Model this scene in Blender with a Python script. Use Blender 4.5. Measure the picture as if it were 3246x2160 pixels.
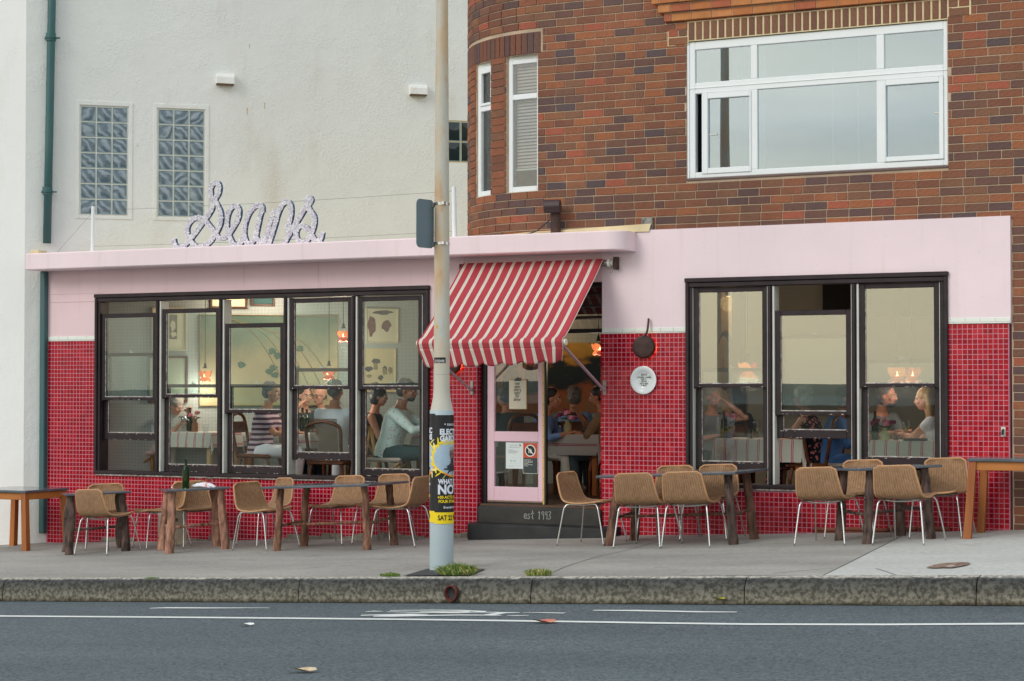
import bpy, bmesh, math, random
from mathutils import Vector, Matrix, noise
random.seed(7)
for o in list(bpy.data.objects): bpy.data.objects.remove(o)
SC = bpy.context.scene
COL = SC.collection
rad = math.radians
# ------------------------------------------------------------------ camera
FN = 6200.0; KP = 1.37776                      # focal length and picture scale found from the tile grid
PHI = rad(26.9); PIT = rad(1.3748)
CAM = Vector((9.845, -19.406, 1.673))
cam = bpy.data.objects.new('camera', bpy.data.cameras.new('camera')); COL.objects.link(cam)
cam.location = CAM; cam.rotation_euler = (rad(90) + PIT, 0, PHI)
cam.data.sensor_width = 36; cam.data.lens = FN / 3246 * 36; cam.data.clip_end = 3000
SC.camera = cam
# ------------------------------------------------------------------ sky, sun, exposure
W = bpy.data.worlds.new('World'); SC.world = W; W.use_nodes = True
nt = W.node_tree; nt.nodes.clear()
wo = nt.nodes.new('ShaderNodeOutputWorld'); bg = nt.nodes.new('ShaderNodeBackground'); bg.inputs[1].default_value = 0.1
sky = nt.nodes.new('ShaderNodeTexSky'); sky.sky_type = 'NISHITA'; sky.sun_disc = False
sky.sun_elevation = rad(24); sky.sun_rotation = rad(205); sky.air_density = 1.2; sky.dust_density = 2.5
tc = nt.nodes.new('ShaderNodeTexCoord'); mp = nt.nodes.new('ShaderNodeMapping'); mp.inputs['Scale'].default_value = (1.6, 1.6, 9.0)
nz = nt.nodes.new('ShaderNodeTexNoise'); nz.inputs['Scale'].default_value = 2.2; nz.inputs['Detail'].default_value = 6
cr = nt.nodes.new('ShaderNodeValToRGB')
cr.color_ramp.elements[0].position = .33; cr.color_ramp.elements[0].color = (3.7, 4.8, 5.8, 1)
cr.color_ramp.elements[1].position = .68; cr.color_ramp.elements[1].color = (9.3, 9.4, 9.2, 1)
sx = nt.nodes.new('ShaderNodeSeparateXYZ'); hr = nt.nodes.new('ShaderNodeValToRGB')
hr.color_ramp.elements[0].position = 0.0; hr.color_ramp.elements[0].color = (1, 1, 1, 1)
hr.color_ramp.elements[1].position = 0.05; hr.color_ramp.elements[1].color = (.9, .9, .9, 1)
for p_, v_ in ((.105, .6), (.135, .0), (.165, .5), (.21, .12)):
    e_ = hr.color_ramp.elements.new(p_); e_.color = (v_, v_, v_, 1)
mh = nt.nodes.new('ShaderNodeMix'); mh.data_type = 'RGBA'; mh.inputs[7].default_value = (9.2, 8.7, 7.4, 1)
mx = nt.nodes.new('ShaderNodeMix'); mx.data_type = 'RGBA'; mx.inputs[0].default_value = .86
L = nt.links.new
L(tc.outputs['Generated'], mp.inputs[0]); L(mp.outputs[0], nz.inputs['Vector']); L(nz.outputs[0], cr.inputs[0])
L(tc.outputs['Generated'], sx.inputs[0]); L(sx.outputs[2], hr.inputs[0]); L(hr.outputs[0], mh.inputs[0]); L(cr.outputs[0], mh.inputs[6])
L(sky.outputs[0], mx.inputs[6]); L(mh.outputs[2], mx.inputs[7]); L(mx.outputs[2], bg.inputs[0]); L(bg.outputs[0], wo.inputs[0])
sd = bpy.data.lights.new('sun', 'SUN'); sd.energy = 0.8; sd.angle = rad(25); sd.color = (1, .96, .9)
sun = bpy.data.objects.new('sun', sd); COL.objects.link(sun)
sun.rotation_euler = (rad(58), 0, rad(-25))
SC.view_settings.view_transform = 'Standard'; SC.view_settings.look = 'None'; SC.view_settings.exposure = 0.46
SC.view_settings.gamma = 1; SC.view_settings.use_curve_mapping = False
SC.render.resolution_x = 1024; SC.render.resolution_y = 681
SC.render.engine = 'CYCLES'
SC.cycles.max_bounces = 8; SC.cycles.transparent_max_bounces = 16

# ------------------------------------------------------------------ measuring: picture point -> place in the street
_s, _c = math.sin(PHI), math.cos(PHI)
_F = Vector((-_s, _c, 0)); _R = Vector((_c, _s, 0)); _Z = Vector((0, 0, 1))
_Fp = _F * math.cos(PIT) + _Z * math.sin(PIT); _U = -_F * math.sin(PIT) + _Z * math.cos(PIT)
def ray(x, y): return _Fp + _R * ((x * KP - 1623) / FN) + _U * ((1080 - y * KP) / FN)
def fy(x, y, Y=0.0):
    r = ray(x, y); t = (Y - CAM.y) / r.y; return CAM + r * t
def at(x, Y): return fy(x, 892, Y).x
def hitp(x, y, p0, n):
    r = ray(x, y); t = (p0 - CAM).dot(n) / r.dot(n); return CAM + r * t
GS, GA, G0 = .0457, .02, .015
def zg(X, Y): return GS * X + GA * Y + G0 if Y > -4.3 else GS * X + ZR0 + .008 * min(4.6, (-4.37 - Y))
ZR0 = -.285
def gnd(x, y, h=0.0):
    n = Vector((-GS, -GA, 1)); r = ray(x, y); t = (G0 + h - n.dot(CAM)) / n.dot(r); return CAM + r * t
def road(x, y):
    r = ray(x, y); n = Vector((-GS, .008, 1)); t = (ZR0 - .008 * 4.37 - n.dot(CAM)) / n.dot(r); return CAM + r * t
def cq(ox, oy, s): return lambda px, py: ((ox + px / s) / KP, (oy + py / s) / KP)

# ------------------------------------------------------------------ object helpers
def tag(o, label=None, cat=None, group=None, kind=None):
    if label: o['label'] = label
    if cat: o['category'] = cat
    if group: o['group'] = group
    if kind: o['kind'] = kind
    return o
def empty(name, loc=(0, 0, 0), label=None, cat=None, group=None, kind=None):
    o = bpy.data.objects.new(name, None); COL.objects.link(o); o.location = loc; o.empty_display_size = .1
    return tag(o, label, cat, group, kind)
def wloc(o):
    v = Vector((0, 0, 0))
    while o: v += o.location; o = o.parent
    return v
def copy_tree(o, parent=None):
    c = o.copy(); COL.objects.link(c); c.parent = parent
    for ch in list(o.children): copy_tree(ch, c)
    return c
class MB:
    def __init__(s): s.v = []; s.f = []; s.m = []; s.uv = []
    def add(s, vs, fs, mi=0, uvs=None, M=None):
        b = len(s.v)
        for p in vs:
            p = Vector(p); s.v.append(M @ p if M else p)
        for i, f in enumerate(fs):
            s.f.append([b + k for k in f]); s.m.append(mi)
            s.uv.append([uvs[k] for k in f] if uvs else None)
    def box(s, a, b, mi=0, c=0, M=None):
        x0, y0, z0 = [min(a[i], b[i]) for i in range(3)]; x1, y1, z1 = [max(a[i], b[i]) for i in range(3)]
        if c <= 0:
            s.add([(x0,y0,z0),(x1,y0,z0),(x1,y1,z0),(x0,y1,z0),(x0,y0,z1),(x1,y0,z1),(x1,y1,z1),(x0,y1,z1)],
                  [(0,3,2,1),(4,5,6,7),(0,1,5,4),(1,2,6,5),(2,3,7,6),(3,0,4,7)], mi, None, M); return
        c = min(c, (x1-x0)*.45, (y1-y0)*.45, (z1-z0)*.45)
        V = []; idx = {}
        X = (x0, x1); Y = (y0, y1); Zz = (z0, z1)
        for i in (0,1):
            for j in (0,1):
                for k in (0,1):
                    sx_, sy_, sz_ = (1-2*i)*c, (1-2*j)*c, (1-2*k)*c
                    for ax in range(3):
                        p = [X[i]+sx_, Y[j]+sy_, Zz[k]+sz_]; p[ax] = (X[i], Y[j], Zz[k])[ax]
                        idx[(i,j,k,ax)] = len(V); V.append(tuple(p))
        Fs = []
        for ax in range(3):
            o1, o2 = [(1,2),(2,0),(0,1)][ax]
            for e in (0,1):
                q = []
                for (u, w) in ((0,0),(1,0),(1,1),(0,1)):
                    t = [0,0,0]; t[ax] = e; t[o1] = u; t[o2] = w; q.append(idx[(t[0],t[1],t[2],ax)])
                Fs.append(q if e else q[::-1])
        for ax in range(3):
            o1, o2 = [(1,2),(2,0),(0,1)][ax]
            for u in (0,1):
                for w in (0,1):
                    t0 = [0,0,0]; t1 = [0,0,0]; t1[ax] = 1; t0[o1] = t1[o1] = u; t0[o2] = t1[o2] = w
                    q = [idx[(*t0,o1)], idx[(*t1,o1)], idx[(*t1,o2)], idx[(*t0,o2)]]
                    Fs.append(q if (u+w) % 2 else q[::-1])
        for i in (0,1):
            for j in (0,1):
                for k in (0,1):
                    q = [idx[(i,j,k,0)], idx[(i,j,k,1)], idx[(i,j,k,2)]]
                    Fs.append(q if (i+j+k) % 2 else q[::-1])
        s.add(V, Fs, mi, None, M)
    def bar(s, p, q, w, h, up=(0,0,1), mi=0, c=0):
        p = Vector(p); q = Vector(q); d = q - p; ln = d.length; d.normalize()
        sd_ = d.cross(Vector(up)); sd_.normalize(); u = sd_.cross(d)
        M = Matrix((( sd_.x, d.x, u.x, p.x), (sd_.y, d.y, u.y, p.y), (sd_.z, d.z, u.z, p.z), (0,0,0,1)))
        s.box((-w/2, 0, -h/2), (w/2, ln, h/2), mi, c, M)
    def tube(s, pts, r, n=10, mi=0, cap=True, closed=False, rx=None, up=None):
        pts = [Vector(p) for p in pts]; m = len(pts)
        if not hasattr(r, '__len__'): r = [r]*m
        rx = rx or r
        prev = None; rings = []
        for i in range(m):
            a = pts[i-1] if (i > 0 or closed) else pts[i]; b = pts[(i+1) % m] if (i < m-1 or closed) else pts[i]
            t = (b-a).normalized()
            if up is not None:
                x = Vector(up).cross(t)
                if x.length < 1e-4: x = Vector((1,0,0))
            elif prev is None:
                x = t.cross(Vector((0,0,1)))
                if x.length < .05: x = Vector((1,0,0))
            else: x = prev - t*prev.dot(t)
            x.normalize(); prev = x; y = t.cross(x)
            rings.append([pts[i] + x*math.cos(2*math.pi*k/n)*rx[i] + y*math.sin(2*math.pi*k/n)*r[i] for k in range(n)])
        V = [p for rg in rings for p in rg]; Fs = []
        for i in range(m if closed else m-1):
            j = (i+1) % m
            for k in range(n):
                k2 = (k+1) % n; Fs.append((i*n+k, i*n+k2, j*n+k2, j*n+k))
        if cap and not closed:
            Fs.append(list(range(n))[::-1]); Fs.append([(m-1)*n+k for k in range(n)])
        s.add(V, Fs, mi)
    def lathe(s, prof, loc=(0,0,0), n=20, mi=0, M=None, uv=False):
        V = []; Fs = []; m = len(prof)
        for (r, z) in prof:
            for k in range(n):
                a = 2*math.pi*k/n; V.append((loc[0]+r*math.cos(a), loc[1]+r*math.sin(a), loc[2]+z))
        for i in range(m-1):
            for k in range(n):
                k2 = (k+1) % n; Fs.append((i*n+k, i*n+k2, (i+1)*n+k2, (i+1)*n+k))
        if prof[0][0] > 1e-5: Fs.append(list(range(n))[::-1])
        if prof[-1][0] > 1e-5: Fs.append([(m-1)*n+k for k in range(n)])
        s.add(V, Fs, mi, None, M)
    def ball(s, c, r, n=12, mi=0, M=None, jit=0):
        if not hasattr(r, '__len__'): r = (r, r, r)
        c = Vector(c); V = [(0,0,-1)]; h = n//2
        for i in range(1, h):
            a = -math.pi/2 + math.pi*i/h
            for k in range(n): V.append((math.cos(a)*math.cos(2*math.pi*k/n), math.cos(a)*math.sin(2*math.pi*k/n), math.sin(a)))
        V.append((0,0,1)); Fs = []
        for k in range(n):
            k2 = (k+1) % n; Fs.append((0, 1+k2, 1+k)); Fs.append((len(V)-1, len(V)-1-n+k, len(V)-1-n+k2))
            for i in range(h-2): Fs.append((1+i*n+k, 1+i*n+k2, 1+(i+1)*n+k2, 1+(i+1)*n+k))
        P = []
        for v in V:
            q = Vector((v[0]*r[0], v[1]*r[1], v[2]*r[2])); 
            if jit: q *= 1 + jit*noise.noise((Vector(v)*2.7 + c*9))
            P.append((M @ (q + c)) if M is not None else q + c)
        s.add(P, Fs, mi)
    def prism(s, poly, fn, d0, d1, mi=0, side=None):
        """poly: 2-D outline; fn(u, v, d) -> point; solid between depth d0 (front) and d1"""
        n = len(poly)
        V = [fn(u, v, d0) for u, v in poly] + [fn(u, v, d1) for u, v in poly]
        s.add(V, [list(range(n)), [n+k for k in range(n)][::-1]], mi)
        s.add(V, [(k, n+k, n+(k+1) % n, (k+1) % n) for k in range(n)], side if side is not None else mi)
    def grid(s, fn, nu, nv, mi=0, uvf=None, flip=False):
        V = [fn(i/nu, j/nv) for j in range(nv+1) for i in range(nu+1)]
        U = [uvf(i/nu, j/nv) for j in range(nv+1) for i in range(nu+1)] if uvf else None
        Fs = []
        for j in range(nv):
            for i in range(nu):
                a = j*(nu+1)+i; q = (a, a+1, a+nu+2, a+nu+1); Fs.append(q[::-1] if flip else q)
        s.add(V, Fs, mi, U)
    def mesh(s, name, mats, smooth=False, org=Vector((0,0,0)), fix=True):
        me = bpy.data.meshes.new(name); me.from_pydata([tuple(p-org) for p in s.v], [], s.f)
        for m in (mats if isinstance(mats, (list, tuple)) else [mats]): me.materials.append(m)
        me.polygons.foreach_set('material_index', s.m)
        if any(u for u in s.uv):
            ul = me.uv_layers.new(name='UVMap'); k = 0
            for u in s.uv:
                for j in range(len(u) if u else 0): ul.data[k+j].uv = u[j]
                k += len(u) if u else 0
        if smooth is True: me.polygons.foreach_set('use_smooth', [True]*len(me.polygons))
        me.update()
        if fix:
            b = bmesh.new(); b.from_mesh(me); bmesh.ops.recalc_face_normals(b, faces=b.faces); b.to_mesh(me); b.free()
        if smooth == 'auto':
            me.polygons.foreach_set('use_smooth', [True]*len(me.polygons)); me.set_sharp_from_angle(angle=rad(35))
        return me
    def build(s, name, mats, parent=None, smooth=False, fix=True):
        o = bpy.data.objects.new(name, s.mesh(name, mats, smooth, wloc(parent) if parent else Vector((0,0,0)), fix and not any(s.uv)))
        COL.objects.link(o); o.parent = parent; return o
def obj(name, me, parent=None, loc=(0,0,0), rot=None):
    o = bpy.data.objects.new(name, me); COL.objects.link(o); o.parent = parent; o.location = loc
    if rot: o.rotation_euler = rot
    return o
def part(name, mat, parent, fn, smooth=False):
    m = MB(); fn(m); return m.build(name, mat, parent, smooth)
def bake(o):
    """turn an object's modifiers into its mesh"""
    dg = bpy.context.evaluated_depsgraph_get(); me = bpy.data.meshes.new_from_object(o.evaluated_get(dg), depsgraph=dg)
    old = o.data; o.modifiers.clear(); o.data = me; bpy.data.meshes.remove(old); me.name = o.name; return o
def remesh(o, vox, smooth=2):
    r = o.modifiers.new('r', 'REMESH'); r.mode = 'VOXEL'; r.voxel_size = vox; r.use_smooth_shade = True
    if smooth:
        k = o.modifiers.new('s', 'SMOOTH'); k.iterations = smooth; k.factor = .5
    return bake(o)
def resample(pts, step):
    pts = [Vector(p) for p in pts]; out = []
    n = len(pts)
    for i in range(n-1):
        p0 = pts[max(i-1, 0)]; p1 = pts[i]; p2 = pts[i+1]; p3 = pts[min(i+2, n-1)]
        k = max(1, int(math.ceil((p2-p1).length/step)))
        for j in range(k):
            t = j/k
            out.append(.5*((2*p1) + (p2-p0)*t + (2*p0-5*p1+4*p2-p3)*t*t + (3*p1-p0-3*p2+p3)*t**3))
    out.append(pts[-1]); return out

# ------------------------------------------------------------------ materials
def lin(c): return tuple(((x/255+.055)/1.055)**2.4 if x > 10 else x/255/12.92 for x in c)
def s2l(r, g, b, k=1.0): return tuple(min(.95, v*k) for v in lin((r, g, b))) + (1,)
class NT:
    def __init__(s, name):
        s.m = bpy.data.materials.new(name); s.m.use_nodes = True; s.t = s.m.node_tree; s.t.nodes.clear()
        s.out = s.n('OutputMaterial'); s.b = s.n('BsdfPrincipled'); s.l(s.b.outputs[0], s.out.inputs[0])
        s._tc = None
    def n(s, t, **k):
        x = s.t.nodes.new('ShaderNode'+t)
        for a, v in k.items(): setattr(x, a, v)
        return x
    def l(s, a, b): s.t.links.new(a, b)
    def tc(s, kind='Object'):
        if not s._tc: s._tc = s.n('TexCoord')
        return s._tc.outputs[kind]
    def noise(s, scale, detail=4, vec=None, rough=.55, sc=None):
        x = s.n('TexNoise'); x.inputs['Scale'].default_value = scale; x.inputs['Detail'].default_value = detail; x.inputs['Roughness'].default_value = rough
        v = vec or s.tc()
        if sc:
            mp_ = s.n('Mapping'); mp_.inputs['Scale'].default_value = sc; s.l(v, mp_.inputs[0]); v = mp_.outputs[0]
        s.l(v, x.inputs['Vector']); return x.outputs[0]
    def ramp(s, fac, els, interp='LINEAR'):
        x = s.n('ValToRGB'); x.color_ramp.interpolation = interp
        while len(x.color_ramp.elements) < len(els): x.color_ramp.elements.new(.5)
        for e, (p, c) in zip(x.color_ramp.elements, els): e.position = p; e.color = c if len(c) == 4 else (*c, 1)
        s.l(fac, x.inputs[0]); return x.outputs[0]
    def mix(s, fac, a, b, mode='MIX'):
        x = s.n('Mix', data_type='RGBA', blend_type=mode)
        for i, v in ((0, fac), (6, a), (7, b)):
            if hasattr(v, 'links'): s.l(v, x.inputs[i])
            else: x.inputs[i].default_value = v
        return x.outputs[2]
    def math(s, op, a, b=0.0, c=None):
        x = s.n('Math', operation=op)
        for i, v in enumerate((a, b) if c is None else (a, b, c)):
            if hasattr(v, 'links'): s.l(v, x.inputs[i])
            else: x.inputs[i].default_value = v
        return x.outputs[0]
    def col(s, v):
        if hasattr(v, 'links'): s.l(v, s.b.inputs['Base Color'])
        else: s.b.inputs['Base Color'].default_value = v
    def rough(s, v):
        if hasattr(v, 'links'): s.l(v, s.b.inputs['Roughness'])
        else: s.b.inputs['Roughness'].default_value = v
    def bump(s, h, st=.3, dist=.01):
        x = s.n('Bump'); x.inputs['Strength'].default_value = st; x.inputs['Distance'].default_value = dist
        s.l(h, x.inputs['Height']); s.l(x.outputs[0], s.b.inputs['Normal'])
def MT(name, c, rough=.6, var=.12, scale=6, bump=0, bscale=60, metal=0, spec=.5, c2=None, sc=None, dist=.004, coat=0):
    k = NT(name); base = c
    if var or c2:
        f = k.noise(scale, 5, sc=sc)
        f = k.ramp(f, [(.3, (0,0,0)), (.7, (1,1,1))])
        lo = c2 or tuple(x*(1-var) for x in c[:3]) + (1,); hi = tuple(min(1, x*(1+var*.5)) for x in c[:3]) + (1,)
        k.col(k.mix(f, lo, hi))
        k.rough(k.math('MULTIPLY_ADD', k.noise(scale*2.3, 3), .25, rough-.12))
    else: k.col(c); k.rough(rough)
    k.b.inputs['Metallic'].default_value = metal; k.b.inputs['Specular IOR Level'].default_value = spec
    if coat: k.b.inputs['Coat Weight'].default_value = coat
    if bump: k.bump(k.noise(bscale, 5, sc=sc), bump, dist)
    return k.m
def EM(name, c, st):
    k = NT(name); e = k.n('Emission'); e.inputs[0].default_value = c; e.inputs[1].default_value = st; k.l(e.outputs[0], k.out.inputs[0]); return k.m
def GL(name, tint=(.86,.93,.91), refl=.1, rough=.0, dirt=.03, rtint=(1,1,1)):
    """thin window glass: see-through, with a mirror coat that grows towards grazing angles"""
    k = NT(name); tr = k.n('BsdfTransparent'); tr.inputs[0].default_value = (*tint, 1)
    gl = k.n('BsdfGlossy'); gl.inputs['Roughness'].default_value = rough; gl.inputs[0].default_value = (*rtint, 1)
    fr = k.n('LayerWeight'); fr.inputs[0].default_value = .25
    fac = k.math('MULTIPLY_ADD', fr.outputs['Fresnel'], 1.0, refl)
    mx_ = k.n('MixShader'); k.l(fac, mx_.inputs[0]); k.l(tr.outputs[0], mx_.inputs[1]); k.l(gl.outputs[0], mx_.inputs[2])
    df = k.n('BsdfDiffuse'); df.inputs[0].default_value = (.6, .62, .58, 1)
    m2 = k.n('MixShader'); k.l(k.math('MULTIPLY', k.noise(3, 6), dirt*2), m2.inputs[0]); k.l(mx_.outputs[0], m2.inputs[1]); k.l(df.outputs[0], m2.inputs[2])
    b = k.n('Bump'); b.inputs['Strength'].default_value = .04; b.inputs['Distance'].default_value = .01; k.l(k.noise(1.3, 1), b.inputs['Height']); k.l(b.outputs[0], gl.inputs['Normal'])
    k.l(m2.outputs[0], k.out.inputs[0]); return k.m
# ================================================================== materials
M = {}
M['plaster'] = None
def plaster(name, c, k2, bst=.5, stain=True):
    k = NT(name); f = k.noise(.55, 6); f = k.ramp(f, [(.3, (0,0,0)), (.75, (1,1,1))])
    base = k.mix(f, s2l(*[x*k2 for x in c]), s2l(*c))
    if stain:
        g = k.ramp(k.noise(1.1, 7, sc=(1.6, 1.6, .35)), [(.56, (0,0,0)), (.8, (1,1,1))])
        base = k.mix(k.math('MULTIPLY', g, .5), base, s2l(196, 186, 168))
    k.col(base); k.rough(.82); k.b.inputs['Specular IOR Level'].default_value = .2
    a = k.noise(38, 4); b = k.noise(3.0, 3); b = k.ramp(b, [(.35, (.15,.15,.15)), (.6, (1,1,1))])
    k.bump(k.math('MULTIPLY', a, b), bst, .012); return k.m
M['white_wall'] = plaster('white_render', (233, 235, 232), .965, .75)
M['white_wall2'] = plaster('white_render_side', (244, 245, 243), .97, .4)  # paler render copy: the brighter face's light is put into the colour
def pinkm(name, c, dirt):
    k = NT(name); ge = k.n('NewGeometry').outputs['Position']; f = k.ramp(k.noise(1.3, 6, vec=ge), [(.3, (0,0,0)), (.7, (1,1,1))]); b = k.mix(f, s2l(*[x*.965 for x in c]), s2l(*c))
    g = k.ramp(k.noise(3.0, 6, vec=ge, sc=(3.2, 3.2, .22)), [(.56, (0,0,0)), (.78, (1,1,1))]); b = k.mix(k.math('MULTIPLY', g, dirt), b, s2l(188, 168, 158))
    h = k.ramp(k.noise(22, 7, vec=ge), [(.64, (0,0,0)), (.70, (1,1,1))]); b = k.mix(k.math('MULTIPLY', h, dirt*.6), b, s2l(170, 150, 146))
    k.col(b); k.rough(.62); k.b.inputs['Specular IOR Level'].default_value = .3; k.bump(k.math('ADD', k.math('MULTIPLY', k.noise(40, 5, vec=ge), .4), k.noise(3, 3, vec=ge)), .25, .008); return k.m
M['pink'] = pinkm('pink_paint', (243, 223, 229), .22)
M['pink_dark'] = pinkm('pink_wall_paint', (236, 208, 213), .3)
M['grout'] = MT('pink_grout', s2l(206, 138, 155), .8, .15, 9, .1)
M['captile'] = MT('white_glazed_tile', s2l(232, 238, 230), .2, .04, 5)
for i, c in enumerate([(186, 4, 34), (198, 10, 36), (170, 2, 32), (205, 22, 44), (178, 10, 40), (214, 48, 60)]):
    k = NT('red_tile_%d' % i); ge = k.n('NewGeometry').outputs['Position']; gr_ = k.ramp(k.noise(1.6, 5, vec=ge), [(.3, (.80,.80,.80)), (.7, (1.04,1.04,1.04))]); k.col(k.mix(1.0, k.mix(k.noise(30, 3), s2l(*[x*.93 for x in c], .78), s2l(*c, .82)), gr_, 'MULTIPLY')); k.rough(.17)
    k.b.inputs['Specular IOR Level'].default_value = .30; k.bump(k.noise(45, 2), .08, .004); M['tile%d' % i] = k.m
BR0 = [(150,94,64),(140,88,62),(130,84,62),(116,76,60),(158,98,62),(98,74,68),(84,70,72),(76,72,80),(140,96,68),(122,88,68),(164,88,66),(108,80,66)]
BR = [tuple(.78*a + .22*b for a, b in zip(c_, (138, 82, 60))) for c_ in BR0]
for i, c in enumerate(BR):
    k = NT('brick_%d' % i); f = k.noise(9, 6, vec=k.tc('Object')); g = k.ramp(k.noise(55, 5), [(.35, (.72,.72,.72)), (.62, (1,1,1))])
    w_ = k.ramp(k.noise(.9, 6, vec=k.n('NewGeometry').outputs['Position'], sc=(1, 1, .5)), [(.3, (.76,.75,.76)), (.7, (1.08,1.08,1.08))]); k.col(k.mix(1.0, k.mix(1.0, k.mix(f, s2l(*[x*.88 for x in c], 1.3), s2l(*c, 1.5)), g, 'MULTIPLY'), w_, 'MULTIPLY')); k.rough(.72)
    k.b.inputs['Specular IOR Level'].default_value = .35; k.bump(k.noise(70, 5), .5, .004); M['br%d' % i] = k.m
OR = [(196,128,74),(188,116,66),(176,98,66),(202,134,82)]
for i, c in enumerate(OR): M['or%d' % i] = MT('orange_brick_%d' % i, s2l(*c), .75, .18, 9, .3, 60)
M['mortar'] = MT('mortar', s2l(192, 170, 146), .9, .25, 3, .5, 50)
M['cream'] = MT('cream_mortar', s2l(222, 204, 164), .85, .15, 4, .4, 40)
M['winframe'] = MT('aged_dark_frame_paint', s2l(50, 38, 42), .45, .3, 5, .2, 40, spec=.3, c2=s2l(34, 28, 32))
M['putty'] = MT('chipped_white_putty', s2l(205, 202, 196), .8, .35, 25, .4, 90, c2=s2l(110, 95, 92))
M['liner'] = MT('white_sash_liner', s2l(214, 216, 208), .5, .12, 5)
M['upvc'] = MT('white_frame', s2l(236, 241, 243), .35, .03, 3)
M['glass'] = GL('window_glass', (.93, .965, .96), .006, dirt=.010)
M['glass_up'] = GL('upper_sash_glass', (.84, .925, .92), .014, dirt=.014)  # teal glass tint also carries the dark reflection over the upper panes
M['glass_refl'] = GL('film_glass', (.80, .83, .79), .21, dirt=.025, rtint=(.84, .88, .84))
M['glass_mid'] = GL('lower_right_glass', (.92, .95, .95), .065, dirt=.015)
M['glass_sky'] = GL('upstairs_glass', (.70, .77, .79), .33, dirt=.02, rtint=(.72, .84, .94))
M['black_step'] = MT('worn_black_step_paint', s2l(40, 42, 44), .55, .45, 5, .35, 60, spec=.3, c2=s2l(24, 26, 28))
M['step_worn'] = MT('worn_step_face', s2l(38, 39, 40), .6, .5, 4, .4, 60, spec=.3, c2=s2l(62, 60, 55), sc=(1, 1, 1.6))
M['pinkdoor'] = MT('pink_gloss_door', s2l(236, 200, 214), .3, .03, 2)
M['yellow'] = MT('yellow_strip', s2l(226, 190, 96), .5, .1)
M['black'] = MT('black', s2l(24, 24, 27), .45, .2)
M['teal'] = MT('teal_downpipe_paint', s2l(70, 96, 100), .5, .16, 1.2, .1, 30, c2=s2l(44, 98, 98))
M['wood'] = MT('oiled_timber', s2l(176, 106, 46), .5, .3, 5, .2, 60, sc=(1, 1, .12), c2=s2l(128, 66, 26))
M['wood_rail'] = MT('oiled_timber_rail', s2l(190, 124, 56), .5, .3, 5, .2, 60, sc=(.12, 1, 1), c2=s2l(150, 84, 34))
M['darkwood'] = MT('dark_chair_wood', s2l(120, 66, 32), .35, .35, 8, .1, 50, c2=s2l(70, 36, 20))
M['slate'] = MT('grey_slate_top', s2l(98, 106, 114), .10, .2, 3, .12, 30, c2=s2l(78, 84, 92))
M['chrome'] = MT('brushed_steel', s2l(206, 208, 208), .24, .1, 20, metal=1)
M['steel_dull'] = MT('dull_steel', s2l(150, 150, 148), .45, .2, 20, metal=.8)
M['greyplate'] = MT('grey_sign_back', s2l(106, 124, 134), .5, .12, 3)
M['rust'] = MT('rusty_iron', s2l(80, 56, 48), .75, .4, 14, .5, 60, c2=s2l(52, 38, 36))

# ================================================================== ground
g = MB()
def gz(x, y):
    xx = max(-45, min(45, x)); return GS*xx - .62
g.grid(lambda u, v: (lambda x, y: Vector((x, y, gz(x, y) - .004*abs(x)*(abs(x) > 45))))((u*2-1)**3*1400, (v*2-1)**3*1400), 60, 60)
k = NT('grassy_ground'); k.col(k.mix(k.noise(.05, 5), s2l(74, 88, 66), s2l(96, 108, 84))); k.rough(.95)
tag(g.build('ground', k.m), kind='structure')
# asphalt
k = NT('asphalt'); sp = k.n('TexVoronoi'); sp.inputs['Scale'].default_value = 62; k.l(k.tc(), sp.inputs['Vector'])
a = k.ramp(sp.outputs['Color'], [(.15, (.55,.55,.55)), (.9, (1.6,1.6,1.6))])
big = k.mix(k.ramp(k.noise(.5, 6, sc=(.35, 1.6, 1)), [(.35, (0,0,0)), (.7, (1,1,1))]), s2l(77, 88, 94, .93), s2l(90, 101, 107, .93))
spk = k.ramp(k.noise(230, 2), [(.70, (0,0,0)), (.76, (1,1,1))])
k.col(k.mix(k.math('MULTIPLY', spk, .45), k.mix(1.0, big, a, 'MULTIPLY'), s2l(170, 172, 170))); k.rough(.85); k.bump(sp.outputs['Distance'], .6, .006)
M['asphalt'] = k.m
r = MB(); NX = 60
def roadp(u, v):
    x = -45 + 90*u; y = -4.34 - v*15
    return Vector((x, y, zg(x, y)))
r.grid(roadp, NX, 20); tag(r.build('road', M['asphalt']), kind='structure')
# pavement (old darker slab, newer pale slab on the right of a joint)
def pav(name, c, c2):
    k = NT(name); f = k.ramp(k.noise(1.0, 7, sc=(.5, 1.5, 1)), [(.3, (0,0,0)), (.72, (1,1,1))]); b = k.mix(f, s2l(*c2), s2l(*c))
    s_ = k.ramp(k.noise(55, 4, sc=(.35, 1.3, 1)), [(.32, (.74,.74,.74)), (.64, (1.1,1.1,1.1))]); b = k.mix(1.0, b, s_, 'MULTIPLY')
    d = k.ramp(k.noise(2.6, 6), [(.60, (0,0,0)), (.75, (1,1,1))]); b = k.mix(k.math('MULTIPLY', d, .35), b, s2l(92, 88, 86))
    k.col(b); k.rough(.85); k.bump(k.noise(80, 4), .5, .004); return k.m
M['pave_old'] = pav('old_pavement', (174, 171, 165), (142, 140, 135)); M['pave_new'] = pav('new_pavement', (200, 201, 197), (184, 185, 181))
def joint(y): return 4.58 + (4.93 - 4.58)*(-.79 - y)/3.39
def pvp(fx0, fx1, y0, y1, nu=40, nv=16, h=0):
    def fn(u, v):
        y = y0 + (y1-y0)*v; x = fx0(y) + (fx1(y)-fx0(y))*u
        return Vector((x, y, zg(x, y) + h + .006*noise.noise((x*.6, y*.9, 0))))
    return fn
p = MB(); p.grid(pvp(lambda y: -45, lambda y: joint(y)-.006, .05, -4.17, 200, 20), 200, 20)
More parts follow.
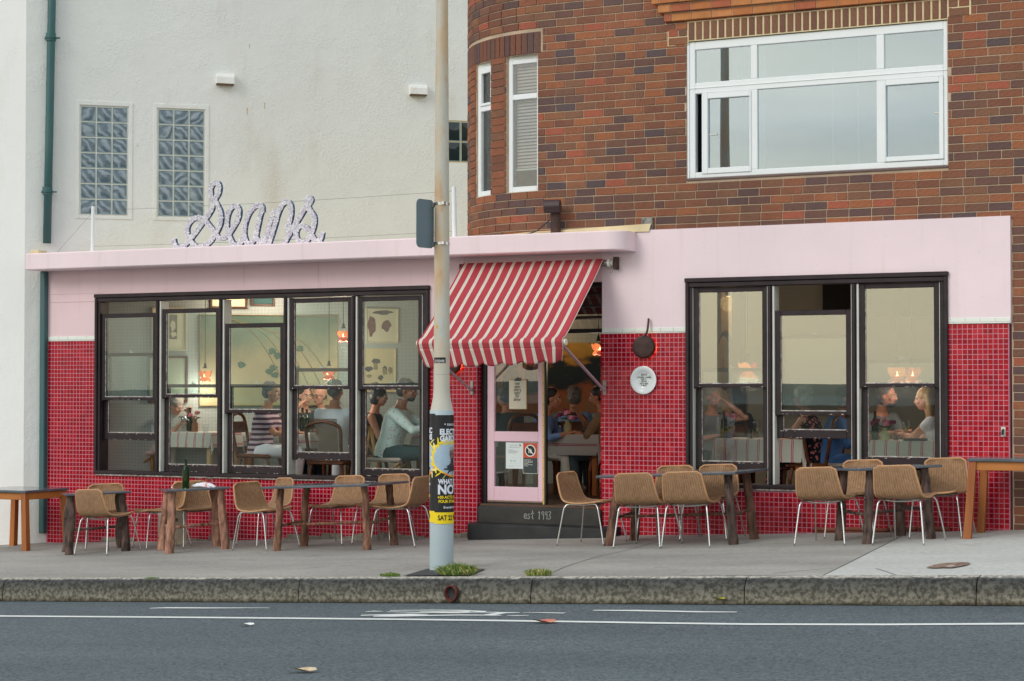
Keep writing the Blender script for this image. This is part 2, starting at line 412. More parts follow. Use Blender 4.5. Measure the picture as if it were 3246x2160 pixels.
pave = p.build('pavement', M['pave_old']); tag(pave, kind='structure')
part('pavement_slab', M['pave_new'], pave, lambda m: m.grid(pvp(lambda y: joint(y)+.006, lambda y: 45, .05, -4.17, 120, 20), 120, 20)).data
part('joint_filler', M['black'], pave, lambda m: m.grid(pvp(lambda y: joint(y)-.02, lambda y: joint(y)+.02, .05, -4.17, 2, 20, -.006), 2, 20))
def crack(pts, w=.006, h=.004):
    def f(m):
        q = resample([gnd(*a) for a in pts], .12); n = len(q)
        for i in range(n-1):
            a, b = q[i], q[i+1]; d = (b-a).normalized(); s_ = Vector((-d.y, d.x, 0))*w
            m.add([a-s_*.5+_Z*h, a+s_*.5+_Z*h, b+s_*.5+_Z*h, b-s_*.5+_Z*h], [(0,1,2,3)])
    return f
M['crackm'] = MT('dark_crack', s2l(70, 68, 66), .9, .2)
A2 = cq(1700, 1400, 2.851); A3 = cq(2446, 1400, 2.851); A0 = cq(0, 1450, 2.946)
part('crack', M['crackm'], pave, crack([A2(150,1185), A2(300,1122), A2(560,1042), A2(800,990), A2(1100,905)], .008))
part('crack', M['crackm'], pave, crack([A3(20,1195), A3(180,1180), A3(400,1160), A3(560,1152)], .01))
part('crack', M['crackm'], pave, crack([A3(940,1150), A3(1040,1180), A3(1130,1212)], .008))
# chipped pit in the pale slab
def pit(m):
    q = cq(2900, 1780, 6.812); out = [(240,150),(420,95),(600,60),(800,50),(1000,38),(1150,45),(1205,62),(1120,100),(960,130),(800,160),(600,155),(420,165)]
    P_ = [gnd(*q(*a)) + _Z*.009 for a in out]; c = sum(P_, Vector())/len(P_); n = len(P_)
    m.add(P_ + [c + (p_-c)*.55 - _Z*.004 for p_ in P_] + [c - _Z*.012], [(i, (i+1) % n, n+(i+1) % n, n+i) for i in range(n)] + [(n+i, n+(i+1) % n, 2*n) for i in range(n)])
part('chipped_hole', MT('exposed_aggregate', s2l(150, 128, 112), .9, .4, 20, .6, 60, c2=s2l(92, 64, 56)), pave, pit)
# earth square around the pole
q = cq(1240, 1740, 4.365)
def pitsq(m):
    P_ = [gnd(*q(*a)) + _Z*.009 for a in [(160,388), (500,290), (1310,290), (1090,378)]]; m.add(P_, [(0,1,2,3)])
part('tar_patch', MT('black_tar', s2l(62, 62, 64), .8, .3, 20, .7, 60), pave, pitsq)
# kerb: separate lengths, worn top edge
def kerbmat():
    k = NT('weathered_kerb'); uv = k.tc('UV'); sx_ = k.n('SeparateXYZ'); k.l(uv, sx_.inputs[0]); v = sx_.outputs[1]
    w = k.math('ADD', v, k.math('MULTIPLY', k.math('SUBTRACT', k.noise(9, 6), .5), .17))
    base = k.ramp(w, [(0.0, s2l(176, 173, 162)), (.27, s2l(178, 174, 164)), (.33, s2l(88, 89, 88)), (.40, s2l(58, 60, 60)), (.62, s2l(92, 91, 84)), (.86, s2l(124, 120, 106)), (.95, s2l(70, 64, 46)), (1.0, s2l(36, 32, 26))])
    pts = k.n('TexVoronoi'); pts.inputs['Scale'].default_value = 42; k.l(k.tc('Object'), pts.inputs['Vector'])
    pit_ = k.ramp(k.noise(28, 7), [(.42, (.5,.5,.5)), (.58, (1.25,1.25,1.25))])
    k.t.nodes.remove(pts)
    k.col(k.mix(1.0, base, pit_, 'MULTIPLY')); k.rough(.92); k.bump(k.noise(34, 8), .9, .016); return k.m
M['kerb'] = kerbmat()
KY = -4.37
kj = [-45, -12] + [at(x, KY) for x in (8, 686, 1220, 1710, 2243)] + [11.0, 45]
kerb = empty('kerb', (0, KY, zg(0, -4.2)), kind='structure')
prof = [(-4.168, -.03), (-4.17, .002), (-4.21, .003), (-4.26, .0), (-4.30, -.006), (-4.325, -.017), (-4.342, -.034), (-4.352, -.055), (-4.358, -.08), (-4.362, -.11), (-4.366, -.14), (-4.37, -.17), (-4.374, -.20), (-4.378, -.235)]
for a_, b_ in zip(kj[:-1], kj[1:]):
    n = max(4, int((b_-a_)/.05)) if b_-a_ < 14 else 40
    m = MB()
    def kp(u, v):
        i = v*(len(prof)-1); j = min(int(i), len(prof)-2); t = i-j
        y = prof[j][0]*(1-t)+prof[j+1][0]*t; z = prof[j][1]*(1-t)+prof[j+1][1]*t
        x = a_ + .004 + (b_-a_-.008)*u; e = min(x-a_, b_-x); r_ = max(0, .02-e)*.5
        d = .010*noise.noise((x*3, y*20, z*14)) + .006*noise.noise((x*14, y*40, z*30)) if j > 2 else .002*noise.noise((x*9, y*9, 0))
        return Vector((x, y + d + r_, GS*x + GA*-4.2 + G0 + z - d*.4))
    m.grid(kp, n, 26, 0, lambda u, v: (u*(b_-a_), v))
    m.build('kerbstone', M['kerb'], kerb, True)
part('drain_mouth', MT('rusty_drain', s2l(96, 44, 36), .8, .3, 12), kerb, lambda m: m.lathe([(.062, 0), (.062, .05), (.052, .05), (.05, 0)], n=24, M=Matrix.Translation(fy(1042, 1365, -4.372)) @ Matrix.Rotation(rad(90), 4, 'X') @ Matrix.Scale(1.15, 4, (0, 1, 0))), True)
part('drain_dark', M['black'], kerb, lambda m: m.lathe([(.0, .0), (.052, .004), (.052, .001)], n=20, M=Matrix.Translation(fy(1042, 1365, -4.386)) @ Matrix.Rotation(rad(90), 4, 'X')))
def kcrack(pts):
    def f(m):
        P_ = resample([fy(*a, -4.398) for a in pts], .02); m.tube(P_, .004, 4)
    return f
kq = cq(2446, 1400, 2.851)
for ps in ([kq(1265,1260), kq(1262,1330), kq(1300,1360), kq(1330,1420)], [kq(1820,1250), kq(1815,1300), kq(1850,1380), kq(1835,1470)]):
    part('crack', M['crackm'], kerb, kcrack(ps))
# gutter line of damp dirt
def gut(m):
    m.grid(lambda u, v: (lambda x, y: Vector((x, y, zg(x, -4.38) + .004)))(-14 + 28*u, -4.36 - v*(.035 + .02*noise.noise((u*60, 0, 0)))), 400, 1)
tag(part('gutter', MT('gutter_dirt', s2l(48, 42, 34), .8, .5, 12, .4, 40, c2=s2l(30, 26, 20)), None, gut), kind='structure')
# painted lines
M['line'] = MT('white_road_paint', s2l(226, 230, 228), .7, .1, 14, .2, 60)
def stripe(m, pts, w):
    if not hasattr(w, '__len__'): w = [w]*len(pts)
    P_ = [road(*a) for a in pts]
    n = len(P_); Q = []
    for i in range(n):
        d = (P_[min(i+1, n-1)] - P_[max(i-1, 0)]); d.z = 0; d.normalize(); s_ = Vector((-d.y, d.x, 0))*w[i]/2
        Q += [P_[i]-s_+_Z*.005, P_[i]+s_+_Z*.005]
    m.add(Q, [(2*i, 2*i+1, 2*i+3, 2*i+2) for i in range(n-1)])
r6 = cq(0, 1800, 1.4522); r7 = cq(1623, 1800, 1.4522); r8 = cq(1080, 1880, 3.185)
mk = empty('road_markings', road(1178, 1430), kind='structure')
w0 = [(-700, 1412)] + [r6(x, y) for x, y in [(0,225),(700,230),(1300,235),(1900,241),(2357,247)]] + [r7(x, y) for x, y in [(400,253),(700,258),(1100,263),(1700,264.5),(2357,261)]] + [(3300, 1424)]
part('edge_line', M['line'], mk, lambda m: stripe(m, w0, .105))
part('lane_dash', M['line'], mk, lambda m: stripe(m, [r6(690,189), r6(760,187), r6(960,188), r6(1240,187.5)], [.04, .09, .08, .03]))
part('lane_dash', M['line'], mk, lambda m: stripe(m, [r7(375,199), r7(560,200), r7(860,206), r7(1035,207)], [.05, .1, .09, .05]))
def bike(m):
    stripe(m, [r8(500,183), r8(900,179), r8(1200,182), r8(1465,192)], [.04, .05, .07, .05])
    stripe(m, [r8(470,196), r8(800,203), r8(1200,206), r8(1465,193)], [.04, .06, .08, .05])
    stripe(m, [r8(800,191), r8(1050,196), r8(1300,194)], [.04, .06, .06])
    stripe(m, [r8(205,232), r8(450,226), r8(700,219), r8(880,222)], [.06, .06, .05, .04])
    stripe(m, [r8(330,241), r8(560,232), r8(870,234), r8(1200,229), r8(1620,232)], [.05, .2, .08, .07, .05])
    stripe(m, [r8(1480,230), r8(1640,206), r8(1810,205)], [.09, .09, .03])
    stripe(m, [r8(1300,200), r8(1560,202), r8(1740,205)], [.05, .05, .05])
    stripe(m, [r8(1840,204), r8(2060,206), r8(2262,210)], [.015, .05, .06]); stripe(m, [r8(1680,234), r8(1790,236), r8(1900,233)], [.02, .05, .02])
    stripe(m, [r8(250,196), r8(330,190), r8(430,192)], [.02, .06, .02])
part('bicycle_symbol', M['line'], mk, bike)
# fallen leaves / scraps
def leaf(name, label, px, mat, s=.05, cat='leaf', on='road', h=.012):
    c = road(*px) if on == 'road' else fy(*px, -4.40)
    m = MB(); n = 8
    P_ = [c + Vector((s*math.cos(6.283*i/n)*(1.5), s*math.sin(6.283*i/n)*.7, h + .3*s*abs(math.sin(6.283*i/n + .6)))) for i in range(n)]
    m.add(P_ + [c + _Z*h*.6], [(i, (i+1) % n, n) for i in range(n)])
    o = m.build(name, mat, empty_parent := None); return tag(o, label, cat)
leaf('leaf', 'dried white and brown curled leaf on the asphalt at the bottom', r6(1398, 482), MT('pale_leaf', s2l(214, 206, 184), .7, .3, 20, c2=s2l(170, 130, 84)), .066)
leaf('leaf', 'reddish brown leaf lying against the long white edge line', r7(148, 257), MT('red_leaf', s2l(196, 140, 110), .7, .3, 20, c2=s2l(190, 90, 86)), .07)
leaf('leaf', 'small white torn scrap on the asphalt left of the centre', r6(1135, 269), M['line'], .05, 'scrap')
leaf('leaf', 'yellow green leaf caught at the foot of the kerb', r7(955, 150), MT('yellow_leaf', s2l(170, 160, 40), .7, .3, 20), .035, on='k')
M['grass'] = MT('grass_blade', s2l(112, 146, 62), .7, .35, 30, c2=s2l(54, 88, 28)); M['grass_dry'] = MT('dry_grass_blade', s2l(190, 176, 110), .7, .3, 30)
def tuft(label, px, rx, ry, n, hgt, seed, dry=.3):
    rr = random.Random(seed); c = gnd(*px); c.z += .003; m = MB()
    for i in range(n):
        a = rr.uniform(0, 6.283); d = math.sqrt(rr.random()); x = rx*d*math.cos(a); y = ry*d*math.sin(a); b = c + Vector((x, y, GS*x))
        h_ = hgt*rr.uniform(.45, 1)*(1-.45*d); ln = Vector((x/rx + rr.uniform(-.6, .6), y/max(ry, .01)*.5 + rr.uniform(-.7, .4), 0))*h_*rr.uniform(.3, 1.2)
        w = Vector((rr.uniform(-1, 1), rr.uniform(-.3, .3), 0)).normalized()*rr.uniform(.0022, .004)
        p1 = b + ln*.4 + _Z*h_*.7; p2 = b + ln + _Z*h_*(.9 if rr.random() < .6 else .3)
        m.add([b-w, b+w, p1+w*.8, p1-w*.8, p2], [(0,1,2,3), (3,2,4)], 1 if rr.random() < dry else 0)
    o = m.build('grass_tuft', [M['grass'], M['grass_dry']]); tag(o, label, 'grass', 'grass tufts growing along the kerb')
tuft('big clump of green and straw grass at the foot of the pole', (1052, 1324), .17, .07, 1300, .165, 1, .28)
tuft('small low grass tuft on the kerb left of the pole', (898, 1327), .10, .035, 380, .055, 2, .1)
tuft('small grass tuft with pale blades on the kerb right of the pole', (1239, 1325), .12, .04, 460, .10, 3, .4)
tuft('flat bright green patch of weed on the kerb below the pale bottle table', (349, 1332), .085, .03, 260, .018, 4, .02)

# ================================================================== far side of the street (seen only mirrored in the panes)
h = MB()
def hill(u, v):
    a = rad(180 + 10 + 140*u); R_ = 420 + 160*v
    hh = (3.6 + 3*noise.noise((u*5, 1.3, 0)) + 3*math.exp(-((u-.38)/.12)**2))*math.sin(math.pi*min(1, v*1.0))**.7
    return Vector((R_*math.cos(a), R_*math.sin(a), -3 + max(0, hh)))
h.grid(hill, 90, 10); tag(h.build('hills', MT('headland_scrub', s2l(66, 84, 76), .95, .3, .05), None, True), kind='structure')

part('sea', MT('grey_green_sea', s2l(80, 104, 108), .95, .1, .02, spec=.1), None, lambda m: m.add([(-1300, -170, -.45), (1300, -170, .3), (1300, -1300, .3), (-1300, -1300, -.45)], [(0,1,2,3)]))['kind'] = 'structure'
# ================================================================== cafe building
cafe = empty('cafe_building', (-.5, 0, zg(-.5, 0)), 'pink painted corner cafe with red mosaic tiles, dark sash windows and an open door', 'cafe')
def plate(m, x0, x1, z0, z1, y0, y1, holes=(), mi=0):
    holes = [(max(h_[0], x0), min(h_[1], x1), max(h_[2], z0), min(h_[3], z1)) for h_ in holes]; holes = [h_ for h_ in holes if h_[1] > h_[0] and h_[3] > h_[2]]
    xs = sorted(set([x0, x1] + [h_[0] for h_ in holes] + [h_[1] for h_ in holes])); zs = sorted(set([z0, z1] + [h_[2] for h_ in holes] + [h_[3] for h_ in holes]))
    def solid(i, j):
        if i < 0 or j < 0 or i >= len(xs)-1 or j >= len(zs)-1: return False
        cx, cz = (xs[i]+xs[i+1])/2, (zs[j]+zs[j+1])/2
        return not any(h_[0] < cx < h_[1] and h_[2] < cz < h_[3] for h_ in holes)
    for i in range(len(xs)-1):
        for j in range(len(zs)-1):
            if not solid(i, j): continue
            a, b, c, d = xs[i], xs[i+1], zs[j], zs[j+1]
            m.add([(a,y0,c),(b,y0,c),(b,y0,d),(a,y0,d)], [(0,1,2,3)], mi); m.add([(a,y1,c),(b,y1,c),(b,y1,d),(a,y1,d)], [(3,2,1,0)], mi)
            if not solid(i-1, j): m.add([(a,y0,c),(a,y0,d),(a,y1,d),(a,y1,c)], [(0,1,2,3)], mi)
            if not solid(i+1, j): m.add([(b,y0,c),(b,y1,c),(b,y1,d),(b,y0,d)], [(0,1,2,3)], mi)
            if not solid(i, j-1): m.add([(a,y0,c),(a,y1,c),(b,y1,c),(b,y0,c)], [(0,1,2,3)], mi)
            if not solid(i, j+1): m.add([(a,y0,d),(b,y0,d),(b,y1,d),(a,y1,d)], [(0,1,2,3)], mi)
H1 = (-5.815, -1.05, .612, 2.822); HD = (-.444, 1.10, .36, 2.825); H2 = (2.085, 4.890, .63, 2.822)
CB = -.36                                             # cornice front
part('wall', M['pink_dark'], cafe, lambda m: plate(m, -6.60, 1.10, 2.31, 3.38, 0, .2, [H1, HD]))
part('wall', M['pink'], cafe, lambda m: plate(m, 1.10, 5.512, 2.31, 3.368, -.004, .2, [H2]))
part('tile_backing', M['grout'], cafe, lambda m: plate(m, -6.60, 5.492, -.7, 2.30, -0.0014, .2, [H1, (-.444, 1.10, -.7, 2.4), H2]))
PT = .0507; X0 = -6.578
def red(x, z):   # is there red tile at this cell centre?
    if z < zg(x, 0) - .02 or x < -6.56 or x > 5.50: return False
    if H1[0]-.01 < x < H1[1]+.01 and z > .585: return False
    if HD[0] < x < HD[1]: return False
    if H2[0]-.012 < x < H2[1]+.012 and z > .60: return False
    if 1.10 < x < 2.085 and z > 2.25: return False
    if x < 1 and z > 2.25: return False
    return z < 2.30
cells = []
for i in range(0, 245):
    for j in range(-1, 56):
        x = X0 + (i+.5)*PT; z = 2.255 - (j+.5)*PT
        if red(x, z): cells.append((x, z))
rt = random.Random(3)
def tilegeo(m, x, z, mi, y=0.0, tilt=.005):
    a = PT/2 - .0020; b = a - .0018; t1 = rt.uniform(-tilt, tilt)*a; t2 = rt.uniform(-tilt, tilt)*a; f = y - .003
    m.add([(x-a, y+.002, z-a), (x+a, y+.002, z-a), (x+a, y+.002, z+a), (x-a, y+.002, z+a),
           (x-b, f+t1+t2, z-b), (x+b, f-t1+t2, z-b), (x+b, f-t1-t2, z+b), (x-b, f+t1-t2, z+b)],
          [(4,5,6,7), (0,1,5,4), (1,2,6,5), (2,3,7,6), (3,0,4,7)], mi)
def tmi(x, z):
    r_ = rt.random(); refl_side = (x > 1.1)
    if refl_side and r_ < .16: return 5  # paler tiles on the right: reflection put into the tile colour
    return rt.choice([0, 0, 1, 1, 2, 3, 4])
cells.sort(key=lambda c: -c[0]); near = cells[:300]; rest = cells[300:]
tmesh = []
for mi in range(6):
    for v in range(3):
        mb = MB(); tilegeo(mb, 0, 0, 0, 0, .008); tmesh.append(mb.mesh('tile', M['tile%d' % mi], fix=False))
cw = wloc(cafe)
for x, z in near:
    obj('tile', tmesh[tmi(x, z)*3 + rt.randrange(3)], cafe, Vector((x, 0, z)) - cw)
mb = MB()
for x, z in rest: tilegeo(mb, x, z, tmi(x, z), 0, .008)
# the tiled return beside the door
for j in range(-1, 46):
    for i in range(3):
        z = 2.255 - (j+.5)*PT; y = .004 + (i+.5)*PT
        if z < .02 or j < 0: continue
        a = PT/2 - .0026; mb.add([(-.4395, y-a, z-a), (-.4395, y+a, z-a), (-.4395, y+a, z+a), (-.4395, y-a, z+a)], [(0,1,2,3)], rt.randrange(5))
tag(mb.build('tile_field', [M['tile%d' % i] for i in range(6)], cafe, fix=False), kind='stuff')
part('tile_backing', M['grout'], cafe, lambda m: m.box((-.444, .003, -.3), (-.4405, .2, 2.3)))
# white cap tiles
def caps(x0, x1, z0, y=0.0):
    x = x1
    part('trim_strip', M['captile'], cafe, lambda m: m.box((x0, -.009, z0), (x1, .004, z0+.012), 0, .003))
    while x > x0 + .01:
        a = max(x0, x-.1485)
        part('cap_tile', M['captile'], cafe, lambda m: m.box((a+.0012, -.010, z0+.0145), (x-.0012, .004, z0+.058), 0, .003)); x = a
caps(-6.575, -5.818, 2.256); caps(1.10, 2.085, 2.256); caps(4.892, 5.51, 2.307); caps(-1.047, -.444, 2.256)
# cornice
def cornice(m):
    z0, z1 = 3.140, 3.348; x0 = at(57, CB); x1 = 1.30; n = 12
    pl = [(x0, .0), (x0, CB)] + [(x1 + .20*math.sin(i/n*math.pi/2), CB + .20 - .20*math.cos(i/n*math.pi/2)) for i in range(n+1)] + [(x1+.20, -.004)]
    c = .012
    def off(d): return [(x, min(y + d, 0) if y < -.01 else y) for x, y in pl]
    L1 = [(x, y, z0) for x, y in off(c)]; L2 = [(x, y, z0+c) for x, y in pl]; L3 = [(x, y, z1-c) for x, y in pl]; L4 = [(x, y, z1) for x, y in off(c)]
    k_ = len(pl); m.add(L1+L2+L3+L4, [list(range(k_)), [3*k_+i for i in range(k_)][::-1]] + [(r_*k_+i, r_*k_+(i+1) % k_, (r_+1)*k_+(i+1) % k_, (r_+1)*k_+i) for r_ in range(3) for i in range(k_)])
part('cornice', M['pink'], cafe, cornice)
part('roof', M['cream'], cafe, lambda m: m.add([(-6.9, 0.01, 3.33), (1.5, .01, 3.33), (1.5, 7.5, 3.33), (-.2, 7.4, 3.33)], [(0,1,2,3)]))
# joints/cracks in the pink paint
part('paint_joint', MT('paint_joint_line', s2l(190, 160, 168), .8, 0), cafe, lambda m: (m.box((-6.56, -.0015, 2.742), (-5.83, .001, 2.748)), m.box((-6.56, -.0012, 2.845), (-5.70, .001, 2.849)), m.box((-.602, -.0015, 2.83), (-.598, .001, 3.14)), m.box((-2.55, -.0012, 2.9), (-2.546, .001, 3.14)), m.box((-3.6, -.0012, 2.88), (-3.597, .001, 3.14))))

def sash_window(bays, x0, x1, z0, z1, panes):
    """bays: (xa, xb, up_top, up_bot, lo_top, lo_bot); panes: materials (upper, lower) per bay"""
    w = empty('window', (x0, 0, z0)); w.parent = cafe; w.location = Vector((x0, 0, z0)) - cw
    F = MB(); fw = .055
    # outer architrave in two steps, sill
    F.box((x0-.01, -.045, z1-.035), (x1+.01, .06, z1+.012), 0, .006); F.box((x0+.0, -.028, z1-.085), (x1, .12, z1-.037), 0, .005)
    for (a, s_) in ((x0, 1), (x1, -1)):
        F.box((a-.002*s_, -.04, z0+.0), (a+.036*s_, .06, z1-.037), 0, .006); F.box((a+.038*s_, -.018, z0+.03), (a+.070*s_, .16, z1-.087), 0, .004)
    F.box((x0, -.05, z0-.01), (x1, .18, z0+.03), 0, .006)
    for (b0, b1) in zip(bays[:-1], bays[1:]):
        a, b = b0[1], b1[0]; mid = (a+b)/2
        F.box((a+.012, -.018, z0+.032), (b-.028, .17, z1-.089), 0, .004); F.box((mid-.024, -.034, z0+.032), (mid+.008, .0, z1-.088), 0, .005)
    F.build('frame', M['winframe'], w)
    LN = MB()
    for b in bays:
        LN.box((b[0]-.026, -.006, z0+.033), (b[0]-.004, .15, z1-.09), 0, .002); LN.box((b[1]+.002, -.004, z0+.033), (b[1]+.009, .12, z1-.09), 0, .002)
    LN.build('sash_liner', M['liner'], w)
    part('under_sill', M['putty'], w, lambda m: m.box((x0+.01, -.03, z0-.03), (x1, .05, z0-.011), 0, .003))
    for i, b in enumerate(bays):
        for (k_, zt, zb, yf, st) in ((0, b[2], b[3], .012, .058), (1, b[4], b[5], .060, .064)):
            tr, br = (.052, .040) if k_ == 0 else (.040, .088)
            S_ = MB(); xa, xb = b[0] + .004*k_, b[1] - .004*k_
            S_.box((xa, yf, zb), (xa+st, yf+.042, zt), 0, .004); S_.box((xb-st, yf, zb), (xb, yf+.042, zt), 0, .004)
            S_.box((xa+st, yf+.001, zt-tr), (xb-st, yf+.041, zt), 0, .004); S_.box((xa+st, yf+.001, zb), (xb-st, yf+.041, zb+br), 0, .004)
            if k_ == 0:   # horns under the upper sash
                S_.box((xa, yf, zb-.012), (xa+.03, yf+.042, zb), 0, .003); S_.box((xb-.03, yf, zb-.012), (xb, yf+.042, zb), 0, .003)
            S_.build('sash', M['winframe'], w)
            Q = MB()
            Q.box((xa+st-.002, yf+.004, zb+br-.002), (xb-st+.002, yf+.012, zb+br+.009)); Q.box((xa+st-.001, yf+.006, zb+br), (xa+st+.005, yf+.012, zt-tr)); Q.build('putty_line', M['putty'], w)
            P_ = MB(); P_.box((xa+st-.004, yf+.016, zb+br-.004), (xb-st+.004, yf+.0205, zt-tr+.004)); P_.build('pane', panes[i][k_], w)
        part('sash_lock', M['liner'], w, lambda m: (m.box(((b[0]+b[1])/2-.025, .06, b[4]), ((b[0]+b[1])/2+.022, .085, b[4]+.014), 0, .003), m.box(((b[0]+b[1])/2-.02, .065, b[4]+.014), ((b[0]+b[1])/2-.006, .08, b[4]+.034), 0, .003)))
        rr = random.Random(i*7 + int(x0*10) + 50)
        C_ = MB()
        for t in range(26):     # chips of bare primer along the bottom rails
            zb = rr.choice([b[5]+.0, b[3]+.002, b[5]+.07]); yf = .0105 if abs(zb-(b[3]+.002)) < 1e-6 else .0585
            x = rr.uniform(b[0]+.03, b[1]-.05); l_ = rr.uniform(.004, .03)
            C_.add([(x, yf, zb+.004), (x+l_, yf, zb+.003), (x+l_*.9, yf, zb+.009+rr.uniform(0, .006)), (x+l_*.1, yf, zb+.008)], [(0,1,2,3)])
        C_.build('paint_chips', M['putty'], w)
    return w
u, g_, fr_, md = M['glass_up'], M['glass'], M['glass_refl'], M['glass_mid']
sash_window([(-5.745,-4.897,2.59,1.515,2.10,1.022), (-4.812,-3.958,2.632,1.549,1.712,.645), (-3.876,-3.030,2.44,1.368,1.712,.645), (-2.949,-2.092,2.722,1.652,1.90,.822), (-2.006,-1.150,2.722,1.648,1.72,.645)],
            H1[0], H1[1], .612, 2.822, [(u, g_)]*5)
sash_window([(2.162,2.985,2.732,1.672,1.88,.802), (3.071,3.888,2.472,1.388,2.22,1.145), (3.975,4.80,2.732,1.674,1.96,.878)], H2[0], H2[1], .63, 2.822, [(fr_, md), (fr_, md), (fr_, md)])

# door, its frame, transom and threshold
dq = cq(1450, 1100, 2.376)
part('door_frame', M['black'], cafe, lambda m: (m.box((-.4385, .10, .36), (-.376, .19, 2.822), 0, .004), m.box((-.376, .10, 2.272), (1.098, .19, 2.318), 0, .004), m.box((1.085, .12, .36), (1.0985, .19, 2.272), 0, .003), m.box((-.376, .10, 2.775), (1.098, .19, 2.822), 0, .004)))
def door(m):
    x0, x1, z0, z1, y = -.370, .325, .405, 2.262, .115
    m.box((x0, y, z0), (-.284, y+.045, z1), 0, .004); m.box((.266, y, z0), (x1, y+.045, z1), 0, .004)
    for a, b in ((z0, .562), (1.068, 1.18), (2.16, z1)): m.box((-.284, y+.001, a), (.266, y+.044, b), 0, .004)
dr = part('door', M['pinkdoor'], cafe, door)
part('pane', M['glass_mid'], dr, lambda m: m.box((-.287, .135, .559), (.269, .14, 1.071)))
part('pane', M['glass_mid'], dr, lambda m: m.box((-.287, .135, 1.177), (.269, .14, 2.163)))
part('edge_strip', M['yellow'], dr, lambda m: m.box((.3265, .11, .375), (.344, .162, 2.262), 0, .002))
part('screw', M['black'], dr, lambda m: [m.box((.3325, .1085, z), (.3385, .111, z+.008)) for z in [.42+.118*i for i in range(16)]])
part('kick_seal', M['black'], dr, lambda m: m.box((-.372, .118, .372), (.3255, .16, .3905)))
part('brush_strip', MT('brass_sill', s2l(134, 112, 84), .5, .1), dr, lambda m: m.box((-.372, .114, .3912), (.3255, .16, .4035)))
part('edge_rubber', M['black'], dr, lambda m: m.box((.3445, .115, .375), (.366, .16, 2.262), 0, .002))
part('fanlight_bar', M['winframe'], cafe, lambda m: [m.box((-.374, .12, z), (1.084, .16, z+.028), 0, .003) for z in (2.43, 2.555, 2.69)])
part('fanlight_pane', M['glass_mid'], cafe, lambda m: m.box((-.374, .172, 2.32), (1.084, .177, 2.773)))
part('threshold', MT('worn_threshold', s2l(92, 66, 48), .6, .3, 6), cafe, lambda m: m.box((-.42, .03, .345), (1.098, .30, .372), 0, .004))
# steps
def step(z1, z0, x0, x1, yf, r_, mat):
    def f(m):
        n = 8; pl = [(x0, .11)] + [(x0 + r_ - r_*math.cos(i/n*math.pi/2), yf + r_ - r_*math.sin(i/n*math.pi/2)) for i in range(n+1)] + [(x1 - r_ + r_*math.sin(i/n*math.pi/2), yf + r_ - r_*math.cos(i/n*math.pi/2)) for i in range(n+1)] + [(x1, .11)]
        c = .018; ctr = ((x0+x1)/2, .3)
        def sh(d): return [(x + d*(1 if x < ctr[0] else -1), y + d if y < .1 else y) for x, y in pl]
        rings = [[(x, y, z0) for x, y in pl]] + [[(x, y, z1 - c*(1-math.sin(a))) for x, y in sh(c*(1-math.cos(a)))] for a in [0, .5, 1.0, math.pi/2]]
        k_ = len(pl); m.add([p_ for rg in rings for p_ in rg], [[4*k_+i for i in range(k_)]] + [(r2*k_+i, r2*k_+(i+1) % k_, (r2+1)*k_+(i+1) % k_, (r2+1)*k_+i) for r2 in range(4) for i in range(k_)])
    return f
part('step', M['step_worn'], cafe, step(.352, .10, -.40, 1.098, -.055, .01, None), 'auto')
lo = part('step', M['black_step'], cafe, step(.172, -.25, at(1071, -.30), at(1401, -.30), -.33, .11, None), 'auto')
# rubble footing under the tiles
def foot(m):
    rr = random.Random(5)
    for (a, b) in ((-5.7, -5.2), (-4.6, -3.75), (-3.2, -2.2), (-2.3, -1.1), (-1.0, -.55)):
        x = a
        while x < b:
            l_ = rr.uniform(.08, .25); z = zg(x, 0); hh = rr.uniform(.02, .075); m.box((x, -.012-rr.uniform(0, .02), z-.02), (min(x+l_, b), .02, z+hh), 0, .006); x += l_
tag(part('footing', MT('old_mortar_footing', s2l(132, 126, 114), .95, .4, 14, .8, 40), cafe, foot), kind='stuff')
def ledge(m):
    rr = random.Random(8); a = A3(378, 800); x = at(a[0], 0); xe = at(A3(1610, 800)[0], 0)
    while x < xe:
        l_ = rr.uniform(.25, .5); z = zg(x, 0); m.box((x, -.055, z+.028), (min(x+l_-.004, xe), -.008, z+.062 - .02*max(0, x-5)), 0, .01); m.box((x+.02, -.03, z-.02), (min(x+l_-.03, xe), -.008, z+.03), 0, .004); x += l_
part('brick_ledge', MT('red_brick_ledge', s2l(138, 78, 62), .85, .3, 8, .6, 50), cafe, ledge)
# tile plinth bump by the first table
# slot vent and tap on the right strip
vq = cq(3000, 1400, 4.48)
p_ = fy(*vq(521, 640)); p2_ = fy(*vq(521, 1240))
part('slot_cover', [M['black'], M['greyplate']], cafe, lambda m: (m.box((p_.x-.022, -.012, p2_.z), (p_.x+.022, .0, p_.z), 1, .01), m.box((p_.x-.012, -.02, p2_.z), (p_.x+.012, -.01, p_.z-.03), 0, .008)))
p_ = fy(*cq(3000, 980, 3.41)(617, 1330))
part('tap_plate', M['liner'], cafe, lambda m: (m.box((p_.x-.022, -.012, p_.z-.045), (p_.x+.022, .0, p_.z+.05), 0, .003)))
part('tap', M['black'], cafe, lambda m: m.tube([(p_.x, -.012, p_.z+.02), (p_.x, -.04, p_.z+.01), (p_.x, -.045, p_.z-.03)], .012, 8))

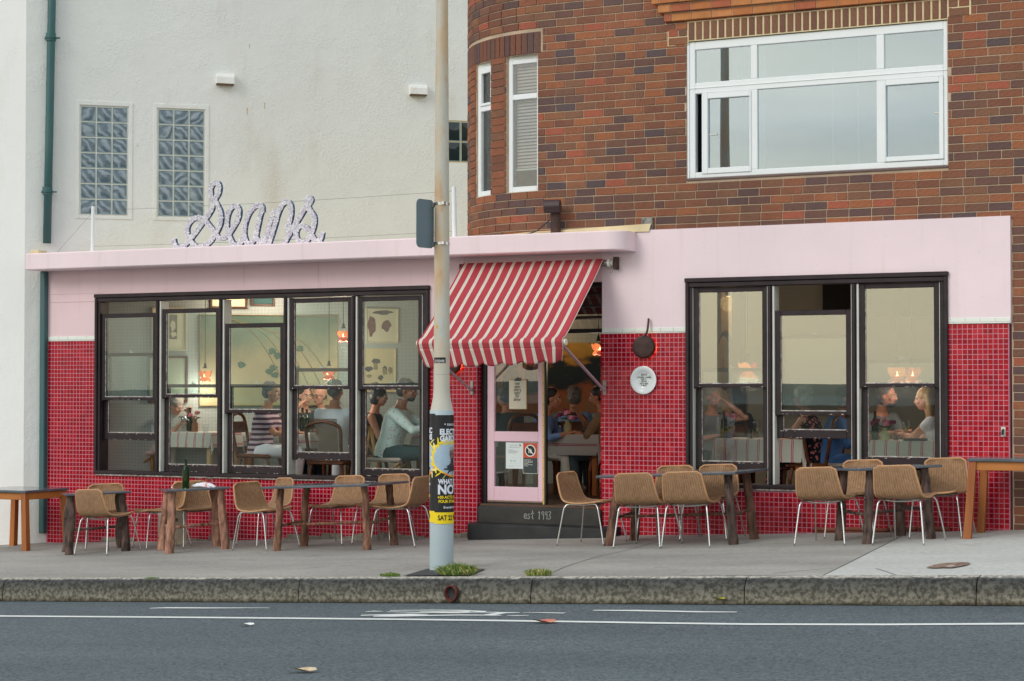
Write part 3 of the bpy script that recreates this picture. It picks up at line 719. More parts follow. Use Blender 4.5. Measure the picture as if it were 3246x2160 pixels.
# ================================================================== white building
C0 = Vector((-6.827, -.162, 0)); TW = Vector((math.cos(rad(42.9)), math.sin(rad(42.9)), 0)); NW = Vector((TW.y, -TW.x, 0))
wb = empty('white_building', C0.copy(), 'tall white rendered building with two glass block windows behind the cafe roof', 'building')
def onW(x, y, off=0):
    P_ = hitp(x, y, C0 + NW*off, NW); return (P_-C0).dot(TW), P_.z
def Wp(u, z, d=0): v = C0 + TW*u - NW*d; return Vector((v.x, v.y, z))
rg1 = cq(0, 0, 1.912); rg2 = cq(1100, 0, 1.912)
def rect(f, a, b): (u0, z1), (u1, z0) = onW(*f(*a)), onW(*f(*b)); return (u0, u1, z0, z1)
GB1 = rect(rg1, (489, 647), (767, 1306)); GB2 = rect(rg1, (959, 670), (1233, 1317)); GB3 = rect(rg2, (570, 733), (760, 985))
GB1 = (GB1[0], GB1[0]+.594, GB1[2], GB1[2]+.198*7); GB2 = (GB2[0], GB2[0]+.594, GB2[2], GB2[2]+.198*7)
def wwall(m):
    t = MB(); plate(t, 0, 7.2, -.5, 8, 0, .25, [(a-.012, b+.012, c-.012, d+.012) for a, b, c, d in (GB1, GB2, GB3)])
    m.add([Wp(v.x, v.z, v.y) for v in t.v], t.f)
part('wall', M['white_wall'], wb, wwall)
LD = Vector((-.964, -.265, 0)); LN_ = Vector((-LD.y, LD.x, 0)).normalized()
def lwall(m):
    a = C0; b = C0 + LD*9; n_ = Vector((LD.y, -LD.x, 0))
    if n_.dot(CAM - C0) < 0: n_ = -n_
    z0, z1 = -1.6, 8
    m.add([Vector((p.x, p.y, z)) for p in (a - Vector((0,0,0)), b, b - n_*.3, a - n_*.3) for z in (z0, z1)], [(0,1,3,2), (2,3,5,4), (4,5,7,6), (6,7,1,0)])
part('wall', M['white_wall2'], wb, lwall)
def raised(m, R_):   # raised render border round a window
    a, b, c, d = R_
    for (u0, u1, z0, z1) in ((a-.06, a-.013, c-.055, d+.07), (b+.013, b+.06, c-.055, d+.07), (a-.013, b+.013, d+.012, d+.07), (a-.013, b+.013, c-.055, c-.012)):
        t = MB(); t.box((u0, -.009, z0), (u1, .01, z1), 0, .004); m.add([Wp(v.x, v.z, v.y) for v in t.v], t.f)
for R_ in (GB1, GB2): part('render_border', M['white_wall'], wb, lambda m: raised(m, R_))
k = NT('glass_block'); wv = k.n('TexWave', wave_type='BANDS', bands_direction='DIAGONAL'); wv.inputs['Scale'].default_value = 4.5; wv.inputs['Distortion'].default_value = 7; wv.inputs['Detail'].default_value = 2; wv.inputs['Detail Scale'].default_value = 1.2
oi = k.n('ObjectInfo'); cmb = k.n('VectorMath', operation='ADD'); k.l(k.tc(), cmb.inputs[0]); vm = k.n('VectorMath', operation='SCALE'); k.l(oi.outputs['Random'], vm.inputs['Scale']); vm.inputs[0].default_value = (7, 3, 5); k.l(vm.outputs[0], cmb.inputs[1]); k.l(cmb.outputs[0], wv.inputs['Vector'])
k.col(k.ramp(wv.outputs[0], [(.1, s2l(92, 110, 122)), (.55, s2l(116, 134, 146)), (.95, s2l(146, 160, 170))])); k.rough(.06); k.b.inputs['Specular IOR Level'].default_value = .7; k.bump(wv.outputs[0], .5, .01); M['gblock'] = k.m
M['gedge'] = MT('glass_block_edge', s2l(140, 166, 170), .12, .1, 5); M['gdark'] = MT('dark_glass_block', s2l(34, 46, 48), .06, .2, 5, spec=.7)
def gblock(m, w, mi=0, me=1):
    a = w/2
    V = []
    for (q, y) in ((a-.008, .03), (a-.008, -.002), (a-.011, -.006), (a-.013, -.006), (a-.016, .0)):
        V += [(-q, y, -q), (q, y, -q), (q, y, q), (-q, y, q)]
    for r_ in range(4): m.add(V, [(r_*4+i, r_*4+(i+1) % 4, (r_+1)*4+(i+1) % 4, (r_+1)*4+i) for i in range(4)], me)
    n = 6; q = a-.016
    m.grid(lambda u, v: Vector(((u-.5)*2*q, .001 - .010*math.sin(math.pi*u)*math.sin(math.pi*v), (v-.5)*2*q)), n, n, mi)
gm = MB(); gblock(gm, .198); GBM = gm.mesh('glass_block', [M['gblock'], M['gedge']], 'auto'); gm = MB(); gblock(gm, (GB3[3]-GB3[2])/2); GBD = gm.mesh('glass_block', [M['gdark'], M['gedge']], 'auto')
ww = wloc(wb)
for R_, nx, nz_, me in ((GB1, 3, 7, GBM), (GB2, 3, 7, GBM), (GB3, 3, 2, GBD)):
    w = empty('window', Wp(R_[0], R_[2]) - ww); w.parent = wb
    part('mortar_grid', M['cream'] if me is GBD else MT('pale_grid', s2l(232, 230, 220), .8, .05), w, lambda m: (lambda t: (t.box((R_[0]-.012, .0095, R_[2]-.012), (R_[1]+.012, .05, R_[3]+.012)), m.add([Wp(v.x, v.z, v.y) for v in t.v], t.f)))(MB()))
    pw = (R_[3]-R_[2])/nz_; wx = pw if me is GBD else .198
    for i in range(nx):
        for j in range(nz_):
            obj('glass_block', me, w, Wp(R_[0] + (i+.5)*wx, R_[2] + (j+.5)*pw, .006) - Wp(R_[0], R_[2]), (0, random.choice([0, 0, math.pi/2, math.pi]), rad(42.9)) if me is GBM else (0, 0, rad(42.9)))
# air brick hoods on the white wall
def hood(px, label):
    u, z = onW(*px); root = empty('vent_hood', Wp(u, z), label, 'vent', 'vent hoods on the white wall')
    def f(m):
        t = MB()
        t.prism([(0, .07), (.035, .075), (.07, .065), (.085, .03), (.085, -.055), (.0, -.055)], lambda a, b, d: Vector((d, -a, b)), -.115, .115)
        m.add([Wp(u, z) + TW*v.x - NW*v.y + _Z*v.z + Vector((0, 0, .004*noise.noise(v*30))) for v in t.v], t.f)
    part('hood', M['white_wall2'], root, f)
    def gr(m):
        t = MB()
        t.box((-.112, -.08, -.072), (.112, .0, -.056)); m.add([Wp(u, z) + TW*v.x - NW*v.y + _Z*v.z for v in t.v], t.f)
    part('grille', MT('dirty_grille', s2l(120, 100, 80), .9, .4, 40), root, gr)
hood(rg1(1362, 487), 'white painted vent hood high on the white wall between block window and pole'); hood(rg2(428, 552), 'white painted vent hood with mossy grille just left of the pole')
M['rustmark'] = MT('rust_streak', s2l(190, 140, 84), .9, .3, 60, c2=s2l(206, 190, 160))
for a in ((1512, 280, 24), (1498, 676, 46), (1604, 642, 40), (833, 884, 8)):
    u, z = onW(*rg1(a[0], a[1])); hh = a[2]/1.912/250
    part('rust_mark', M['rustmark'], wb, lambda m: m.add([Wp(u-.006, z+hh/2, -.002), Wp(u+.006, z+hh/2, -.002), Wp(u+.004, z-hh/2, -.002), Wp(u-.002, z-hh/2, -.002)], [(0,1,2,3)]))
# downpipe
def pipe_pt(x, y, d=-.07): u, z = onW(x, y, .07); return Wp(u, z, d)
dp = empty('downpipe', fy(100, 1226, -.06), 'grey and teal downpipe running down the corner beside the red tiles', 'downpipe')
ptop = pipe_pt(120, 0); ptop.z = 7.2; pm = pipe_pt(105, 580)
a_, b_, c_ = pipe_pt(119, 20), pipe_pt(113, 330), pipe_pt(108, 560)
part('pipe', M['teal'], dp, lambda m: m.tube([a_ + _Z*2, a_, b_, c_], .052, 14), True)
for y in (86, 440):
    c0 = pipe_pt(119 - y*.022, y)
    part('collar', M['teal'], dp, lambda m: (m.tube([c0 - _Z*.05, c0 + _Z*.05], .064, 14), m.tube([c0 - _Z*.018, c0 + _Z*.002], .078, 14), m.box(c0 + Vector((-.11, .0, -.02)), c0 + Vector((.11, .05, -.005)))), 'auto')
xl, xr = at(93, -.06), at(110, -.06)
part('lower_pipe', M['teal'], dp, lambda m: m.box((-6.66, -.075, fy(100, 1228, -.06).z), (-6.578, -.0, 3.14), 0, .01))
part('boot', M['cream'], dp, lambda m: m.box((-6.70, -.22, 3.349), (-6.56, -.05, 3.40), 0, .01))

# ================================================================== brick building
bb = empty('brick_building', (3.5, .05, 3.37), 'dark brick apartment building with curved corner bay above the cafe', 'building')
YB = .035; XT = .36; RB = 1.45
# radius of the curved corner so that its outline stands where it should
d2 = ray(1077, 450); d2 = Vector((d2.x, d2.y, 0)).normalized(); nr = Vector((d2.y, -d2.x, 0))
for _ in range(40):
    cc = Vector((XT, YB + RB, 0)); dist = (cc - Vector((CAM.x, CAM.y, 0))).dot(nr); RB += (dist - RB)*.7
cc = Vector((XT, YB + RB, 0))
def bayp(u, z, d=0):      # u: metres to the left of where the curve starts
    if u <= 0: return Vector((XT - u, YB + d, z))
    a = u/RB; return Vector((cc.x - (RB-d)*math.sin(a), cc.y - (RB-d)*math.cos(a), z))
def bayu(x, y, d=0):
    r_ = ray(x, y); dx = Vector((r_.x, r_.y)); o_ = Vector((CAM.x-cc.x, CAM.y-cc.y)); R2 = RB-d
    A_ = dx.dot(dx); B_ = 2*o_.dot(dx); C_ = o_.dot(o_) - R2*R2; D_ = B_*B_-4*A_*C_
    t = (-B_ - math.sqrt(max(0, D_)))/(2*A_); P_ = CAM + r_*t
    a = math.atan2(cc.x-P_.x, cc.y-P_.y); return a*RB, P_.z
CH = .0862; BL = .2385; ZB = 3.367
UW = (2.074, 4.889, 3.899, 5.377)
jA, zA1 = bayu(1237, 132); jB, _q = bayu(1165, 200); jC, _q = bayu(1129, 200); jD, _q = bayu(1096, 200); _q, zAb = bayu(1180, 443)
zA0 = bayu(1233, 437)[1]; jA = max(jA, .02)
z_sol1 = bayu(1240, 72)[1]; z_sol0 = bayu(1240, 122)[1]
print('bay', RB, jA, jB, jC, jD, zA0, zA1, zAb, z_sol0, z_sol1)
ZW0, ZW1 = zA0 - .012, z_sol0 + .0
def inwin(u, z): return (jA < u < jB or jC < u < jD) and ZW0 < z < ZW1
rb = random.Random(11)
weights = [5, 6, 7, 7, 4, 5, 5, 2, 3, 6, 3, 6]
def pickb(z=4):
    w_ = list(weights)
    if z > 4.2: w_[0] += 3; w_[8] += 3
    if z < 3.9: w_[5] += 4; w_[6] += 2
    return rb.choices(range(12), w_)[0]
bricks = []     # (u centre, z centre, length, height, material index)
row = 0; z = ZB - .03
XR = 6.6
while z < 6.35:
    u = -(XR - XT) + (BL/2 if row % 2 else 0) + rb.uniform(-.015, .015); zc = z + CH/2
    lim = RB*1.45
    while u < lim:
        l_ = BL if rb.random() > .06 else BL*.5
        uc = u + l_/2; X = XT - uc
        a, b = u, u + l_
        def clip(lo, hi):
            global a, b
            if a < lo < b and b <= hi + 1e-6: b = lo
            elif lo <= a and a < hi < b: a = hi
            elif a >= lo and b <= hi: a = b
            elif a < lo and b > hi: b = lo
        if UW[2]-.03 < zc < UW[3]: clip(XT - UW[1], XT - UW[0])
        if UW[3] <= zc < 5.585: clip(XT - 4.898, XT - 2.088)
        if ZW0 < zc < ZW1 + .0: clip(jA, jB); clip(jC, jD)
        if ZW1 <= zc < z_sol1: clip(.0, lim + 1)
        if b - a > .035: bricks.append(((a+b)/2, zc, b-a-.0095, CH-.0108, pickb(zc)))
        u += l_
    z += CH; row += 1
# below the cafe parapet on the far right strip
z = -.1; row = 0
while z < ZB - .04:
    u = -(XR - XT) + (BL/2 if row % 2 else 0); zc = z + CH/2
    while u < -(5.52 - XT):
        a, b = u, min(u + BL, -(5.52 - XT))
        if b-a > .04 and zc > zg(5.6, 0): bricks.append(((a+b)/2, zc, b-a-.0095, CH-.0108, pickb(3)))
        u += BL
    z += CH; row += 1
def brickgeo(m, l_, h_, mi, Mx=None):
    m.box((-l_/2, -.002, -h_/2), (l_/2, .05, h_/2), mi, .0)
    return m
bricks.sort(key=lambda t: t[0])
# soldier courses count as bricks too
proto = {}
def bmesh_for(l_, h_, mi):
    kx = (round(l_, 3), round(h_, 3), mi)
    if kx not in proto:
        t = MB(); a, h2, c = l_/2, h_/2, .003
        t.add([(-a, .03, -h2), (a, .03, -h2), (a, .03, h2), (-a, .03, h2), (-a, .0, -h2), (a, .0, -h2), (a, .0, h2), (-a, .0, h2), (-a+c, -c, -h2+c), (a-c, -c, -h2+c), (a-c, -c, h2-c), (-a+c, -c, h2-c)],
              [(8,9,10,11), (4,5,9,8), (5,6,10,9), (6,7,11,10), (7,4,8,11), (0,1,5,4), (1,2,6,5), (2,3,7,6), (3,0,4,7)])
        proto[kx] = t.mesh('brick', M['br%d' % mi])
    return proto[kx]
bw = wloc(bb); stuff = MB(); cnt = 0
for (uc, zc, l_, h_, mi) in bricks:
    pz = bayp(uc, zc, -.001 + rb.uniform(-.0015, .0015)); ang = -max(0, uc)/RB; tz = rb.uniform(-.004, .004)
    if cnt < 240 and 3.38 < zc < 5.7 and uc < -1.0:
        o = obj('brick', bmesh_for(l_, h_, mi), bb, pz - bw, (0, tz, ang)); cnt += 1
    else:
        me = bmesh_for(l_, h_, mi); Mx = Matrix.Translation(pz) @ Matrix.Rotation(ang, 4, 'Z') @ Matrix.Rotation(tz, 4, 'Y')
        stuff.add([Mx @ v.co for v in me.vertices], [tuple(p.vertices) for p in me.polygons], mi)
tag(stuff.build('brickwork', [M['br%d' % i] for i in range(12)], bb, fix=False), kind='stuff')
# mortar backing
def backing(m):
    t = MB(); plate(t, XT, XR+.05, -.2, 6.4, YB+.004, YB+.16, [(XT-.01, 5.512, -.3, ZB-.035), (UW[0], UW[1], UW[2]-.02, UW[3])]); m.add(t.v, t.f)
    def curved(u0, u1, z0, z1):
        if u1 <= u0 or z1 <= z0: return
        n = max(1, int((u1-u0)/.06)); m.grid(lambda a, b: bayp(u0+(u1-u0)*a, z0+(z1-z0)*b, .004), n, 1)
        for uu in (u0, u1): m.add([bayp(uu, z0, .004), bayp(uu, z1, .004), bayp(uu, z1, .15), bayp(uu, z0, .15)], [(0,1,2,3)])
        for zz in (z0, z1): m.grid(lambda a, b: bayp(u0+(u1-u0)*a, zz, .004+.146*b), n, 1)
    E_ = RB*1.5
    curved(0, E_, ZB-.04, ZW0); curved(0, jA, ZW0, ZW1); curved(jB, jC, ZW0, ZW1); curved(jD, E_, ZW0, ZW1); curved(0, E_, ZW1, 6.4)
part('mortar', M['mortar'], bb, backing)
# soldier course over the big window
n = 33; sw = (4.898-2.094)/n
for i in range(n):
    x = 2.094 + (i+.5)*sw
    obj('brick', bmesh_for(.188, sw-.021, 9 if i % 4 else 11), bb, Vector((x, YB-.006, 5.479)) - bw, (0, rad(90), 0))
part('cream_mortar', M['cream'], bb, lambda m: (m.box((2.088, YB-.003, 5.372), (4.900, YB+.01, 5.588)), m.box((1.86, YB-.004, 5.34), (2.10, YB+.006, 5.50)), m.box((4.9, YB-.004, 5.40), (5.13, YB+.006, 5.66))))
for (x, z_, l_, mi) in ((1.925, 5.474, .105, 10), (2.035, 5.474, .095, 11), (1.98, 5.385, .215, 8), (5.01, 5.44, .2, 9), (4.95, 5.53, .09, 9), (5.06, 5.53, .1, 2), (5.0, 5.615, .2, 3)):
    obj('brick', bmesh_for(l_, .076, mi), bb, Vector((x, YB-.008, z_)) - bw)
# soldier course round the bay
n = int((RB*1.3)/.083)
for i in range(n):
    u_ = .02 + (i+.5)*.083; hgt_ = z_sol1 - z_sol0 - .01
    if u_ < RB*1.2: obj('brick', bmesh_for(hgt_, .074, rb.choice([5, 5, 3, 2, 6])), bb, bayp(u_, (z_sol0+z_sol1)/2, -.005) - bw, (0, rad(90), -u_/RB))
# bull-nosed piers between the bay windows
def pier(u0, u1):
    zz = ZW0; i = 0; w_ = u1-u0
    while zz < ZW1 - .03:
        z1_ = min(zz+CH, ZW1); mi = rb.choice([1, 2, 3, 11, 1, 9])
        def f(m):
            n_ = 8; pl = [(u0+.004, .10)] + [(u0+.004 + .045*(1-math.cos(a)), .045*(1-math.sin(a)) - .012) for a in [q_*math.pi/2/n_ for q_ in range(n_+1)]] + [(u1-.004 - .045*(1-math.cos(a)), .045*(1-math.sin(a)) - .012) for a in [q_*math.pi/2/n_ for q_ in range(n_, -1, -1)]] + [(u1-.004, .10)]
            m.prism(pl, lambda a, b, d: bayp(a, d, b), zz+.005, z1_-.005)
        part('brick', M['br%d' % mi], bb, f, 'auto'); zz += CH; i += 1
pier(jB, jC); pier(jD, jD + .22)
# corbelled orange courses
for j, (x0_, z_, pr) in enumerate(((1.831, 5.599, .05), (1.774, 5.693, .085), (1.716, 5.787, .12), (1.66, 5.881, .155))):
    x = x0_; first = True
    while x < 6.6:
        l_ = .23; l_ = (.095 if j != 1 else .15) if first else l_; first = False
        part('brick', M['or%d' % rb.randrange(4)], bb, lambda m: m.box((x+.004, YB-pr+rb.uniform(-.003, .003), z_), (x+l_-.004, YB+.04, z_+.078), 0, .004)); x += l_
    part('mortar', M['mortar'], bb, lambda m: m.box((x0_+.01, YB-pr+.008, z_+.002), (6.6, YB+.03, z_+.092)))
# big white window upstairs
uw = empty('window', Vector((UW[0], YB, UW[2])) - bw); uw.parent = bb
def upf(m):
    a, b, c, d = 2.082, 4.885, 3.905, 5.368; y0, y1 = YB+.02, YB+.10
    T = lambda x0, x1, z0, z1, y=y0, cc_=.006: m.box((x0, y, z0), (x1, y1, z1), 0, cc_)
    T(a, a+.085, c, d); T(b-.042, b, c, d); T(a+.085, b-.042, d-.09, d); T(a+.085, b-.042, c, c+.062); T(a+.085, b-.042, 4.808, 4.925)
    for x0, x1 in ((2.793, 2.867), (4.150, 4.233)): T(x0, x1, 4.925, d-.09); T(x0, x1, c+.062, 4.808)
    m.box((a+.002, y0+.012, 4.865), (b-.002, y0-.008, 4.868)); m.box((a, YB+.006, c), (a+.018, y0, d))
part('frame', M['upvc'], uw, upf)
def sashf(x0, x1, z0, z1, l_, r_, b_, t_, y):
    return lambda m: (m.box((x0, y, z0), (x0+l_, y+.05, z1), 0, .005), m.box((x1-r_, y, z0), (x1, y+.05, z1), 0, .005), m.box((x0+l_, y+.001, z0), (x1-r_, y+.049, z0+b_), 0, .005), m.box((x0+l_, y+.001, z1-t_), (x1-r_, y+.049, z1), 0, .005))
part('sash', M['upvc'], uw, sashf(2.245, 2.80, 3.945, 4.805, .068, .02, .06, .06, YB+.005)); part('sash', M['upvc'], uw, sashf(4.232, 4.843, 3.97, 4.805, .018, .045, .05, .055, YB+.005))
for (a, b, c, d) in ((2.165, 2.795, 4.923, 5.28), (2.865, 4.152, 4.923, 5.28), (4.231, 4.845, 4.923, 5.28), (2.31, 2.785, 4.0, 4.75), (2.865, 4.152, 3.965, 4.81), (4.248, 4.80, 4.018, 4.755)):
    part('pane', M['glass_sky'], uw, lambda m: m.box((a, YB+.04, c), (b, YB+.046, d)))
part('handle', M['liner'], uw, lambda m: m.box((2.325, YB+.03, 4.355), (2.41, YB+.036, 4.37))); part('handle', M['liner'], uw, lambda m: m.box((4.735, YB+.03, 4.435), (4.80, YB+.036, 4.45)))
part('sill', MT('brown_sill', s2l(112, 92, 88), .7, .15), uw, lambda m: m.box((2.075, YB-.012, 3.878), (4.89, YB+.1, 3.901), 0, .004))
M['room_dark'] = MT('dim_room_wall', s2l(120, 126, 126), .9, .1); 
part('room', M['room_dark'], bb, lambda m: (m.add([(1.9, 3, 3.5), (5.3, 3, 3.5), (5.3, 3, 5.9), (1.9, 3, 5.9)], [(0,1,2,3)]), m.add([(1.9, .2, 5.9), (5.3, .2, 5.9), (5.3, 3, 5.9), (1.9, 3, 5.9)], [(0,1,2,3)]), m.add([(1.9, .2, 3.5), (5.3, .2, 3.5), (5.3, 3, 3.5), (1.9, 3, 3.5)], [(0,1,2,3)]), m.add([(1.9, .2, 3.5), (1.9, 3, 3.5), (1.9, 3, 5.9), (1.9, .2, 5.9)], [(0,1,2,3)]), m.add([(5.3, .2, 3.5), (5.3, 3, 3.5), (5.3, 3, 5.9), (5.3, .2, 5.9)], [(0,1,2,3)])))
rg3 = cq(2146, 0, 1.912)
def vbar(px0, px1, mat, Y, nm='curtain_rail'):
    part(nm, mat, uw, lambda m: m.box((at(rg3(px0, 0)[0], Y), Y, 3.9), (at(rg3(px1, 0)[0], Y)+.001, Y+.03, 5.4)))
vbar(500, 540, M['upvc'], .22, 'inner_frame'); vbar(947, 954, M['liner'], .5); vbar(1103, 1110, M['liner'], .5); vbar(358, 402, M['black'], .35, 'dark_upright')  # last one is a plain black upright behind the panes
# bay windows
for (u0, u1, zm0, zm1, nm) in ((jA, jB, bayu(1200, 218)[1], bayu(1200, 205)[1], 0), (jC, jD, bayu(1115, 248)[1], bayu(1115, 236)[1], 1)):
    w = empty('window', bayp(u0, ZW0) - bw); w.parent = bb
    P0 = bayp(u0, 0, .06); P1 = bayp(u1, 0, .035 if nm == 0 else .02); D_ = (P0-P1); ln = D_.length; D_.normalize(); N_ = Vector((D_.y, -D_.x, 0))
    Mx = Matrix(((D_.x, -N_.x, 0, P1.x), (D_.y, -N_.y, 0, P1.y), (0, 0, 1, 0), (0, 0, 0, 1)))
    zt = ZW1 - .035; zb_ = ZW0 + .01; zm = ZW0 + (ZW1-ZW0)*(.70 if nm == 0 else .66)
    def fr(m):
        for a, b, c, d in ((0, .055, zb_, zt), (ln-.045, ln, zb_, zt), (.055, ln-.045, zt-.055, zt), (.055, ln-.045, zb_, zb_+.055), (.055, ln-.045, zm-.03, zm+.03)): m.box((a, 0, c), (b, .05, d), 0, .005, Mx)
    part('frame', M['upvc'], w, fr); part('head', M['captile'], w, lambda m: m.box((0, .005, zt+.001), (ln, .06, ZW1), 0, 0, Mx))
    if nm: part('sash', M['upvc'], w, lambda m: [m.box(a, b, 0, .004, Mx) for a, b in (((.055, -.015, zm+.03), (.09, .02, zt-.055)), ((ln-.08, -.015, zm+.03), (ln-.045, .02, zt-.055)), ((.09, -.015, zm+.03), (ln-.08, .02, zm+.06)), ((.09, -.015, zt-.085), (ln-.08, .02, zt-.055)))])
    part('pane', M['glass_mid'], w, lambda m: m.box((.05, .02, zb_+.05), (ln-.04, .025, zt-.05), 0, 0, Mx))
    part('sill_flange', M['upvc'], w, lambda m: m.box((-.01, -.004, ZW0-.004), (ln+.01, .02, ZW0+.009), 0, 0, Mx))
    if nm == 0:
        bl = MT('blind_slat', s2l(190, 180, 176), .6, .08)
        part('blind', bl, w, lambda m: [m.box((.06, .07, z_), (ln-.05, .10, z_+.004), 0, 0, Mx @ Matrix.Translation((0, 0, 0))) or m.add([Mx @ Vector(q_) for q_ in ((.06, .075, z_+.003), (ln-.05, .075, z_+.003), (ln-.05, .09, z_+.028), (.06, .09, z_+.028))], [(0,1,2,3)]) for z_ in [zb_+.27+.037*i for i in range(int((zt-zb_-.30)/.037))]])
        part('blind_rail', M['liner'], w, lambda m: m.box((.055, .07, zb_+.245), (ln-.045, .1, zb_+.262), 0, 0, Mx))
    else:
        part('curtain', MT('net_curtain', s2l(170, 172, 168), .9, .1), w, lambda m: m.grid(lambda a, b: Mx @ Vector((.05+(ln-.09)*a, .09+.012*math.sin(a*60), zb_+(zm-zb_)*b)), 40, 1))
    part('room', M['room_dark'], w, lambda m: m.box((-.2, .5, ZW0-.4), (ln+.2, .55, ZW1+.3), 0, 0, Mx))
# cream flashing under the bay and little lead patch
part('flashing', M['cream'], bb, lambda m: m.add([(-.3, -.05, 3.349), (1.66, -.02, 3.349), (1.68, -.006, 3.435), (.2, -.012, 3.395), (-.3, .01, 3.37), (1.68, .06, 3.435), (-.3, .3, 3.39)], [(0,1,2,3,4), (4,3,2,5,6)]))
part('lead_patch', MT('lead_patch', s2l(150, 148, 140), .7, .5, 30, c2=s2l(60, 60, 62)), bb, lambda m: m.box((1.56, YB-.03, 3.37), (1.69, YB, 3.50), 0, .004))
# ================================================================== awning
cw = wloc(cafe)
aw = empty('awning', (.3, 0, 3.02), 'red and cream striped fabric awning with scalloped valance over the door', 'awning')
k = NT('striped_awning_cloth'); sx_ = k.n('SeparateXYZ'); k.l(k.tc('UV'), sx_.inputs[0]); u = sx_.outputs[0]
fr = k.math('FRACT', k.math('DIVIDE', u, .1215))
inb = k.math('MULTIPLY', k.math('GREATER_THAN', fr, .35), k.math('LESS_THAN', fr, .65))
f3 = k.math('FRACT', k.math('MULTIPLY', k.math('SUBTRACT', fr, .35), 4/.30)); thin = k.math('GREATER_THAN', f3, .80)
thin = k.math('MULTIPLY', thin, k.math('LESS_THAN', fr, .60))
red_ = k.mix(k.noise(2.2, 4), s2l(172, 62, 72), s2l(196, 84, 92)); crm = k.mix(thin, s2l(232, 226, 214), s2l(120, 122, 112))
wv = k.n('TexWave'); wv.inputs['Scale'].default_value = 160; k.l(k.tc('UV'), wv.inputs['Vector'])
k.col(k.mix(inb, red_, crm)); k.rough(.85); k.b.inputs['Specular IOR Level'].default_value = .15; k.bump(wv.outputs[0], .15, .001)
tr_ = k.n('BsdfTranslucent'); k.l(k.mix(inb, s2l(190, 60, 70), s2l(225, 215, 200)), tr_.inputs[0]); ms = k.n('MixShader'); ms.inputs[0].default_value = .12
k.l(k.b.outputs[0], ms.inputs[1]); k.l(tr_.outputs[0], ms.inputs[2]); k.l(ms.outputs[0], k.out.inputs[0]); M['awn'] = k.m
XA0, XA1 = -.575, 1.155; YF = -1.07; ZF = 2.165; ZT = 3.03
def awp(s_):      # profile from the wall roller to the hem
    s_ = s_*1.0
    pts = [(-.055, ZT+.03), (-.10, ZT+.018), (-.30, 2.855), (-.56, 2.625), (-.82, 2.39), (-1.02, 2.225), (-1.10, 2.185), (-1.122, 2.15), (-1.115, 2.125), (-1.10, 2.09)]
    i = min(int(s_*(len(pts)-1)), len(pts)-2); t = s_*(len(pts)-1) - i; 
    p0, p1, p2, p3 = [pts[max(0, min(len(pts)-1, i+d))] for d in (-1, 0, 1, 2)]
    return [.5*((2*p1[j]) + (p2[j]-p0[j])*t + (2*p0[j]-5*p1[j]+4*p2[j]-p3[j])*t*t + (3*p1[j]-p0[j]-3*p2[j]+p3[j])*t**3) for j in (0, 1)]
def cloth(m):
    def fn(u, v):
        y, z = awp(v); x = XA0 + (XA1-XA0)*u
        return Vector((x, y + .006*noise.noise((x*2, z*2, 0)), z - .018*math.sin(math.pi*u)*math.sin(math.pi*min(1, v*1.3))))
    m.grid(fn, 40, 40, 0, lambda u, v: ((XA1-XA0)*u + .02, v*1.6))
c_ = part('canopy_cloth', M['awn'], aw, cloth, True); sol = c_.modifiers.new('s', 'SOLIDIFY'); sol.thickness = .003; bake(c_)
def val(m):
    def fn(u, v):
        x = XA0 + (XA1-XA0)*u; sc_ = abs(math.sin(math.pi*(x - XA0)/.243)); ln = .185 - .055*u + .034*sc_
        sw = .05*v + .02*v*math.sin(x*9) + (.05*v if u > .93 else 0)*(u-.93)*14
        fold = (.06*v*max(0, u-.9)*10)
        return Vector((x - fold + .05*v*(1-u), -1.10 + sw + .012*v*math.sin(x*23), 2.09 - ln*v))
    m.grid(fn, 110, 8, 0, lambda u, v: ((XA1-XA0)*u + .02, v*.3))
v_ = part('valance', M['awn'], aw, val, True); sol = v_.modifiers.new('s', 'SOLIDIFY'); sol.thickness = .003; bake(v_)
M['awnbar'] = MT('cream_bar_cap', s2l(226, 222, 206), .5, .05); M['pinkmetal'] = MT('mauve_arm_paint', s2l(186, 156, 166), .4, .1, 9)
part('roller', M['steel_dull'], aw, lambda m: m.tube([(XA0-.02, -.06, ZT-.01), (XA1+.05, -.06, ZT-.01)], .034, 14), 'auto')
part('front_bar', M['awnbar'], aw, lambda m: m.tube([(XA0-.022, -1.075, 2.145), (XA1+.022, -1.075, 2.145)], .034, 14), 'auto')
part('roller_cap', M['captile'], aw, lambda m: (m.tube([(XA1+.045, -.06, ZT-.01), (XA1+.075, -.06, ZT-.01)], .046, 14), m.tube([(XA1+.08, -.06, ZT-.01), (XA1+.105, -.06, ZT-.01)], .03, 14)), 'auto')
part('crank_eye', M['steel_dull'], aw, lambda m: (m.tube([(XA1+.085, -.07, ZT-.03), (XA1+.085, -.07, ZT-.075)], .006, 8), m.tube([(XA1+.085+.015*math.cos(a/8*math.pi), -.07, ZT-.095+.024*math.sin(a/8*math.pi)) for a in range(16)], .004, 6, closed=True)))
part('wall_bracket', M['rust'], aw, lambda m: m.box((XA1+.11, -.085, ZT-.08), (XA1+.15, .0, ZT+.055), 0, .005))
part('wall_bracket', M['rust'], aw, lambda m: m.box((XA0-.05, -.085, ZT-.06), (XA0-.02, .0, ZT+.03), 0, .005))
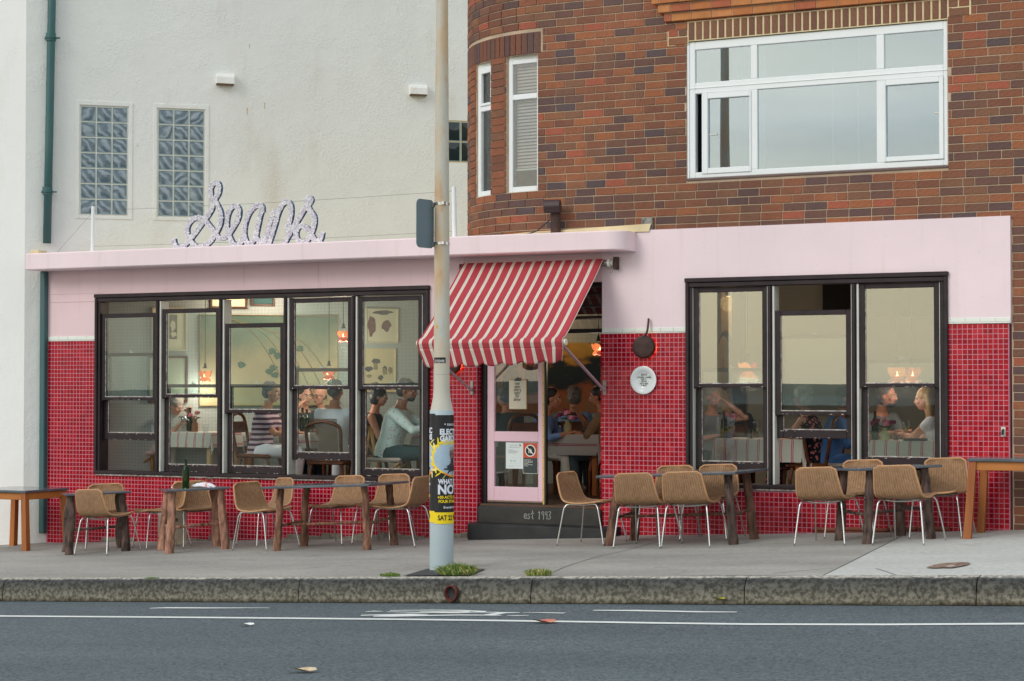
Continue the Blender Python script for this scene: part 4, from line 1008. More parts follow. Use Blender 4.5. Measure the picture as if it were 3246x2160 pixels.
for xb, xf in ((-.503, XA0+.03), (1.13, XA1-.03)):
    part('arm', M['pinkmetal'], aw, lambda m: (m.bar((xb, -.045, 1.655), (xf, -1.06, 2.115), .03, .022, c=.004), m.tube([(xb-.03, -.045, 1.655), (xb+.03, -.045, 1.655)], .016, 10)))
    part('arm_bracket', M['steel_dull'], aw, lambda m: (m.box((xb-.02, -.012, 1.59), (xb+.02, -.0055, 1.75), 0, .003), m.box((xb-.006, -.06, 1.635), (xb+.006, -.012, 1.675), 0, .002)))
# ================================================================== street pole
pb = gnd(1016, 1312)
pole = empty('street_pole', pb, 'tall rust stained grey street light pole standing at the kerb', 'pole')
k = NT('pole_paint'); n1 = k.ramp(k.noise(3.2, 7, sc=(2.2, 2.2, .55)), [(.42, (0,0,0)), (.60, (1,1,1))]); n2 = k.ramp(k.noise(9, 6, sc=(1, 1, .5)), [(.55, (0,0,0)), (.72, (1,1,1))])
gp = k.n('NewGeometry'); sz = k.n('SeparateXYZ'); k.l(gp.outputs['Position'], sz.inputs[0])
hm = k.ramp(k.math('MULTIPLY_ADD', sz.outputs[2], .2, 0.0), [(.30, (0,0,0)), (.50, (1,1,1))])
b_ = k.mix(k.noise(1.5, 5), s2l(184, 182, 170), s2l(204, 202, 190)); b_ = k.mix(k.math('MULTIPLY', n1, k.math('MULTIPLY', hm, .75)), b_, s2l(198, 164, 122)); b_ = k.mix(k.math('MULTIPLY', n2, k.math('MULTIPLY', hm, .6)), b_, s2l(186, 136, 92))
k.col(b_); k.rough(.6); k.bump(k.noise(60, 4), .15, .003); M['pole'] = k.m
PX, PY = pb.x, pb.y
def pz(y): return fy(1016, y, PY).z
def prad(w, y): return w*KP/FN*(fy(1016, y, PY)-CAM).dot(_Fp)/2
LB = prad(53.5, 1150)
zs = [(pz(1313)-.03, LB), (pz(962), LB), (pz(950), LB*.99), (pz(938), LB*.93), (pz(925), LB*.82), (pz(912), LB*.74), (pz(896), prad(37, 890)), (pz(700), prad(36.2, 700)), (pz(590), prad(35.2, 590)), (pz(300), prad(31.5, 300)), (pz(0), prad(27.5, 0)), (pz(0)+2.2, prad(25, 0))]
part('shaft', M['pole'], pole, lambda m: m.lathe([(r_, z) for z, r_ in zs], (PX, PY, 0), 40), 'auto')
part('base_sleeve', MT('pale_blue_grey_paint', s2l(172, 188, 194), .5, .08, 2.5, .1, 40), pole, lambda m: m.lathe([(LB+.003, pz(1313)-.02), (LB+.003, pz(945)), (LB+.0005, pz(944))], (PX, PY, 0), 40), 'auto')
for y, w in ((470, 33.5), (561, 35)):
    part('clamp_band', M['chrome'], pole, lambda m: (m.lathe([(prad(w, y)+.004, pz(y)-.013), (prad(w, y)+.004, pz(y)+.013)], (PX, PY, 0), 32), m.box((PX+.05, PY-.10, pz(y)-.015), (PX+.075, PY-.055, pz(y)+.015), 0, .002)), 'auto')
part('wire_band', M['steel_dull'], pole, lambda m: m.lathe([(prad(35.5, 860)+.002, pz(862)-.002), (prad(35.5, 860)+.004, pz(862)), (prad(35.5, 860)+.002, pz(862)+.002)], (PX, PY, 0), 32))
# camera-facing angle on the pole (towards -F)
ang0 = math.atan2(-_F.y, -_F.x)
def onpole(s_, z, r_): a = ang0 + s_/r_; return Vector((PX + r_*math.cos(a), PY + r_*math.sin(a), z))
def wrap(m, s0, s1, z0, z1, r_, mi=0, n=24): m.grid(lambda u, v: onpole(s0+(s1-s0)*u, z0+(z1-z0)*v, r_), n, 1, mi)
rp = prad(36, 830)
part('number_plate', M['black'], pole, lambda m: wrap(m, -rp*1.25, rp*.55, pz(836), pz(823), rp+.003))
part('sticker', MT('pale_sticker', s2l(190, 198, 196), .5, .1), pole, lambda m: wrap(m, -.02, .012, pz(776), pz(733), prad(36, 750)+.0012))
part('sticker', MT('orange_sticker', s2l(226, 160, 50), .5, .1), pole, lambda m: wrap(m, -.055, -.038, pz(757), pz(748), prad(36, 750)+.0012))
# parking sign seen from behind
sg = empty('street_sign', Vector((PX-.08, PY, pz(517))), 'grey metal back of a rounded parking sign clamped to the pole', 'sign')
def rrect(w, h_, r_, n=6):
    P_ = []
    for cx, cy, a0 in ((w/2-r_, h_/2-r_, 0), (-w/2+r_, h_/2-r_, 90), (-w/2+r_, -h_/2+r_, 180), (w/2-r_, -h_/2+r_, 270)):
        P_ += [(cx + r_*math.cos(rad(a0+90*i/n)), cy + r_*math.sin(rad(a0+90*i/n))) for i in range(n+1)]
    return P_
sdx = Vector((-math.cos(rad(62)), -math.sin(rad(62)), 0)); sc0 = Vector((PX, PY, 0)) + _R*(-.076) ; zc_ = pz(517); hh_ = pz(462)-pz(573)
SD = (_R*-.60 + _F*-.80).normalized(); SN = Vector((SD.y, -SD.x, 0))
part('plate', M['greyplate'], sg, lambda m: m.prism(rrect(.25, hh_, .05), lambda a, b, d: sc0 + SD*(a+.125) + _Z*(b+zc_) + SN*d, -.003, .003), 'auto')
part('bracket', M['steel_dull'], sg, lambda m: [m.box(sc0 + Vector((-.03, -.03, z-.03)), sc0 + Vector((.012, .012, z+.012)), 0, .003) for z in (pz(470), pz(561))])

# ================================================================== strokes for handwriting
GLY = {'a': [[(.6,.9),(.2,1),(0,.5),(.2,0),(.55,.25),(.62,.95)],[(.62,.95),(.6,.1),(.75,0)]], 'c': [[(.6,.85),(.3,1),(.02,.5),(.3,0),(.65,.15)]], 'd': [[(.6,.8),(.2,1),(0,.45),(.2,0),(.6,.3),(.68,1.8)],[(.68,1.8),(.64,0)]],
'e': [[(.05,.5),(.6,.55),(.45,.98),(.1,.85),(.02,.35),(.3,0),(.68,.18)]], 'f': [[(.65,1.75),(.4,1.8),(.28,1.3),(.26,0)],[(.05,.95),(.55,1)]], 'g': [[(.6,.9),(.2,1),(0,.5),(.2,.1),(.58,.35),(.62,.95)],[(.62,.95),(.58,-.6),(.1,-.6)]],
'h': [[(.05,1.8),(.05,0)],[(.05,.6),(.35,1),(.58,.75),(.6,0)]], 'i': [[(.1,1),(.1,0)],[(.1,1.45),(.13,1.5)]], 'l': [[(.1,1.8),(.08,.2),(.25,0)]], 'm': [[(.02,1),(.02,0)],[(.02,.6),(.25,1),(.4,.8),(.4,0)],[(.4,.6),(.62,1),(.78,.8),(.8,0)]],
'n': [[(.05,1),(.05,0)],[(.05,.6),(.35,1),(.58,.75),(.6,0)]], 'o': [[(.35,1),(.02,.6),(.25,0),(.62,.35),(.5,.95),(.3,1)]], 'p': [[(.05,1),(.03,-.7)],[(.05,.7),(.4,1),(.62,.5),(.3,.02),(.05,.25)]], 'r': [[(.05,1),(.05,0)],[(.05,.6),(.3,1),(.5,.9)]],
's': [[(.5,.9),(.2,1),(.1,.7),(.48,.35),(.3,0),(.02,.12)]], 't': [[(.28,1.6),(.26,.15),(.45,0)],[(.02,1.05),(.55,1.1)]], 'u': [[(.05,1),(.08,.2),(.35,0),(.58,.4),(.6,1)],[(.6,1),(.62,0)]], 'v': [[(.02,1),(.28,0),(.58,1)]],
'w': [[(.02,1),(.2,0),(.4,.8),(.6,0),(.8,1)]], 'y': [[(.05,1),(.1,.35),(.35,.2),(.6,1)],[(.6,1),(.5,-.5),(.1,-.65)]], '1': [[(.15,1.4),(.3,1.7),(.28,0)]], '2': [[(.05,1.4),(.3,1.7),(.55,1.3),(.05,.02),(.6,0)]], '3': [[(.1,1.6),(.45,1.65),(.5,1.2),(.25,.9),(.55,.5),(.3,0),(.02,.15)]],
'6': [[(.5,1.7),(.1,.9),(.05,.3),(.3,0),(.58,.35),(.35,.75),(.08,.5)]], '9': [[(.55,1.35),(.3,1.7),(.05,1.3),(.3,.95),(.56,1.35)],[(.56,1.45),(.5,0)]], '+': [[(.05,.5),(.6,.5)],[(.33,.85),(.33,.15)]], '-': [[(.1,.5),(.5,.5)]]}
def write(m, text, fn, x0, y0, xh, w, centre=True, seed=1, slant=.12):
    rr = random.Random(seed); adv = lambda c: .5 if c == ' ' else (.3 if c in 'il' else (1.05 if c in 'mw' else .82))
    tot = sum(adv(c) for c in text)*xh; x = x0 - tot/2 if centre else x0
    for c in text:
        jy = rr.uniform(-.06, .06)*xh
        for st in GLY.get(c, []):
            P_ = resample([(a, b, 0) for a, b in st], .25); Q = [(x + (p.x + slant*p.y)*xh, y0 + p.y*xh + jy) for p in P_]
            for (a, b) in zip(Q[:-1], Q[1:]):
                dx, dy = b[0]-a[0], b[1]-a[1]; l_ = math.hypot(dx, dy) or 1; nx, ny = -dy/l_*w/2, dx/l_*w/2; ex, ey = dx/l_*w*.3, dy/l_*w*.3
                m.add([fn(a[0]-nx-ex, a[1]-ny-ey), fn(a[0]+nx-ex, a[1]+ny-ey), fn(b[0]+nx+ex, b[1]+ny+ey), fn(b[0]-nx+ex, b[1]-ny+ey)], [(0,3,2,1)])
        x += adv(c)*xh
def text_mesh(txt, size, bold=0.0, spacing=1.0, sx_=1.0):
    cu = bpy.data.curves.new('t', 'FONT'); cu.body = txt; cu.size = size; cu.offset = bold; cu.space_character = spacing; cu.resolution_u = 3
    o = bpy.data.objects.new('t', cu); COL.objects.link(o); dg = bpy.context.evaluated_depsgraph_get(); me = bpy.data.meshes.new_from_object(o.evaluated_get(dg))
    V = [Vector((v.co.x*sx_, v.co.y, 0)) for v in me.vertices]; Fs = [tuple(p.vertices) for p in me.polygons]
    bpy.data.objects.remove(o); bpy.data.curves.remove(cu); bpy.data.meshes.remove(me); return V, Fs
def text_on(m, txt, size, fn, x0, y0, bold=0, align='l', sx_=1.0, mi=0, width=None, sp=1.0, cut=0):
    V, Fs = text_mesh(txt, size, bold, sp, sx_)
    if not V: return
    mn = min(v.x for v in V); mx_ = max(v.x for v in V)
    if width: s_ = width/(mx_-mn); V = [Vector(((v.x-mn)*s_, v.y, 0)) for v in V]; mn, mx_ = 0, width
    off = x0 - mn if align == 'l' else (x0 - (mn+mx_)/2 if align == 'c' else x0 - mx_)
    if cut:
        me = bpy.data.meshes.new('c'); me.from_pydata([tuple(v) for v in V], [], Fs); b = bmesh.new(); b.from_mesh(me); x = mn + cut
        while x < mx_: bmesh.ops.bisect_plane(b, geom=b.verts[:] + b.edges[:] + b.faces[:], plane_co=(x, 0, 0), plane_no=(1, 0, 0)); x += cut
        b.verts.index_update(); V = [v.co.copy() for v in b.verts]; Fs = [tuple(v.index for v in f.verts) for f in b.faces]; b.free(); bpy.data.meshes.remove(me)
    m.add([fn(v.x+off, v.y+y0) for v in V], Fs, mi)
# pole number
part('number', MT('white_ink', s2l(214, 214, 214), .6, 0), pole, lambda m: text_on(m, 'GY02498', pz(826)-pz(835), lambda a, b: onpole(a, b, rp+.0038), -rp*.33, pz(834.5), .0004, 'c', 1.0, width=rp*1.4))
# ================================================================== posters wrapped on the pole
M['posterblack'] = MT('poster_black', s2l(26, 26, 30), .45, .2, 8); M['pyellow'] = MT('poster_yellow', s2l(244, 214, 10), .5, .05); M['pwhite'] = MT('poster_white', s2l(222, 228, 240), .5, .05); M['porange'] = MT('poster_orange', s2l(244, 150, 30), .5, .1)
M['psky'] = MT('poster_sky', s2l(172, 196, 216), .5, .2, 6); M['pskin'] = MT('poster_face', s2l(150, 104, 98), .5, .15, 20, c2=s2l(104, 74, 72)); M['phair'] = MT('poster_hair', s2l(168, 172, 172), .5, .3, 60); M['pcoat'] = MT('poster_coat', s2l(36, 42, 54), .5, .2); M['ppale'] = MT('poster_pale_yellow', s2l(238, 232, 160), .5, .05); M['pdark'] = MT('poster_face_dark', s2l(70, 48, 48), .5, .1)  # dark print tone for the neck, beard and features
RP = LB + .005
pq = cq(1350, 1280, 7.84); pq2 = cq(1350, 1460, 7.13)
def poster(s0, ztop, zbot, label, r_):
    """s0: left edge (metres round the pole), content drawn in poster-width units"""
    ps = empty('poster', onpole(s0, ztop, RP), label, 'poster', 'festival posters wrapped round the pole')
    Hh = ztop - zbot; Wd = .30
    P_ = lambda a, b, k_=0: onpole(s0 + a*1.17, ztop - b*Hh, RP + r_ + k_*.0005)
    def g_(nm, mat, fn): part(nm, M[mat], ps, fn)
    def sheet(m): m.grid(lambda u, v: P_(u*Wd, .0 + .895*v), 30, 12)
    g_('sheet', 'posterblack', sheet); g_('date_band', 'pyellow', lambda m: m.grid(lambda u, v: P_(u*Wd, .895+.105*v, 1), 30, 2))
    T = lambda txt, size, x, b, bold, w=None, mi=0: (lambda m: text_on(m, txt, size*Hh, lambda a, c: onpole(s0+a, c, RP+r_+.0018), x, ztop - b*Hh, bold, 'l', 1.0, width=w, cut=.012))
    oval = [(.15+.158*math.cos(t)*(1.0), .40+.155*math.sin(t)*(1+.12*math.sin(2*t))) for t in [2*math.pi*i/40 for i in range(40)]]
    def fan(m, pts, k_):
        c = (sum(p[0] for p in pts)/len(pts), sum(p[1] for p in pts)/len(pts)); n = len(pts); rings = 16; V = [P_(*c, k_)]
        for j in range(1, rings+1): V += [P_(c[0]+(a-c[0])*j/rings, c[1]+(b-c[1])*j/rings, k_) for a, b in pts]
        Fs = [(0, 1+i, 1+(i+1) % n) for i in range(n)]
        for j in range(rings-1): Fs += [(1+j*n+i, 1+(j+1)*n+i, 1+(j+1)*n+(i+1) % n, 1+j*n+(i+1) % n) for i in range(n)]
        m.add(V, Fs)
    g_('sky_picture', 'psky', lambda m: fan(m, oval, 2))
    def petals(m, odd):
        for i in range(22):
            if (i % 2) != odd: continue
            t = 2*math.pi*i/22; c = (.15+.178*math.cos(t), .40+.19*math.sin(t)); dx, dy = math.cos(t+.5)*.028, math.sin(t+.5)*.052
            if .02 < c[0] < .28 or True: fan(m, [(c[0]+dx*math.cos(q_)-.006*math.sin(q_), c[1]+dy*math.cos(q_)+.012*math.sin(q_)) for q_ in [2*math.pi*j/10 for j in range(10)]], 2)
    g_('petals', 'pyellow', lambda m: petals(m, 0)); g_('petals', 'ppale', lambda m: petals(m, 1))
    def band(m, k0, k1):
        n = 40
        for i in range(k0, k1): 
            a, b = oval[i % n], oval[(i+1) % n]; f = 1.10
            o_ = lambda p: (.15+(p[0]-.15)*f, .40+(p[1]-.40)*f); q0, q1 = o_(a), o_(b); m.add([P_(*a, 3), P_(*b, 3), P_(*q1, 3), P_(*q0, 3)], [(0,1,2,3)])
    g_('ribbon', 'pyellow', lambda m: (band(m, 17, 40), band(m, 13, 17))); g_('ribbon', 'porange', lambda m: band(m, 0, 13))
    g_('coat', 'pcoat', lambda m: fan(m, [(.075,.50),(.105,.465),(.13,.445),(.19,.445),(.215,.465),(.245,.50),(.22,.535),(.16,.552),(.11,.54)], 3))
    g_('neck', 'pdark', lambda m: fan(m, [(.135,.42),(.185,.42),(.187,.465),(.162,.48),(.137,.465)], 4))
    g_('hair', 'phair', lambda m: fan(m, [(.126,.35),(.124,.32),(.132,.298),(.15,.286),(.17,.284),(.188,.296),(.197,.32),(.195,.35)], 4))
    g_('face', 'pskin', lambda m: fan(m, [(.129,.335),(.14,.322),(.16,.317),(.18,.322),(.191,.335),(.193,.37),(.188,.40),(.178,.425),(.162,.437),(.146,.427),(.135,.405),(.128,.37)], 5))
    g_('beard', 'pdark', lambda m: (fan(m, [(.136,.40),(.15,.397),(.162,.395),(.175,.397),(.187,.40),(.178,.428),(.162,.439),(.146,.429)], 6), fan(m, [(.135,.353),(.155,.356),(.154,.364),(.137,.363)], 6), fan(m, [(.168,.356),(.188,.353),(.187,.363),(.169,.364)], 6), fan(m, [(.15,.407),(.174,.407),(.17,.412),(.154,.412)], 6)))
    for nm, mt, a in (('title', 'pwhite', ('ELECTRIC', .070, .054, .178, .0035, .262)), ('title', 'pwhite', ('GARDENS', .070, .054, .238, .0035, .262)), ('subtitle', 'pyellow', ('musicfest', .036, .054, .270, .0015, .165)),
        ('crest', 'pwhite', ('* SIKSILK', .028, .094, .098, .0005, .15)), ('act_name', 'pwhite', ('WHAT SO', .060, .036, .632, .003, .22)), ('act_name', 'pwhite', ('NOT', .118, .036, .724, .005, .245)),
        ('act_count', 'pyellow', ('+30 ACTS OVER', .036, .033, .768, .0012, .25)), ('act_count', 'pyellow', ('FOUR STAGES', .036, .043, .806, .0012, .215)), ('seller', 'pwhite', ('Eventbrite', .030, .09, .858, .0006, .13))):
        g_(nm, mt, T(a[0], a[1], a[2], a[3], a[4], a[5]))
    part('date', M['black'], ps, T('SAT 22 FEB', .064, .035, .966, .002, .24))
    part('ribbon_words', M['black'], ps, lambda m: [text_on(m, 'what so not', .008, lambda a, c, t=t: P_(.15+.166*math.cos(t) - a*math.sin(t)*1.0*(-1 if math.sin(t) < 0 else 1)*-1*(0) + (a if math.sin(t) < 0 else a)*abs(math.sin(t)), .40+.163*math.sin(t) - c/Hh + a*(-math.cos(t)*.3 if math.sin(t) > 0 else math.cos(t)*.3)/Hh, 4), 0, 0, 0, 'c') for t in (-2.2, -1.7, -1.2, 1.0, 1.5, 2.0)])
    return ps
z_t = pz(955); z_b = pz(1204)
s_of = lambda xN: LB*math.asin(max(-1, min(1, (xN/KP - 1016.5)/26.8)))
poster(s_of(1379), z_t, z_b, 'black and yellow festival poster with a bearded man on the front of the pole', .001)
poster(s_of(1379) - .345, z_t + .012, z_b + .012, 'edge of an overlapping second festival poster round the left of the pole', .0002)

# ================================================================== shop sign
sq = cq(540, 560, 4.714); YS = -.13
sign = empty('shop_sign', fy(*sq(1150, 1060), YS), 'shell covered script sign spelling Seans on the cafe roof edge', 'sign')
LT = {'S': [[(45,935),(60,1010),(105,1062),(165,1062),(235,1005),(310,920),(400,800),(490,675),(570,565),(625,460),(635,370),(605,280),(598,180),(640,105),(700,95),(728,160),(712,260),(665,350),(700,430),(745,530),(752,660),(720,770),(650,890),(560,1005),(440,1062),(345,1020),(290,930),(248,850),(255,745),(320,650),(420,615),(510,650),(590,745),(665,850),(730,925)]],
 'e': [[(730,925),(800,915),(880,850),(950,740),(1010,620),(1022,500),(975,440),(900,480),(850,600),(840,730),(868,850),(905,950),(960,1030),(1015,1030),(1060,970)]],
 'a': [[(1370,535),(1365,450),(1310,430),(1225,480),(1150,600),(1105,760),(1105,890),(1150,1000),(1220,985),(1275,870),(1305,740),(1335,600),(1355,530)],[(1290,800),(1280,900),(1330,975),(1390,930)],[(1060,970),(1110,890)]],
 'n': [[(1365,1040),(1430,900),(1475,740),(1515,600),(1555,500)],[(1455,1035),(1510,880),(1560,720),(1600,570),(1660,440),(1740,375),(1795,430),(1800,560),(1775,680),(1735,800)]],
 's': [[(1690,1020),(1760,890),(1840,755),(1930,610),(2010,470),(2040,400),(2030,345),(2080,320),(2100,360),(2060,430),(2080,500),(2140,590),(2148,700),(2120,810),(2060,930),(1990,995),(1910,960),(1875,870),(1895,780),(1960,735),(2040,775),(2100,860),(2150,940),(2200,975),(2245,930),(2265,830)],[(1735,800),(1800,770),(1860,740)]]}
k = NT('shell'); gi = k.n('NewGeometry'); k.col(k.mix(gi.outputs['Random Per Island'], s2l(190, 184, 204), s2l(252, 248, 246))); k.rough(.35); M['shell'] = k.m
M['signblue'] = MT('blue_letter_side', s2l(36, 84, 130), .5, .2); rs = random.Random(9)
for ch, strokes in LT.items():
    bk = MB(); sh = MB()
    for st in strokes:
        P_ = [fy(*sq(*p_), YS) for p_ in st]; P_ = resample(P_, .012); n = len(P_); HWd = .027
        L_ = []; R2 = []
        for i in range(n):
            d = P_[min(i+1, n-1)] - P_[max(i-1, 0)]; d.y = 0; d.normalize(); s_ = Vector((-d.z, 0, d.x))*HWd; L_.append(P_[i]+s_); R2.append(P_[i]-s_)
        V = []
        for i in range(n): V += [L_[i], R2[i], R2[i] + Vector((0, .045, 0)), L_[i] + Vector((0, .045, 0))]
        Fs = [(4*i+j, 4*i+(j+1) % 4, 4*i+4+(j+1) % 4, 4*i+4+j) for i in range(n-1) for j in range(4)] + [(0,1,2,3), (4*n-4, 4*n-3, 4*n-2, 4*n-1)]
        bk.add(V, [f_ for i_, f_ in enumerate(Fs) if not (i_ < 4*(n-1) and i_ % 4 == 0)], 0); bk.add(V, [f_ for i_, f_ in enumerate(Fs) if i_ < 4*(n-1) and i_ % 4 == 0], 1)
        for i in range(0, n, 1):
            for j in range(-2, 3):
                if rs.random() < .12: continue
                c = P_[i] + (L_[i]-P_[i])*(j/2.15) + Vector((rs.uniform(-.005, .005), -.002, rs.uniform(-.005, .005))); r_ = rs.uniform(.008, .0125); t = rs.uniform(0, 6.28); ax = Vector((rs.uniform(-.5, .5), -1, rs.uniform(-.5, .5))).normalized(); u1 = ax.orthogonal().normalized(); u2 = ax.cross(u1)
                V = [c + ax*r_*.7] + [c + (u1*math.cos(t+q_) + u2*math.sin(t+q_))*r_*(1.15 if q_ < 2 else .85) for q_ in [2*math.pi*i_/6 for i_ in range(6)]]
                sh.add(V, [(0, 1+i_, 1+(i_+1) % 6) for i_ in range(6)])
    lt = bk.build('letter', [M['signblue'], M['shell']], sign); tag(sh.build('shells', M['shell'], lt, fix=False), kind='stuff')
# posts and guy wires on the roof
w1t, w1b = rg1(564, 1252), rg1(560, 1530)
postA = empty('roof_post', fy(*w1b, -.05), 'thin white post on the roof at the left of the shell sign', 'post', 'white posts that hold the sign wires')
part('shaft', M['upvc'], postA, lambda m: m.tube([fy(*w1b, -.05) - _Z*.05, fy(*w1t, -.05)], .022, 12), 'auto')
p2q = cq(1280, 560, 4.61)
postB = empty('roof_post', fy(*p2q(735, 880), -.05), 'thicker white post on the roof just right of the street pole', 'post', 'white posts that hold the sign wires')
part('shaft', M['upvc'], postB, lambda m: m.tube([fy(*p2q(742, 885), -.05) - _Z*.05, fy(*p2q(730, 150), -.05)], .026, 12), 'auto')
for i, (a, b, lb) in enumerate(((rg1(570, 1277), p2q(700, 215), 'upper thin wire stretched behind the shell sign between the posts'), (rg1(572, 1494), p2q(705, 800), 'lower thin wire stretched behind the shell sign between the posts'))):
    m = MB(); A_, B_ = fy(*a, -.05), fy(*b, -.05); m.tube([A_.lerp(B_, t/12) - _Z*.02*math.sin(math.pi*t/12) for t in range(13)], .0022, 5); tag(m.build('wire', M['steel_dull'], None), lb, 'wire')
m = MB(); m.tube([fy(*rg1(570, 1277), -.05), fy(*rg1(340, 1540), -.1)], .0022, 5); tag(m.build('wire', M['steel_dull'], None), 'slanting guy wire from the left roof post down to the cornice', 'wire')
# cowl vent on the roof ledge with its cable
vq = rg2(1265, 1410); vp = fy(*vq, -.06)
cowl = empty('roof_cowl', vp, 'dark metal cowl vent bent over on the roof ledge below the brick bay', 'vent')
def cowlf(m):
    pts = [vp + Vector((0, 0, -.06)), vp + Vector((0, 0, .15)), vp + Vector((.0, -.01, .24)), vp + Vector((-.03, -.04, .29)), vp + Vector((-.07, -.06, .28))]
    m.tube(pts, [.055, .055, .058, .062, .066], 14)
part('pipe', M['rust'], cowl, cowlf, 'auto'); part('hood', MT('dark_hood', s2l(70, 52, 54), .4, .3, 14), cowl, lambda m: m.tube([vp + Vector((.08, -.05, .28)), vp + Vector((-.09, -.09, .28))], .075, 16), 'auto')
m = MB(); m.tube(resample([fy(*rg2(1230, 1335), -.1), fy(*rg2(1190, 1365), -.13), fy(*rg2(1150, 1400), -.16), fy(*rg2(1085, 1422), -.16)], .03), .008, 6); tag(m.build('cable', M['black'], None), 'short black cable running from the cowl vent onto the pink ledge', 'cable')

# ================================================================== pans, plate, clipboard and notices
wq = cq(1980, 960, 3.5625)
def pan(px, handle, r_, label, lamp):
    c = fy(*px, -.10); pn = empty('frying_pan_lamp', c, label, 'lamp', 'frying pans hung as wall lamps')
    Mx = Matrix.Translation(c) @ Matrix.Rotation(rad(handle[2]), 4, 'Z') @ Matrix.Rotation(rad(90), 4, 'X')
    part('pan', M['rust'], pn, lambda m: m.lathe([(0, .0), (r_*.78, .0), (r_*.84, -.004), (r_*1.0, -.045), (r_*1.0, -.049), (r_*.82, -.008), (0, -.005)], n=40, M=Mx), 'auto')
    h1 = fy(*handle[0], -.07); h2 = fy(*handle[1], -.03)
    part('handle', M['rust'], pn, lambda m: m.tube(resample([c + _Z*r_*.9 + Vector((.0, .03, 0)), h1, h2], .02), .012, 8, rx=None), 'auto')
    part('bulb', EM('warm_bulb', (1, .36, .08, 1), 8), pn, lambda m: m.ball(c + Vector((.03, .062, .0)), .028, 10), True)
    ld = bpy.data.lights.new('pan_light', 'POINT'); ld.energy = lamp*.5; ld.color = (1, .38, .10); ld.shadow_soft_size = .03; lo_ = bpy.data.objects.new('pan_light', ld); COL.objects.link(lo_); lo_.location = Vector((.05, .060, -.01)) ; lo_.parent = pn
pan(wq(215, 500), (wq(255, 320), wq(272, 180), 18), .125, 'rusty frying pan hung over a lamp bulb on the tiles above the plate', 1.6)
pq_ = cq(1300, 800, 2.613); pan(pq_(333, 925), (pq_(340, 860), pq_(345, 800), 18), .12, 'rusty frying pan lamp half hidden behind the pole under the awning', 1.6)
pc = fy(*wq(217, 875), -.02)
plt = empty('wall_plate', pc, 'white dinner plate with handwritten opening hours hung on the red tiles', 'plate')
Mx = Matrix.Translation(pc + Vector((0, -.004, 0))) @ Matrix.Rotation(rad(90), 4, 'X'); PR = .151
part('dish', MT('white_china', s2l(232, 238, 240), .12, .02, 3), plt, lambda m: m.lathe([(0, -.012), (PR*.55, -.012), (PR*.62, -.006), (PR*.70, .006), (PR*.97, .014), (PR, .012), (PR*.97, .006), (PR*.6, -.018), (0, -.018)], n=56, M=Mx), 'auto')
M['ink'] = MT('grey_ink', s2l(70, 78, 74), .7, .1)
def pw(m):
    f = lambda a, b: pc + Vector((a, -.004+.0112, b)) + Vector((0, -.001, 0))
    f = lambda a, b: Vector((pc.x + a, pc.y - .004 + .0105, pc.z + b))
    for t, y, xh, w_ in (('lunch', .048, .020, .0034), ('saturday + sunday', .024, .0122, .0026), ('from 12 -', .003, .0115, .0024), ('- dinner -', -.022, .0165, .003), ('every night', -.044, .0122, .0026), ('from 6 -', -.065, .0122, .0026)): write(m, t, f, 0, y, xh, w_, seed=int(y*1000)+90)
part('writing', M['ink'], plt, pw)
plt.children[-1].location.y -= .0 
# clipboard inside the door glass
cbq = cq(1300, 800, 2.613); a_ = fy(*cbq(818, 1052), .12); b_ = fy(*cbq(966, 1302), .12); YC = .118
cbd = empty('clipboard', Vector(((a_.x+b_.x)/2, YC, b_.z)), 'clipboard with handwritten sheet now open every night for dinner on the door', 'clipboard')
part('board', MT('hardboard', s2l(190, 156, 110), .6, .1, 9), cbd, lambda m: m.box((a_.x, YC+.004, b_.z), (b_.x, YC+.010, a_.z), 0, .002))
part('sheet', MT('cream_paper', s2l(222, 216, 196), .8, .05), cbd, lambda m: m.box((a_.x+.004, YC+.001, b_.z+.004), (b_.x-.008, YC+.0035, a_.z-.012), 0, .0005))
cm = (a_.x+b_.x)/2
part('clip', MT('steel_clip', s2l(76, 92, 96), .3, .1, metal=.6), cbd, lambda m: (m.box((cm-.042, YC-.008, a_.z-.02), (cm+.042, YC+.0005, a_.z-.004), 0, .003), m.box((cm-.022, YC-.010, a_.z-.004), (cm+.022, YC-.002, a_.z+.018), 0, .004)))
def cbw(m):
    f = lambda a, b: Vector((cm + a, YC+.0004, b)); H_ = a_.z - b_.z
    for i, t in enumerate(('now', 'open', 'every', 'night', 'for', 'dinner')): write(m, t, f, -.004, a_.z - .062 - i*.036, .022, .0042, seed=i+3)
part('writing', M['ink'], cbd, cbw)
nq = cq(1540, 1380, 6.535)
def sheetp(name, label, A_, B_, build):
    a, b = fy(*nq(*A_), .13), fy(*nq(*B_), .13); r_ = empty(name, Vector(((a.x+b.x)/2, .13, b.z)), label, 'notice'); build(r_, a, b); return r_
